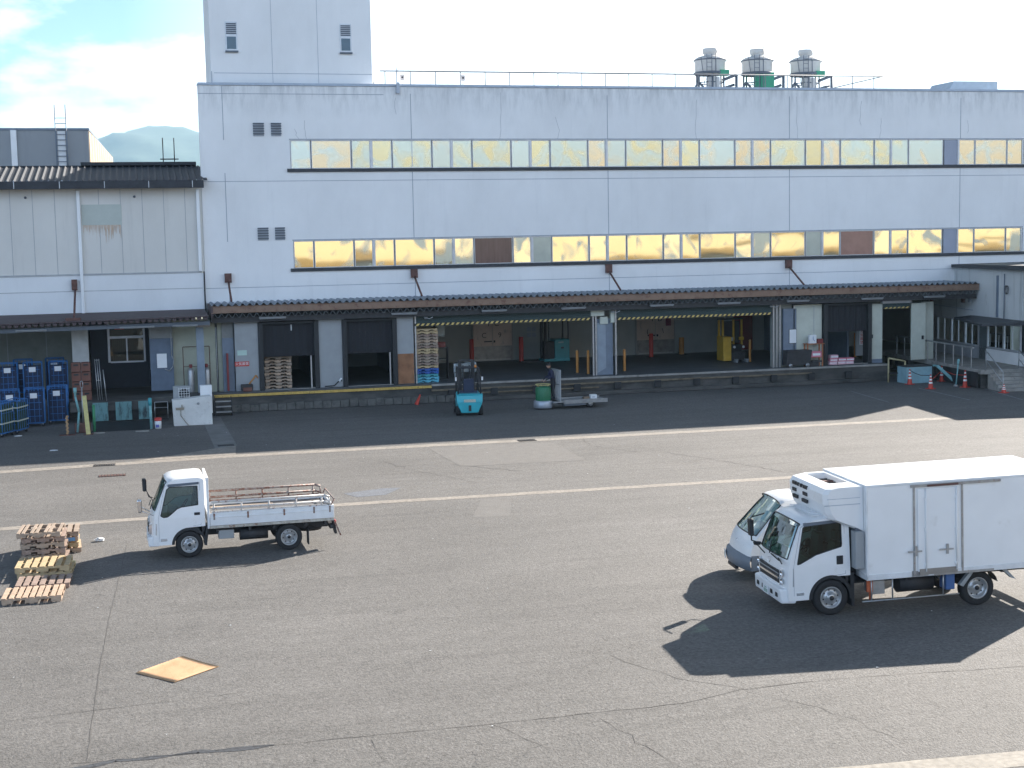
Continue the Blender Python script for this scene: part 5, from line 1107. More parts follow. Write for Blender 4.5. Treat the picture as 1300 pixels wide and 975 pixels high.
for k in range(4):
    lab = ['bottom pale pallet of the stack behind the tall weathered one', 'second pale pallet up in the stack behind the tall weathered one', 'middle pallet of the stack behind, showing a blue label',
           'top pale pallet of the stack behind the tall weathered one'][k]
    o = pallet(lab, (-2.22+(.06, .02, .0, .04, -.03)[k], 38.0, k*H_), (3, 1, 2, 0, 4)[k], (M_woodt, M_woody, M_woodt, M_wood, M_woody)[k], 'pale pallets in the rear stack', seed=20+k)
    if k == 2: MB().box(.2, .5, -.57, -.555, .03, .12).box(.575, .585, -.4, .3, .02, .12).obj('blue_label', mat('blue_label', (.15, .35, .62), .5), o)
for k in range(2):
    pallet(('lower fresh yellow pallet in front of the tall weathered stack', 'upper fresh yellow pallet in front of the tall weathered stack')[k], (-2.28+.05*k*-1, 35.30, k*.15), (-3, -2)[k], M_woody, 'fresh yellow pallets stacked in pairs', n=7, seed=40+k, w=1.22, d=1.15, h=.145)
pallet('single dark grey pallet lying flat between the yellow pair and the tan one', (-2.27, 34.05, 0), -2, M_woodg, None, n=7, seed=50, w=1.18, d=.95)
pallet('single tan pallet lying flat nearest the camera, boards close together', (-2.42, 32.85, 0), -2, M_woodt, None, n=9, seed=51, w=1.25, d=1.05, h=.15)
pl = MB(); q = [(-.25, 26.28), (.40, 25.48), (1.22, 26.20), (.60, 27.09)]
n_ = 8; b = 0
for layer, dz in ((0, 0), (1, .010)):
    for j in range(n_+1):
        for i in range(n_+1):
            u, v = i/n_, j/n_; x = (1-v)*((1-u)*q[0][0]+u*q[1][0])+v*((1-u)*q[3][0]+u*q[2][0]); y = (1-v)*((1-u)*q[0][1]+u*q[1][1])+v*((1-u)*q[3][1]+u*q[2][1])
            z = .004+.012*(u-.5)**2*4*.6+dz; pl.v.append((x-.49, y-26.28, max(.002+dz, z)))
nn = (n_+1)**2
for j in range(n_):
    for i in range(n_):
        a = j*(n_+1)+i; pl.f.append((a+nn, a+nn+1, a+nn+n_+2, a+nn+n_+1)); pl.m.append(0); pl.sm.append(True)
for seq in ([j for j in range(n_+1)], [n_*(n_+1)+j for j in range(n_+1)], [j*(n_+1) for j in range(n_+1)], [j*(n_+1)+n_ for j in range(n_+1)]):
    for a, b_ in zip(seq[:-1], seq[1:]): pl.f.append((a, b_, b_+nn, a+nn)); pl.m.append(0); pl.sm.append(False)
tag(pl.obj('plywood_sheet', M_ply, loc=(.49, 26.28, 0)), 'light brown plywood sheet lying flat on the sunny asphalt in the foreground', 'plywood sheet')

# stacks inside the dock
GD = 'wooden pallets stacked in the first dock door'
for k in range(10):
    lab = 'wooden pallet in the first dock door, %s' % ['at the bottom of the stack', 'second from the bottom', 'third from the bottom', 'fourth from the bottom', 'fifth from the bottom', 'fifth from the top', 'fourth from the top', 'third from the top', 'second from the top', 'on top of the stack'][k]
    pallet(lab, (6.48+.02*sin(k*3), 68.7, .9+k*.152), sin(k)*1.5, (M_woodt, M_wood)[k % 2], GD, seed=60+k, w=1.25, d=1.05, h=.14)
cols = [mat('cyan_plastic', (.10, .42, .55), .5), mat('cyan_plastic', (.10, .42, .55), .5), M_teal, mat('blue_plastic', (.02, .10, .40), .5), mat('blue_plastic', (.02, .10, .40), .5)]+[M_woody, M_woodg, M_wood, M_wood, M_woodg, M_woody, M_woody, M_woodg, M_wood, M_woodt, M_wood, M_woodg, M_woody, M_woody]
ords = ['first', 'second', 'third', 'fourth', 'fifth', 'sixth', 'seventh', 'eighth', 'ninth', 'tenth', 'eleventh', 'twelfth', 'thirteenth', 'fourteenth', 'fifteenth', 'sixteenth', 'seventeenth', 'eighteenth', 'topmost']
for k, m_ in enumerate(cols):
    kind = 'pale blue plastic' if k < 2 else 'teal plastic' if k == 2 else 'deep blue plastic' if k < 5 else 'wooden'
    pallet('%s pallet, %s from the floor in the tall stack beside the orange board' % (kind, ords[k]) if k < 18 else 'yellow wooden pallet topping the tall stack beside the orange board', (13.62+.015*sin(k*2.3), 68.35, .9+k*.138), sin(k*1.7)*1.2, m_, 'pallets in the tall stack beside the orange board', seed=90+k, w=1.08, d=1.0, h=.128)

# ================================================================== ROLL CAGES
def cage_proto(name, m, infill, lab, w=.80, d=.62, h=1.68):
    t = thing(name, lab, 'roll cage', (0, 0, 0))
    f = MB()
    for x in (-w/2, w/2):
        for y in (-d/2, d/2): f.tube((x, y, .16), (x, y, h), .020, 6)
    for z in (.18, h): f.path([(-w/2, -d/2, z), (w/2, -d/2, z), (w/2, d/2, z), (-w/2, d/2, z), (-w/2, -d/2, z)], .018, 6)
    f.obj('frame', m, t)
    MB().box(-w/2, w/2, -d/2, d/2, .15, .18).obj('base', m, t)
    g = MB()
    for k in range(1, 4): g.tube((-w/2+w*k/4, -d/2, .18), (-w/2+w*k/4, -d/2, h-.35*(k == 2)), .010, 5)
    for k in range(1, 5): g.tube((-w/2+.1, -d/2-.012, .18+(h-.2)*k/5), (w/2-.1, -d/2-.012, .18+(h-.2)*k/5), .012, 5)
    g.obj('front_grid', m, t)
    for s_ in (-1, 1):
        g = MB()
        for k in range(1, 5): g.tube((s_*w/2, -d/2+d*k/5, .18), (s_*w/2, -d/2+d*k/5, h), .009, 5)
        for k in range(1, 3): g.tube((s_*w/2, -d/2, .18+(h-.2)*k/3), (s_*w/2, d/2, .18+(h-.2)*k/3), .010, 5)
        g.obj('side_grid', m, t)
    g = MB(); [g.tube((-w/2+w*k/6, d/2, .18), (-w/2+w*k/6, d/2, h), .009, 5) for k in range(1, 6)]; g.obj('back_grid', m, t)
    if infill: MB().box(-w/2+.03, w/2-.03, -d/2+.04, d/2-.03, .20, h*.90).obj('folded_load', infill, t, bevel=.02)
    for x in (-w/2+.08, w/2-.08):
        for y in (-d/2+.08, d/2-.08):
            MB().lathe([(.0, -.02), (.06, -.02), (.065, 0), (.06, .02), (0, .02)], (x, y, .065), 'y', 12, 0).box(x-.02, x+.02, y-.03, y+.03, .10, .155, 1).obj('castor', [M_tyre, M_steel], t)
    MB().box(-.16, .13, -d/2-.035, -d/2-.028, h-.42, h-.20).obj('label_card', M_paper, t)
    return t
M_load = mat('dark_blue_load', (.008, .022, .065), .7, var=.4, scale=5); M_loadg = mat('dark_green_load', (.02, .05, .025), .8, var=.3, scale=4)
c1 = cage_proto('roll_cage', M_blue, M_load, 'blue roll cage on the asphalt, second from the crates, dark load and white card'); c1.location = (-4.36, 65.35, 0)
G1 = 'blue roll cages at the left dock'
clone(c1, 'blue roll cage on the asphalt directly beside the thin leaning poles', (-3.42, 66.0, 0), R(-4), G1); c1['group'] = G1
for x, lab in ((-5.62, 'blue roll cage on the dock behind, leftmost at the picture edge'), (-4.55, 'blue roll cage on the dock behind, middle one of its row'), (-3.45, 'blue roll cage on the dock next to the brown crates')):
    clone(c1, lab, (x, 68.1, .92), R(2), G1)
clone(c1, 'blue roll cage at the back of the dock, half hidden near the left edge', (-5.1, 70.0, .92), 0, G1)
clone(c1, 'blue roll cage at the back of the dock, half hidden near the brown crates', (-3.7, 70.2, .92), 0, G1)
clone(c1, 'blue roll cage at the far left on the asphalt behind the green cages', (-5.35, 65.0, 0), R(5), G1)
c2 = cage_proto('roll_cage', M_blue, M_loadg, 'blue framed roll cage with green load and pale straps, nearest the camera at left', w=.62, d=1.0, h=1.42); c2.location = (-5.52, 62.35, 0); c2.rotation_euler = (0, 0, R(-24))
sb = MB(); [sb.box(-.34, .34, -.53, -.50, z, z+.05).box(.31, .34, -.5, .5, z+.0, z+.05) for z in (.55, 1.1)]; sb.obj('strap', M_panelg, c2)
c3 = clone(c2, 'blue framed cage with dark green load, just behind the nearest one', (-5.0, 63.2, 0), R(-20)); c3['group'] = 'green loaded cages at the left'; c2['group'] = 'green loaded cages at the left'
MB().box(-.30, .30, -.5, .5, 0, .02) 
# brown crates on the dock edge
GC = 'brown crates stacked against the left pillar'
for k in range(4):
    for i in range(2):
        t = thing('crate', 'brown plastic crate, %s %s of the stack against the left pillar' % (('bottom', 'second', 'third', 'top')[k], ('left', 'right')[i]), 'crate', (-2.62+i*.42, 66.75, .92+k*.43), group=GC)
        MB().box(-.20, .20, -.25, .25, 0, .40).obj('crate_body', M_brick, t, bevel=.02)
        MB().box(-.10, .10, -.262, -.251, .26, .34).obj('hand_slot', M_black, t)
mb = MB(); [mb.tube((-1.72+.09*k, 66.3, .92), (-1.80+.09*k, 66.5, 2.75), .016, 6) for k in range(3)]; mb.path([(-1.80, 66.5, 2.7), (-1.62, 66.5, 2.7)], .016); mb.path([(-1.76, 66.4, 1.8), (-1.58, 66.4, 1.8)], .014)
tag(mb.obj('leaning_rack', M_steel), 'narrow steel rack leaning beside the brown crates', 'rack')
mb = MB().tube((-1.35, 65.9, .92), (-1.45, 66.0, 2.3), .022, 8); tag(mb.obj('steel_pole', M_steel), 'single thin steel pole standing right of the leaning rack', 'pole')

# posts in front of the left dock
t = thing('bollard', 'tall pale yellow square steel post with worn paint before the left dock', 'bollard', (-2.05, 61.5, 0))
MB().box(-.085, .085, -.085, .085, 0, 1.62).obj('post', M_polepale, t, bevel=.01); MB().box(-.2, .2, -.2, .2, 0, .02).obj('base_plate', M_rust, t); t.rotation_euler = (0, R(-3.5), 0)
t = thing('bollard', 'green steel post right behind the pale yellow one', 'bollard', (-1.82, 62.2, 0)); MB().tube((0, 0, 0), (0, 0, 1.15), .06, 12).obj('post', mat('green_post', (.05, .25, .12), .6), t); MB().box(-.15, .15, -.15, .15, 0, .03).obj('base_plate', M_chassis, t)
t = thing('steel_post', 'bent pale teal post standing left of the yellow bollard', 'post', (-2.5, 62.0, 0)); MB().path([(0, 0, .05), (.10, 0, .9), (-.02, 0, 1.55), (-.02, 0, 1.85)], .045, 8).obj('post', M_tealp, t); MB().tube((-.02, 0, 1.7), (-.02, 0, 1.92), .07, 10).obj('post_cap', M_tealp, t)
t = thing('steel_post', 'slim grey post with a loop top left of the yellow bollard', 'post', (-2.26, 62.3, 0)); MB().tube((0, 0, .3), (0, 0, 1.9), .03, 8).path([(-.05, 0, 1.9), (-.05, 0, 2.15), (.05, 0, 2.15), (.05, 0, 1.9), (-.05, 0, 1.9)], .014).obj('post', M_steel, t); MB().box(-.35, .3, -.25, .25, 0, .42).obj('base_block', M_rust, t, bevel=.03)
t = thing('steel_post', 'pale teal post between the teal bumper plates and the red rimmed bucket', 'post', (.50, 62.35, 0)); MB().tube((0, 0, 0), (-.02, 0, 1.2), .06, 10).obj('post', M_tealp, t); MB().tube((-.02, 0, 1.0), (-.02, 0, 1.32), .075, 10).obj('post_cap', M_teal, t)
t = thing('chain_post', 'short rusty chain wrapped post on a flat base near the cages', 'post', (-2.88, 61.6, 0)); mb = MB()
for k in range(10): mb.lathe([(.035, -.04), (.06, 0), (.035, .04)], (.015*((k % 2)*2-1), 0, .08+k*.078), 'z', 8)
mb.obj('chain', mat('pale_rust_chain', (.45, .28, .15), .7, var=.3, scale=12), t); MB().box(-.32, .32, -.16, .16, 0, .03).obj('base_plate', M_rust, t)
tag(MB().lathe([(0, 0), (.30, 0), (.30, .025), (0, .03)], (-1.2, 61.9, 0), 'z', 20).obj('manhole_lid', M_conc), 'round dusty lid on the asphalt before the teal bumper plates', 'manhole lid') if False else None
tag(MB().box(-.22, .22, -.1, .1, 0, .035).obj('kerb_stone', M_conc, loc=(-1.62, 61.75, 0)), 'small loose concrete slab at the foot of the green post', 'slab')
tag(MB().box(-.28, .28, -.11, .11, 0, .035).obj('kerb_stone', M_conc, loc=(.12, 61.6, 0)), 'small loose concrete slab in front of the teal post', 'slab')
# pit between the posts, its darkness painted as a flat black sheet
struct('pit_shade_sheet', MB().quad([(-1.9, 62.2, .006), (.42, 62.2, .006), (.46, 65.5, .006), (-1.9, 65.5, .006)]), mat('pit_shade_black', (.03, .032, .035), .6, var=.3))
t = thing('paint_bucket', 'white paint bucket with red rim beside the pale teal post', 'bucket', (.78, 62.35, 0))
MB().lathe([(0, 0), (.125, 0), (.145, .36), (.14, .36)], (0, 0, 0), 'z', 20).obj('pail', M_paper, t); MB().lathe([(.150, .33), (.152, .46), (0, .47)], (0, 0, 0), 'z', 20).obj('lid', M_red, t)
MB().box(-.10, .04, -.148, -.138, .06, .18).obj('label', mat('blue_print', (.12, .14, .40), .6), t)
t = thing('hand_trolley', 'folding steel trolley frame standing behind the red rimmed bucket', 'trolley', (.98, 65.0, 0))
MB().path([(-.28, 0, .1), (-.28, 0, .85), (.28, 0, .85), (.28, 0, .1)], .018, 6).path([(-.28, 0, .6), (.28, 0, .6)], .014).obj('frame', M_steel, t); MB().box(-.3, .3, -.25, .05, .08, .11).obj('platform', M_chassis, t)
# white concrete box, AC unit and white cabinet
t = thing('concrete_box', 'white painted concrete barrier box with an old pipe fitting on its face', 'concrete box', (2.25, 63.15, 0))
MB().hexa([(-.80, -.35, 0), (.83, -.35, 0), (.83, .35, 0), (-.80, .35, 0), (-.84, -.33, 1.12), (.80, -.33, 1.24), (.80, .33, 1.24), (-.84, .33, 1.12)]).obj('box_body', mat('white_block', (.66, .66, .64), .7, var=.1, scale=2, col2=(.35, .33, .31), thr=(.56, .8)), t, bevel=.02)
MB().box(-.70, -.36, -.40, -.345, .70, .80, 0).box(-.46, -.42, -.39, -.345, .80, .92, 0).path([(-.5, -.40, .72), (-.5, -.41, .45), (-.3, -.42, .15), (-.2, -.42, .03)], .018).obj('pipe_fitting', mat('tan_fitting', (.30, .26, .20), .7), t)
MB().lathe([(0, 0), (.06, 0), (.05, -.01)], (.25, -.345, .93), 'y', 12).obj('drain_hole', M_steel, t)
t = thing('air_conditioner', 'outdoor air conditioning unit behind the left end of the white concrete box', 'air conditioner', (1.85, 63.85, .58))
MB().box(-.36, .34, -.15, .15, 0, 1.05).obj('casing', M_panel, t, bevel=.015)
g = MB().lathe([(0, 0), (.22, 0)], (.10, -.156, .72), 'y', 24, 1); [g.tube((-.12+.11*k, -.17, .48), (-.12+.11*k, -.17, .98), .009, 4) for k in range(5)]; [g.tube((-.14, -.17, .50+.11*k), (.34, -.17, .50+.11*k), .009, 4) for k in range(5)]; g.obj('fan_grille', [M_white, M_black], t)
MB().box(-.34, .3, -.13, .13, -.56, 0).obj('stand', M_chassis, t)
t = thing('utility_cabinet', 'plain white metal cabinet behind the right end of the white concrete box', 'cabinet', (2.88, 63.8, 0))
MB().box(-.24, .26, -.18, .18, .4, 1.63).obj('cabinet_body', M_white, t, bevel=.012); MB().box(-.2, .22, -.16, .16, 0, .4).obj('plinth', M_chassis, t); MB().box(.14, .17, -.20, -.18, 1.0, 1.12).obj('handle', M_steel, t)
# gas cylinders on the dock
for x, lab in ((2.42, 'grey gas cylinder chained left of the blue grey post'), (3.12, 'grey gas cylinder chained right of the blue grey post')):
    t = thing('gas_cylinder', lab, 'gas cylinder', (x, 67.55, .96), group='gas cylinders on the left dock')
    MB().lathe([(0, 0), (.15, 0), (.16, .04), (.16, .95), (.12, 1.08), (.05, 1.13), (.04, 1.18)], (0, 0, 0), 'z', 18).obj('cylinder_body', M_steel, t); MB().lathe([(.07, 1.14), (.08, 1.28), (.06, 1.3), (0, 1.3)], (0, 0, 0), 'z', 12).obj('valve_guard', M_dred, t)
t = thing('cylinder_rack', 'thin dark frame around the two gas cylinders', 'rack', (2.7, 67.75, .96)); MB().path([(-.6, 0, 0), (-.6, 0, 2.1), (.6, 0, 2.1), (.6, 0, 0)], .018).path([(-.6, -.2, 1.2), (.6, -.2, 1.2)], .014).obj('rack_frame', M_rust, t)
# block steps beside the dock
t = thing('dock_steps', 'dark steel steps between the white box and the concrete block dock', 'steps', (3.75, 66.3, 0))
for k in range(3): MB().box(-.35, .35, -.6+.2*k, -.35+.2*k, .22*k+.16, .22*k+.20).obj('tread', M_steel, t)
MB().hexa([(-.38, -.65, 0), (-.35, -.65, 0), (-.35, 0.1, 0), (-.38, .1, 0), (-.38, -.55, .2), (-.35, -.55, .2), (-.35, .1, .85), (-.38, .1, .85)]).obj('side_plate', M_chassis, t)
MB().hexa([(.35, -.65, 0), (.38, -.65, 0), (.38, 0.1, 0), (.35, .1, 0), (.35, -.55, .2), (.38, -.55, .2), (.38, .1, .85), (.35, .1, .85)]).obj('side_plate', M_chassis, t)

# signs
def sign_kanji(x, y, z, w, h, txt, size, lab):
    t = thing('fire_sign', lab, 'sign', (x, y, z)); MB().box(-w/2, w/2, -.012, 0, -h/2, h/2).obj('board', M_red, t); text('lettering', txt, size, M_paper, t, (0, -.014, 0)); return t
sign_kanji(4.76, YP-.01, 2.18, .66, .22, '火気厳禁', .155, 'small red sign with white characters on the first white dock pillar')
t = thing('fire_sign', 'narrow upright white sign with red characters on the inner door of the dark bay', 'sign', (37.98, 69.97, 2.1)); MB().box(-.13, .13, -.01, 0, -.42, .42).obj('board', M_paper, t)
for k, ch in enumerate('火気厳禁'): text('lettering', ch, .19, M_red, t, (0, -.014, .30-.2*k))
tag(MB().box(-.32, .12, -.01, 0, -.1, .14).obj('notice_sheet', mat('pale_green_notice', (.45, .60, .55), .6), loc=(4.88, YP-.01, 2.68)), 'pale green notice above the small red sign on the first dock pillar', 'notice')
# tools beside dock door one
t = thing('floor_jack', 'black jack with orange handle at the foot of the first white pillar', 'jack', (4.95, 67.35, .9)); MB().box(-.3, .25, -.12, .12, .05, .35).obj('jack_body', M_chassis, t, bevel=.03); MB().tube((.05, 0, .3), (.42, 0, .75), .035, 8).tube((.42, 0, .75), (.5, 0, .6), .03, 8).obj('jack_handle', M_bollard, t); MB().box(-.2, .2, -.14, -.12, .02, .2).obj('red_block', M_brick, t)
t = thing('pallet_jack_handle', 'dark fork handle lying at the foot of the second white pillar', 'tool', (8.95, 67.3, .9)); MB().path([(-.4, 0, .08), (.05, 0, .10), (.35, 0, .38), (.42, 0, .30)], .03, 7).obj('shaft', M_chassis, t); MB().tube((.28, 0, .3), (.40, 0, .45), .045, 8).obj('grip', M_paper, t)

# bollards inside the dock
GB_ = 'orange bollards on the dock'
def bollard(x, y, h, m, lab, g, r=.07):
    t = thing('bollard', lab, 'bollard', (x, y, .9), group=g); MB().lathe([(r, 0), (r, h-.03), (r*.8, h), (0, h)], (0, 0, 0), 'z', 14).obj('post', m, t); MB().box(-r*1.9, r*1.9, -r*1.9, r*1.9, 0, .02).obj('base_plate', M_chassis, t)
bollard(21.65, 69.3, 1.15, M_bollard, 'thin orange bollard just left of the steel pillar, farther one', GB_); bollard(21.98, 68.5, 1.2, M_bollard, 'orange bollard touching the left side of the steel pillar', GB_)
bollard(24.15, 69.2, 1.12, M_bollard, 'orange bollard right of the steel pillar', GB_); bollard(32.0, 71.2, 1.2, M_bollard, 'orange bollard right of the yellow forklift', GB_)
bollard(38.95, 70.4, 1.25, M_bollard, 'thicker orange bollard inside the narrow right opening', GB_, .09); bollard(38.25, 71.2, 1.35, M_bollard, 'paler orange bollard inside the narrow right opening', GB_)
GR_ = 'red bollards beside the cold store doors'
bollard(18.05, 77.4, 1.35, M_red, 'red bollard left of the first cold store door', GR_, .13); bollard(20.85, 77.2, 1.4, M_red, 'red bollard right of the first cold store door', GR_, .13)
bollard(28.35, 76.6, 1.35, M_red, 'red bollard in front of the second cold store door', GR_, .12); bollard(30.55, 77.5, 1.0, M_bollard, 'worn orange bollard right of the second cold store door', GR_, .15)

# ================================================================== FORKLIFTS
def forklift(name, lab, loc, rz, bodym, flip=False):
    """counterbalance truck, local forward = +y, rear faces -y"""
    t = thing(name, lab, 'forklift', loc, rz)
    cw = MB()
    cw.hexa([(-.36, -.62, .14), (.36, -.62, .14), (.50, .1, .16), (-.50, .1, .16), (-.56, -.66, .60), (.56, -.66, .60), (.56, .1, .60), (-.56, .1, .60)])
    cw.hexa([(-.56, -.66, .60), (.56, -.66, .60), (.56, .1, .60), (-.56, .1, .60), (-.58, -.58, .92), (.58, -.58, .92), (.56, .1, .92), (-.56, .1, .92)])
    cw.box(-.58, .58, -.60, .05, .92, .97).obj('counterweight', bodym, t, bevel=.03)
    MB().box(-.26, .26, -.668, -.655, .62, .74).obj('nameplate', mat('cream_plate', (.5, .5, .42), .5, var=.4, scale=30), t)
    MB().box(-.06, .06, -.66, -.62, .22, .48).obj('tow_coupling', M_chassis, t)
    bd = MB().box(-.54, .54, .1, 1.05, .22, .62).hexa([(-.56, .75, .22), (.56, .75, .22), (.56, 1.1, .22), (-.56, 1.1, .22), (-.50, .85, .95), (.50, .85, .95), (.50, 1.0, .95), (-.50, 1.0, .95)]); bd.obj('body', bodym, t, bevel=.03)
    MB().box(-.40, .40, -.1, .45, .92, 1.05).hexa([(-.24, -.12, 1.0), (.24, -.12, 1.0), (.24, .02, 1.0), (-.24, .02, 1.0), (-.22, -.22, 1.62), (.22, -.22, 1.62), (.22, -.08, 1.62), (-.22, -.08, 1.62)]).obj('seat', mat('navy_vinyl', (.03, .04, .08), .5), t, bevel=.03)
    for x, y, r in ((-.50, -.30, .22), (.50, -.30, .22), (-.52, .95, .27), (.52, .95, .27)):
        w_ = MB().lathe([(r*.6, -.08), (r*.95, -.09), (r, -.06), (r, .06), (r*.95, .09), (r*.6, .08)], (0, 0, 0), 'x', 20).obj('wheel', M_tyre, t, loc=(x, y, r))
        MB().lathe([(0, -.07), (r*.6, -.075), (r*.6, .075), (0, .07)], (0, 0, 0), 'x', 16).obj('rim', M_rim, w_)
    og = MB()
    for x in (-.50, .50): og.path([(x, -.50, .95), (x*.94, -.35, 2.08), (x*.94, .70, 2.08), (x, .95, .9)], .035, 6)
    for k in range(6): og.tube((-.47, -.28+.18*k, 2.09), (.47, -.28+.18*k, 2.09), .020, 5)
    og.obj('overhead_guard', M_chassis, t)
    ms = MB()
    for x in (-.32, .32): ms.box(x-.05, x+.05, 1.18, 1.30, .06, 2.35); ms.box(x*.78-.035, x*.78+.035, 1.22, 1.34, .06, 2.30)
    for z in (.3, 1.25, 2.28): ms.box(-.34, .34, 1.20, 1.26, z, z+.08)
    ms.tube((-.14, 1.22, .2), (-.14, 1.22, 2.1), .03, 6).tube((.14, 1.22, .2), (.14, 1.22, 2.1), .03, 6); ms.obj('mast', M_chassis, t)
    for x in (-.28, .28): MB().box(x-.05, x+.05, 1.34, 2.35, .05, .09).box(x-.05, x+.05, 1.34, 1.38, .05, .60).obj('fork', M_chassis, t)
    bk = MB()
    for k in range(5): bk.tube((-.48+.24*k, 1.40, .5), (-.48+.24*k, 1.40, 1.25), .018, 5)
    bk.tube((-.5, 1.40, 1.25), (.5, 1.40, 1.25), .02, 5); bk.obj('load_backrest', M_chassis, t)
    MB().lathe([(.0, -.02), (.17, -.02), (.19, 0), (.17, .015), (0, .01)], (-.05, .56, 1.22), 'z', 18).tube((-.05, .56, 1.2), (-.05, .72, .95), .03, 6).obj('steering_wheel', M_black, t)
    for x in (-.52, .52):
        MB().path([(x*.94, -.36, 1.55), (x*1.12, -.42, 1.62)], .014, 5).obj('lamp_stem', M_chassis, t); MB().box(x*1.12-.035, x*1.12+.035, -.46, -.40, 1.55, 1.72).obj('rear_lamp', M_refl, t, bevel=.01)
    MB().lathe([(.0, .12), (.05, .10), (.06, 0), (0, 0)], (.30, -.30, 2.12), 'z', 12).obj('beacon', M_amber, t)
    return t
FL1 = forklift('forklift', 'teal forklift seen from behind in the shaded yard, dark seat and overhead guard', (14.22, 61.75, 0), R(-9), mat('cyan_forklift', (.04, .42, .50), .35, var=.1))
wr = MB()
for k, (x, y, z, sx, sz) in enumerate(((-.25, 1.45, 1.95, .30, .20), (.22, 1.45, 1.98, .26, .22), (-.30, 1.5, 1.62, .22, .10))): wr.box(x-sx, x+sx, y, y+.4, z-sz, z+sz)
o = wr.obj('wrapped_load', mat('clear_film_wrap', (.36, .42, .45), .15, .3, var=.3, scale=6), None, bevel=.04); o.location = (14.22, 61.75, 0); o.rotation_euler = (0, 0, R(-9)); tag(o, 'plastic wrapped crates held high on the forks of the teal forklift in the yard', 'wrapped load')
tg = MB().lathe([(.08, 0), (.05, .3), (.03, .42), (0, .43)], (0, 0, 0), 'z', 12); tag(tg.obj('cone_on_dock', M_cone, loc=(15.2, 69.0, .9)), 'small striped cone on the dock behind the forklift', 'cone') if False else None

# reach truck standing on the dock
t = thing('reach_truck', 'teal stand-on reach truck parked inside the dock beside its black mast', 'reach truck', (22.3, 76.3, .9), R(4))
MB().box(.10, .98, -.45, .45, .12, 1.28).obj('body', mat('teal_body', (.03, .26, .30), .4, var=.1), t, bevel=.06)
MB().box(-.55, .98, -.48, .48, .05, .20).obj('base', M_teal, t, bevel=.03)
ms = MB()
for x, y in ((-.42, -.30), (-.42, .30)): ms.box(x-.07, x+.07, y-.06, y+.06, .1, 2.6)
ms.box(-.36, .08, -.40, .40, .2, 1.15).tube((-.2, -.3, .9), (-.2, -.3, 2.5), .04, 6).tube((.55, -.35, 1.2), (.62, -.35, 2.45), .03, 6).tube((.9, -.4, 1.2), (.9, -.4, 2.45), .03, 6).tube((.9, .4, 1.2), (.9, .4, 2.45), .03, 6).box(-.4, .95, -.42, .42, 2.42, 2.46); ms.obj('mast', M_chassis, t)
mb = MB(); [mb.lathe([(.02, -.03), (.035, 0), (.02, .03)], (-.22, -.44, 1.25+.085*k), 'z', 8) for k in range(15)]; mb.obj('hose_chain', M_panel, t)
MB().box(.45, .62, -.46, -.45, .75, .85).obj('handle', M_black, t); MB().box(.3, .6, -.465, -.452, 1.06, 1.14).obj('maker_plate', mat('dim_plate', (.25, .40, .42), .5, var=.5, scale=30), t)
for x in (-.3, .7): MB().lathe([(0, -.05), (.12, -.05), (.12, .05), (0, .05)], (x, -.4, .12), 'y', 14).obj('wheel', M_tyre, t)
for y in (-.3, .3): MB().box(-1.6, -.48, y-.06, y+.06, .04, .10).obj('fork', M_chassis, t)

# yellow reach truck seen from behind
t = thing('reach_truck', 'yellow reach truck with tall mast parked near the red inner door', 'reach truck', (31.2, 71.6, .9), R(0))
MB().box(-.75, -.28, -.42, .5, .10, 1.40).obj('battery_cover', M_yel, t, bevel=.03)
MB().box(-.28, .62, -.2, .5, .10, .55).box(-.2, .55, .1, .5, .55, .95).obj('chassis', M_chassis, t, bevel=.02)
for x, w_ in ((-.72, .05), (-.50, .05), (.12, .045), (.60, .04)): MB().box(x-w_, x+w_, .2, .3, .9, 2.35).obj('mast_post', M_yel, t)
MB().box(-.78, .64, .18, .34, 2.28, 2.36).box(-.4, .5, .3, .34, 1.0, 2.2).obj('mast_crosshead', M_chassis, t)
for x in (-.05, .48): MB().box(x-.12, x+.12, -.05, .1, 1.18, 1.34).obj('load_box', M_yel, t)
MB().box(-.36, -.10, -.24, -.2, 1.16, 1.36).obj('notice_card', mat('cream_card', (.5, .48, .40), .7), t)
for x in (-.02, .50): MB().lathe([(0, -.02), (.07, -.02), (.07, .02), (0, .02)], (x, -.22, .82), 'y', 12).obj('gauge', M_refl, t)
for x in (.02, .62): MB().hexa([(x-.03, -.5, 0), (x+.03, -.5, 0), (x+.03, .2, 0), (x-.03, .2, 0), (x-.07, -.5, .18), (x+.07, -.5, .18), (x+.07, .2, .18), (x-.07, .2, .18)]).obj('straddle_leg', M_panel, t)
MB().lathe([(0, .03), (.04, .03), (.05, 0), (0, 0)], (-.42, .1, 2.38), 'z', 10).obj('beacon', M_refl, t)

# ================================================================== PLATFORM CART AND DRIVER
CT = thing('platform_cart', 'stand-on platform cart with green drum motor and white slatted rack in the shaded yard', 'cart', (17.85, 62.4, 0), R(2))
MB().lathe([(.33, .36), (.34, .40), (.34, .98), (.31, 1.02), (0, 1.04)], (0, 0, 0), 'z', 28).obj('motor_drum', M_greend, CT)
rb = MB()
for k in range(14): a = 2*pi*k/14; rb.tube((.342*cos(a), .342*sin(a), .42), (.342*cos(a), .342*sin(a), .96), .012, 4)
rb.obj('drum_ribs', M_greend, CT)
n_ = 22; MB().path([(.34*cos(2*pi*i/n_), .34*sin(2*pi*i/n_), 1.12) for i in range(n_+1)], .018, 6).path([(.34, 0, 1.12), (.2, 0, 1.02)], .014).path([(-.34, 0, 1.12), (-.2, 0, 1.02)], .014).path([(0, .34, 1.12), (0, .2, 1.02)], .014).obj('steering_ring', M_polepale, CT)
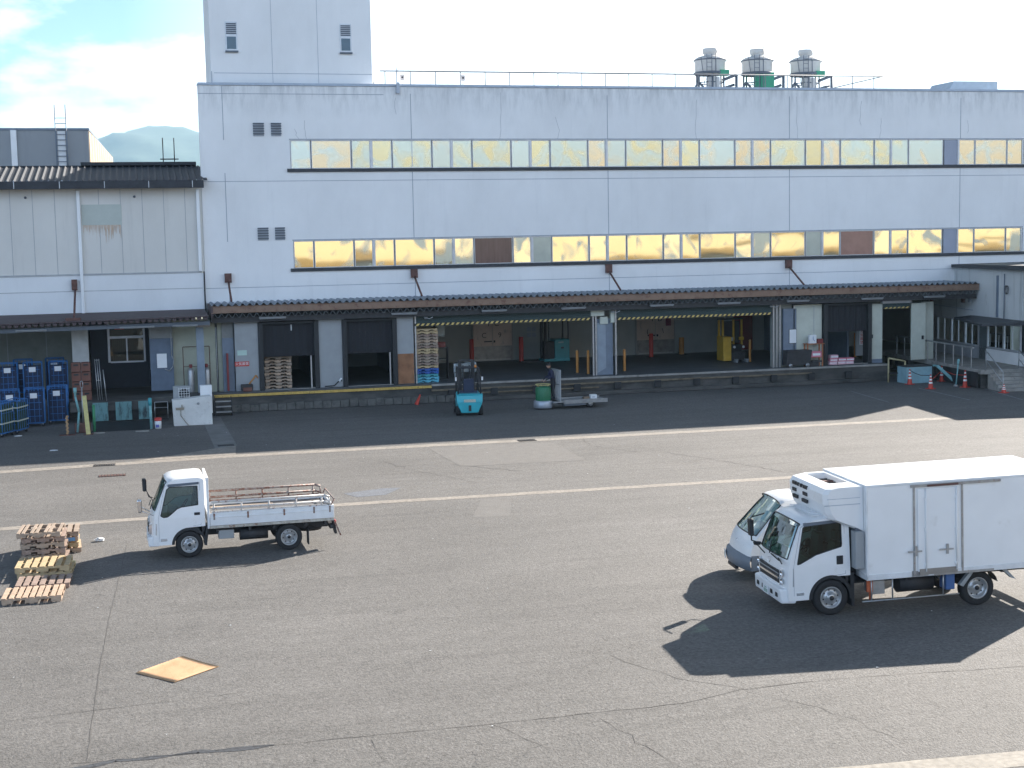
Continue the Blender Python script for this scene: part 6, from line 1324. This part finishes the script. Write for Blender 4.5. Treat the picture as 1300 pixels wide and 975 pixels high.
MB().lathe([(.0, .06), (.42, .06), (.44, .10), (.44, .36), (.40, .40), (0, .40)], (0, 0, 0), 'z', 28, a0=pi*.5, a1=pi*1.75).obj('bumper', mat('silver_bumper', (.40, .44, .50), .4, .4), CT)
MB().box(.30, 2.92, -.55, .55, .30, .36).box(.8, 2.92, -.57, -.53, .24, .42).box(.8, 2.92, .53, .57, .24, .42).obj('deck', mat('worn_steel_deck', (.30, .31, .32), .5, .5, var=.2, scale=5), CT)
MB().box(.85, 1.9, -.5, .5, .14, .30).obj('battery_case', M_grey, CT)
MB().lathe([(0, -.05), (.16, -.05), (.16, .05), (0, .05)], (.0, 0, .16), 'y', 16).obj('wheel', M_tyre, CT)
for y in (-.42, .42):
    w_ = MB().lathe([(.11, -.07), (.19, -.08), (.20, 0), (.19, .08), (.11, .07)], (0, 0, 0), 'y', 20).obj('wheel', M_tyre, CT, loc=(2.12, y, .20)); MB().lathe([(0, -.06), (.11, -.07), (.11, .07), (0, .06)], (0, 0, 0), 'y', 16).obj('rim', M_rim, w_)
rk = MB()
for y in (-.52, -.26, 0, .26, .52): rk.box(.62, .68, y-.035, y+.035, .36, 1.80)
rk.box(.60, .66, -.54, .54, 1.74, 1.80).box(.60, .66, -.54, .54, 1.1, 1.15).box(.60, .66, -.54, .54, .40, .46); rk.obj('slatted_rack', M_panel, CT)
MB().box(.40, .60, -.3, .3, .36, .38).obj('foot_plate', M_black, CT)
tag(MB().box(-.15, .15, -.12, .12, 0, .19).box(-.08, .06, -.125, -.12, .06, .10, 1).obj('carton', [M_paper, M_joint], loc=(20.25, 62.45, .362), bevel=.006), 'small white carton on the rear of the platform cart', 'carton')
tag(MB().box(-.13, .13, -.10, .10, 0, .10).obj('carton', mat('brown_card', (.22, .16, .11), .8), loc=(19.93, 62.5, .362)), 'low brown carton beside the white one on the platform cart', 'carton')

def skin_body(name, joints, edges, m, parent=None, sub=1):
    me = bpy.data.meshes.new(name); me.from_pydata([j[:3] for j in joints], edges, []); o = bpy.data.objects.new(name, me); COL.objects.link(o)
    sk = o.modifiers.new('skin', 'SKIN'); 
    for i, j in enumerate(joints): me.skin_vertices[0].data[i].radius = (j[3], j[4] if len(j) > 4 else j[3]); me.skin_vertices[0].data[i].use_root = (i == 0)
    sb_ = o.modifiers.new('sub', 'SUBSURF'); sb_.levels = sub; sb_.render_levels = sub+1; me.materials.append(m)
    if parent: o.parent = parent
    return o
def ensure_skin(o):
    pass
PS = thing('person', 'person in a dark navy jacket standing behind the green drum of the platform cart', 'person', (18.33, 62.4, .38))
def skin_obj(name, joints, edges, m):
    me = bpy.data.meshes.new(name); me.from_pydata([j[:3] for j in joints], edges, [])
    o = bpy.data.objects.new(name, me); COL.objects.link(o)
    me.attributes
    md = o.modifiers.new('skin', 'SKIN')
    if not me.skin_vertices:
        bpy.context.view_layer.objects.active = o; o.select_set(True); bpy.ops.mesh.customdata_skin_add(); o.select_set(False)
    for i, j in enumerate(joints):
        me.skin_vertices[0].data[i].radius = (j[3], j[4] if len(j) > 4 else j[3]); me.skin_vertices[0].data[i].use_root = (i == 0)
    sb_ = o.modifiers.new('sub', 'SUBSURF'); sb_.levels = 2; sb_.render_levels = 2
    me.materials.append(m); o.parent = PS; return o
# joints facing -x (towards the drum), slightly bent forward
J = [(0, 0, .86, .13, .11), (-.03, 0, 1.05, .13, .11), (-.09, 0, 1.24, .15, .12), (-.13, 0, 1.36, .10, .08), (-.16, 0, 1.43, .052), (-.18, 0, 1.50, .055),
     (-.11, -.18, 1.34, .062), (-.12, -.25, 1.10, .048), (-.34, -.22, 1.00, .038), (-.42, -.20, .93, .026),
     (-.11, .18, 1.34, .062), (-.12, .25, 1.10, .048), (-.34, .22, 1.00, .038), (-.42, .20, .93, .026),
     (0, -.09, .80, .10), (-.04, -.11, .44, .068), (.02, -.11, .09, .045), (-.13, -.12, .035, .038),
     (0, .09, .80, .10), (-.02, .11, .44, .068), (.04, .11, .09, .045), (-.11, .12, .035, .038)]
E_ = [(0, 1), (1, 2), (2, 3), (3, 4), (4, 5), (3, 6), (6, 7), (7, 8), (8, 9), (3, 10), (10, 11), (11, 12), (12, 13), (0, 14), (14, 15), (15, 16), (16, 17), (0, 18), (18, 19), (19, 20), (20, 21)]
bo = skin_obj('body', J, E_, M_trous)
jk = [(0.01, 0, .80, .145, .125), (-.03, 0, 1.05, .145, .125), (-.09, 0, 1.25, .165, .135), (-.13, 0, 1.37, .115, .095),
      (-.11, -.18, 1.345, .075), (-.12, -.255, 1.10, .060), (-.33, -.225, 1.005, .048), (-.11, .18, 1.345, .075), (-.12, .255, 1.10, .060), (-.33, .225, 1.005, .048)]
skin_obj('jacket', jk, [(0, 1), (1, 2), (2, 3), (3, 4), (4, 5), (5, 6), (3, 7), (7, 8), (8, 9)], M_navy)
hd = MB(); n1, n2 = 16, 12
for j in range(n2+1):
    for i in range(n1):
        a, p = 2*pi*i/n1, pi*j/n2; x = .098*sin(p)*cos(a); y = .078*sin(p)*sin(a); z = .118*cos(p)
        if x < 0 and z < 0: x *= .92+.1*z/.118*-.0; y *= 1+.25*z/.118
        if abs(y) < .014 and x < -.07 and -.035 < z < .02: x -= .018
        hd.v.append((-.205+x, y, 1.585+z))
for j in range(n2):
    for i in range(n1): i2 = (i+1) % n1; hd.f.append((j*n1+i, j*n1+i2, (j+1)*n1+i2, (j+1)*n1+i)); hd.m.append(0); hd.sm.append(True)
for s_ in (-1, 1): hd.lathe([(0, -.01), (.022, -.005), (.016, .012), (0, .014)], (-.20, s_*.078, 1.585), 'y', 8)
hd.obj('head', M_skin, PS)
fe = MB()
for s_ in (-1, 1): fe.box(-.302, -.292, s_*.03-.011, s_*.03+.011, 1.592, 1.602)
fe.box(-.298, -.288, -.02, .02, 1.535, 1.541); fe.obj('eyes_and_mouth', M_hair, PS)
ha = MB()
for j in range(7):
    for i in range(n1):
        a, p = 2*pi*i/n1, pi*.52*j/6; ha.v.append((-.200+.108*sin(p)*cos(a), .088*sin(p)*sin(a), 1.598+.122*cos(p)))
for j in range(6):
    for i in range(n1): i2 = (i+1) % n1; ha.f.append((j*n1+i, j*n1+i2, (j+1)*n1+i2, (j+1)*n1+i)); ha.m.append(0); ha.sm.append(True)
ha.obj('hair', M_hair, PS)
for s_ in (-1, 1):
    hh = MB(); bx_, by_, bz_ = -.43, s_*.20, .925
    hh.hexa([(bx_-.05, by_-.04, bz_-.025), (bx_+.03, by_-.035, bz_-.012), (bx_+.03, by_+.035, bz_-.012), (bx_-.05, by_+.04, bz_-.025), (bx_-.05, by_-.04, bz_), (bx_+.03, by_-.03, bz_+.016), (bx_+.03, by_+.03, bz_+.016), (bx_-.05, by_+.04, bz_)])
    for k, l_ in enumerate((.060, .070, .066, .050)):
        y_ = by_-.03+.02*k; hh.path([(bx_-.045, y_, bz_-.012), (bx_-.045-l_*.55, y_, bz_-.022), (bx_-.045-l_*.6, y_, bz_-.022-l_*.5)], .0085, 6)
    hh.path([(bx_, by_-s_*.035, bz_-.005), (bx_-.03, by_-s_*.06, bz_-.02), (bx_-.05, by_-s_*.058, bz_-.045)], .010, 6); hh.obj('hand', M_skin, PS)

# ================================================================== CONES, RAIL AND RAMP AT THE RIGHT
def cone_thing(lab, loc, h=.70, group='striped road cones at the right corner', tilt=0):
    t = thing('road_cone', lab, 'cone', loc, group=group); t.rotation_euler = (tilt, 0, .3)
    MB().box(-.18, .18, -.18, .18, 0, .035).obj('base', M_cone, t, bevel=.01)
    def rr(z): return lerp(.125, .028, z/h)
    c = MB(); c.lathe([(rr(z*h/12), .035+z*h/12*.95) for z in range(13)]+[(0, .035+h*.95)], (0, 0, 0), 'z', 18); c.obj('cone_body', M_cone, t)
    for z0, z1 in ((.34, .46), (.56, .68), (.80, .90)): MB().lathe([(rr(z0*h)+.004, .035+z0*h*.95), (rr(z1*h)+.004, .035+z1*h*.95)], (0, 0, 0), 'z', 18).obj('reflective_band', M_refl, t)
    return t
cone_thing('striped red cone at the left front corner of the pale teal box', (37.95, 64.9, 0), .78)
cone_thing('striped red cone in front of the pale teal box, nearest of them', (37.75, 62.6, 0), .72)
cone_thing('striped red cone behind the leaning teal ramp rail', (40.2, 65.6, 0), .80)
cone_thing('tall striped red cone right of the slanted teal pole', (39.6, 62.5, 0), .86)
cone_thing('short white topped red cone at the foot of the steps', (39.85, 59.6, 0), .40)
t = thing('broken_cone', 'tilted red and white striped cone leaning on the dock face below the orange board', 'cone', (12.75, 66.45, .0)); t.rotation_euler = (0, R(24), .2)
MB().lathe([(.10, 0), (.03, .52), (0, .53)], (0, 0, 0), 'z', 14).obj('cone_body', M_cone, t)
for k in range(3): MB().lathe([(.085-.022*k, .10+.15*k), (.072-.022*k, .18+.15*k)], (0, 0, 0), 'z', 14).obj('reflective_band', M_refl, t)
t = thing('dock_box', 'pale teal painted box ramp standing before the narrow right opening', 'ramp box', (38.7, 65.6, 0))
MB().box(-.72, .72, -.35, .6, 0, .84).obj('box_body', mat('pale_blue_teal', (.26, .44, .50), .6, var=.15, scale=2, col2=(.35, .28, .15), thr=(.62, .75)), t, bevel=.01)
MB().box(-.74, .74, -.37, .62, .84, .88).obj('top_plate', M_chassis, t)
t = thing('ramp_rail', 'sloping pale teal steel channel beside the pale teal box', 'ramp rail', (39.75, 65.2, 0))
MB().hexa([(-.30, -.06, .84), (-.12, -.06, .84), (-.12, .06, .84), (-.30, .06, .84), (-.30, -.06, .92), (-.12, -.06, .92), (-.12, .06, .92), (-.30, .06, .92)]).hexa([(-.14, -.06, .82), (-.02, -.06, .90), (-.02, .06, .90), (-.14, .06, .82), (.42, -.9, .02), (.56, -.9, .08), (.56, -.78, .08), (.42, -.78, .02)]).obj('channel', M_tealp, t)
t = thing('steel_post', 'slanted pale teal pole with a round foot between two cones', 'post', (39.4, 63.0, 0)); t.rotation_euler = (0, R(6), 0)
MB().tube((0, 0, .06), (0, 0, 1.25), .035, 8).obj('post', M_tealp, t); MB().lathe([(0, 0), (.12, 0), (.10, .10), (0, .12)], (0, 0, 0), 'z', 14).obj('foot', M_steel, t); MB().tube((0, 0, 1.15), (0, 0, 1.38), .06, 8).obj('post_cap', M_tealp, t)
t = thing('guard_rail', 'worn yellow guard rail at the dock edge left of the pale teal box', 'guard rail', (37.95, 66.3, 0))
MB().path([(-.42, 0, .0), (-.42, 0, 1.25), (.42, -.2, 1.08), (.42, -.2, 0)], .045, 8).obj('rail', mat('cream_rail', (.40, .35, .20), .6, var=.2), t); MB().box(-.42, .42, -.2, .0, .45, .50).obj('cross_bar', M_chassis, t)
cb = MB(); P_ = [(37.95, 64.9, .72), (38.3, 64.2, .60), (38.7, 63.5, .50), (37.75, 62.6, .68)]
cb.path([(37.95, 64.9, .72), (37.9, 64.3, .62), (37.8, 63.6, .58), (37.75, 62.6, .66)], .016, 5); tag(cb.obj('barrier_chain', M_chassis), 'dark chain strung between the two left cones', 'chain')
cb = MB().path([(37.75, 62.6, .40), (38.6, 63.6, .48), (40.2, 65.6, .55)], .02, 5); tag(cb.obj('barrier_bar', M_cone), 'red and white bar between the front cone and the cone behind the rail', 'barrier bar')
cb = MB().path([(40.2, 65.6, .60), (39.9, 64.0, .50), (39.6, 62.5, .60)], .02, 5); tag(cb.obj('barrier_bar', M_cone), 'red bar between the cone behind the rail and the tall cone', 'barrier bar')

# ================================================================== THINGS STANDING ON THE DOCK
t = thing('control_cabinet', 'blue grey control cabinet with a white notice beside the shutter rails', 'cabinet', (32.65, 67.75, .9))
MB().box(-.38, .36, -.1, .1, .1, 3.0).obj('cabinet_body', M_panelb, t, bevel=.015); MB().box(-.05, .34, -.125, -.105, 1.22, 1.92).obj('notice', M_paper, t); MB().box(-.07, .36, -.12, -.103, 1.20, 1.94).obj('notice_frame', M_black, t)
t = thing('waste_bin', 'black wheeled bin in front of the blue grey cabinet', 'bin', (32.9, 67.35, .9))
MB().hexa([(-.72, -.25, .10), (.62, -.25, .10), (.62, .25, .10), (-.72, .25, .10), (-.68, -.28, .88), (.72, -.28, .88), (.72, .28, .88), (-.68, .28, .88)]).obj('bin_body', M_chassis, t, bevel=.03)
for x in (-.5, .45): MB().lathe([(0, -.04), (.10, -.04), (.10, .04), (0, .04)], (x, -.28, .10), 'y', 14).lathe([(0, -.05), (.05, -.05), (0, -.06)], (x, -.28, .10), 'y', 10).obj('castor', M_steel, t)
t = thing('work_table', 'small orange wooden table beside the dark bay', 'table', (33.85, 67.35, .9))
for x in (-.45, .38):
    for y in (-.18, .18): MB().box(x-.03, x+.03, y-.03, y+.03, 0, 1.15).obj('leg', mat('orange_wood', (.34, .13, .06), .7), t)
MB().box(-.42, .36, -.2, .2, .45, .49).obj('lower_shelf', mat('orange_wood', (.34, .13, .06), .7), t)
MB().box(-.52, .48, -.24, .24, 1.15, 1.19).obj('table_top', mat('orange_wood', (.34, .13, .06), .7), t)
t = thing('desk_fan', 'white box clock on the orange table', 'clock', (33.72, 67.3, 2.09)); MB().box(-.20, .20, -.10, .10, 0, .44).obj('case', M_paper, t, bevel=.02); MB().tube((0, -.11, .22), (.09, -.11, .12), .012, 5).tube((0, -.11, .22), (.0, -.11, .36), .012, 5).obj('clock_hands', mat('blue_hand', (.1, .2, .4), .5), t)
tag(MB().box(-.16, .16, -.12, .12, 0, .22).obj('tool_box', M_dred, loc=(34.15, 67.35, 2.09), bevel=.02), 'dark red tool box beside the white clock on the orange table', 'tool box')
t = thing('pink_carton', 'pink printed carton on the lower shelf of the orange table', 'carton', (33.88, 67.25, 1.39)); MB().box(-.30, .28, -.14, .14, 0, .30).obj('carton_body', M_pink, t, bevel=.01); MB().box(-.22, .2, -.146, -.142, .08, .20).obj('print', M_paper, t)
tag(MB().box(-.30, .3, -.2, .2, 0, .22).box(-.1, .5, -.25, .15, .22, .30).obj('rag_pile', M_chassis, loc=(33.75, 67.4, .9)), 'dark bundle on the floor under the orange table', 'bundle')
GPK = 'pink and white produce cartons in the dark bay'
spots = [(-.48, 0, 'bottom left'), (-.48, 1, 'second row left'), (-.48, 2, 'top left'), (0, 0, 'bottom middle'), (0, 1, 'upper middle'), (.46, 0, 'bottom right'), (.46, 1, 'top right')]
for dx, lv, nm in spots:
    t = thing('carton', 'pink and white carton in the dark bay, %s of the pile' % nm, 'carton', (35.45+dx+.03*lv, 67.55, .93+lv*.17), group=GPK)
    MB().box(-.22, .22, -.17, .17, 0, .16).obj('carton_body', M_pink if (lv+int(dx*10)) % 2 else mat('pale_pink', (.66, .42, .48), .7), t, bevel=.006); MB().box(-.2, .2, -.176, -.171, .04 if lv else .07, .10).obj('print_band', M_paper, t)
# stack behind pallet stack: dim shelf with bag
t = thing('tool_shelf', 'dim shelf with a hanging clear bag behind the tall pallet stack', 'shelf', (14.55, 69.2, .9))
MB().box(-.3, .35, -.2, .2, 0, .03).box(-.3, .35, -.2, .2, 1.0, 1.03).box(-.3, .35, -.2, .2, 1.55, 1.58).box(-.3, -.27, -.2, .2, 0, 2.7).box(.32, .35, -.2, .2, 0, 1.6).obj('shelf_frame', M_chassis, t)
MB().box(-.2, .25, -.15, .15, 1.58, 1.85).obj('folded_tarp', mat('dull_red_tarp', (.20, .06, .05), .8), t, bevel=.04); MB().box(-.2, .25, -.12, .12, 2.1, 2.75).obj('clear_bag', mat('milky_bag', (.30, .33, .31), .4), t, bevel=.08)

# ================================================================== ROOF EQUIPMENT
def cooling_tower(lab, loc, green):
    t = thing('cooling_tower', lab, 'cooling tower', loc, group='cooling towers on the warehouse roof')
    # z=0 is the roof
    MB().lathe([(.70, 2.38), (.88, 2.46), (.91, 2.52), (.92, 3.12), (.96, 3.17), (1.0, 3.24), (.92, 3.34), (.74, 3.44), (.50, 3.50), (.38, 3.54), (.36, 3.62), (.44, 3.66), (.45, 3.93), (.42, 3.95), (.36, 3.85), (0, 3.85)], (0, 0, 0), 'z', 28).obj('tower_shell', M_frp, t)
    MB().lathe([(.97, 3.20), (1.01, 3.22), (1.01, 3.26), (.97, 3.28)], (0, 0, 0), 'z', 28).lathe([(.93, 2.38), (1.0, 2.42), (1.0, 2.52), (.93, 2.54)], (0, 0, 0), 'z', 28).obj('flange_ring', M_grey, t)
    lg = MB()
    for a in range(6): lg.tube((.86*cos(a*1.047+.3), .86*sin(a*1.047+.3), -.2), (.86*cos(a*1.047+.3), .86*sin(a*1.047+.3), 2.42), .05, 6)
    [lg.path([(.86*cos(a*1.047+.3), .86*sin(a*1.047+.3), z_) for a in range(7)], .03, 5) for z_ in (1.2, 1.9)]; lg.tube((0, 0, -.2), (0, 0, 2.4), .14, 8); lg.obj('support_frame', M_frpg if green else M_grey, t)
    if not green: MB().box(.25, .85, -.95, -.6, 2.25, 2.6).obj('valve_block', mat('bright_green_housing', (.03, .28, .16), .5), t, bevel=.03)
    if green: MB().box(-.45, .75, -.85, -.45, 1.15, 2.5).obj('motor_housing', mat('bright_green_housing', (.03, .28, .16), .5), t, bevel=.04)
    else: MB().box(-.40, .3, -.8, -.3, 1.2, 2.2).obj('pump_housing', M_frp, t, bevel=.04)
    MB().path([(.5, -.7, 2.0), (1.3, -.75, 2.3), (1.38, -.75, 2.3), (1.38, -.75, -.1)], .09, 8).path([(.5, -.6, 1.5), (1.3, -.6, 1.75)], .08, 8).path([(-.7, -.6, 1.6), (-1.0, -.6, 1.9), (-1.25, -.6, 1.5), (-1.3, -.6, -.1)], .07, 8).obj('pipework', M_grey, t)
    ld = MB()
    for x in (-.62, -.30): ld.tube((x, -.98, .2), (x, -.98, 3.5), .022, 5)
    for k in range(11): ld.tube((-.62, -.98, .5+.28*k), (-.30, -.98, .5+.28*k), .014, 5)
    ld.tube((-.05, -1.0, .2), (-.05, -1.0, 4.0 if green else 3.6), .025, 6).tube((-.75, -.95, 1.7), (-.80, -.5, 3.4), .02, 5); ld.obj('ladder', M_grey, t); return t
cooling_tower('left cooling tower of three on the roof, with a bare pale frame', (34.30, 82.0, 15.0), False)
cooling_tower('middle cooling tower of three on the roof, with a bright green housing', (37.38, 82.0, 15.0), True)
cooling_tower('right cooling tower of three on the roof, above a dark frame and thick elbow pipes', (40.60, 82.0, 15.0), False)
t = thing('roof_railing', 'thin steel railing running along the warehouse roof edge', 'railing', (12.4, 72, 14.9))
M_rail = mat('dull_rail_steel', (.16, .17, .19), .6, .2); MB().path([(0, 0, 1.32), (27.9, 0, 1.33)], .034, 6).obj('top_rail', M_rail, t)
for k in range(22): MB().tube((.25+1.29*k, 0, 0), (.25+1.29*k, 0, 1.32), .024, 5).obj('post', M_rail, t)
MB().tube((27.9, 0, 1.33), (23.4, 0, .35), .028, 5).obj('brace', M_rail, t)
for x, lab in ((13.5, 'small beige lamp box fixed to the roof railing near the tower'), (16.62, 'second beige lamp box on the roof railing, farther from the tower')):
    t = thing('roof_lamp', lab, 'lamp', (x, 71.9, 15.9)); MB().box(-.11, .11, -.06, .06, -.14, .14).obj('housing', mat('beige_lamp', (.55, .5, .48), .5), t, bevel=.02); MB().lathe([(0, -.01), (.05, -.01), (0, -.02)], (0, -.06, 0), 'y', 10).obj('lens', M_chassis, t); MB().tube((0, .02, -1.0), (0, .02, -.14), .015, 5).obj('stem', M_steel, t)
t = thing('lightning_mast', 'short steel mast with bracket on the parapet right of the roof tower', 'mast', (12.85, 69.85, 14.8)); MB().path([(0, 0, .15), (0, 0, 1.1), (.03, 0, 1.35)], .025, 6).obj('mast_pole', M_joint, t); MB().box(-.03, .12, -.06, .10, .1, .62).obj('bracket', M_coping, t)
t = thing('roof_vent', 'small mushroom vent on the roof beside the tower wall', 'vent', (12.05, 72.0, 14.9)); MB().lathe([(.09, 0), (.09, .6), (.18, .62), (.05, .80), (0, .82)], (0, 0, 0), 'z', 14).obj('vent_cap', M_steel, t)
tag(MB().hexa([(-2, 0, 0), (.6, 0, 0), (.6, 1, 0), (-2, 1, 0), (-1.8, 0, .22), (.5, 0, .22), (.5, 1, .22), (-1.8, 1, .22)]).obj('roof_duct', M_panelb, loc=(40.6, 71.5, 15.2)), 'low dark duct cover on the roof near the end of the railing', 'duct')

# ================================================================== AIR
hz = MB().box(-9600, 9600, -3600, 9800, -1.2, 620)
hm = bpy.data.materials.new('haze'); hm.use_nodes = True; hn = hm.node_tree; hn.nodes.clear()
ho = hn.nodes.new('ShaderNodeOutputMaterial'); pv = hn.nodes.new('ShaderNodeVolumePrincipled')
pv.inputs['Color'].default_value = (.50, .78, 1, 1); pv.inputs['Density'].default_value = 1.05e-4; pv.inputs['Anisotropy'].default_value = .2
hn.links.new(pv.outputs[0], ho.inputs['Volume'])
ho_ = hz.obj('haze', hm); ho_['kind'] = 'stuff'
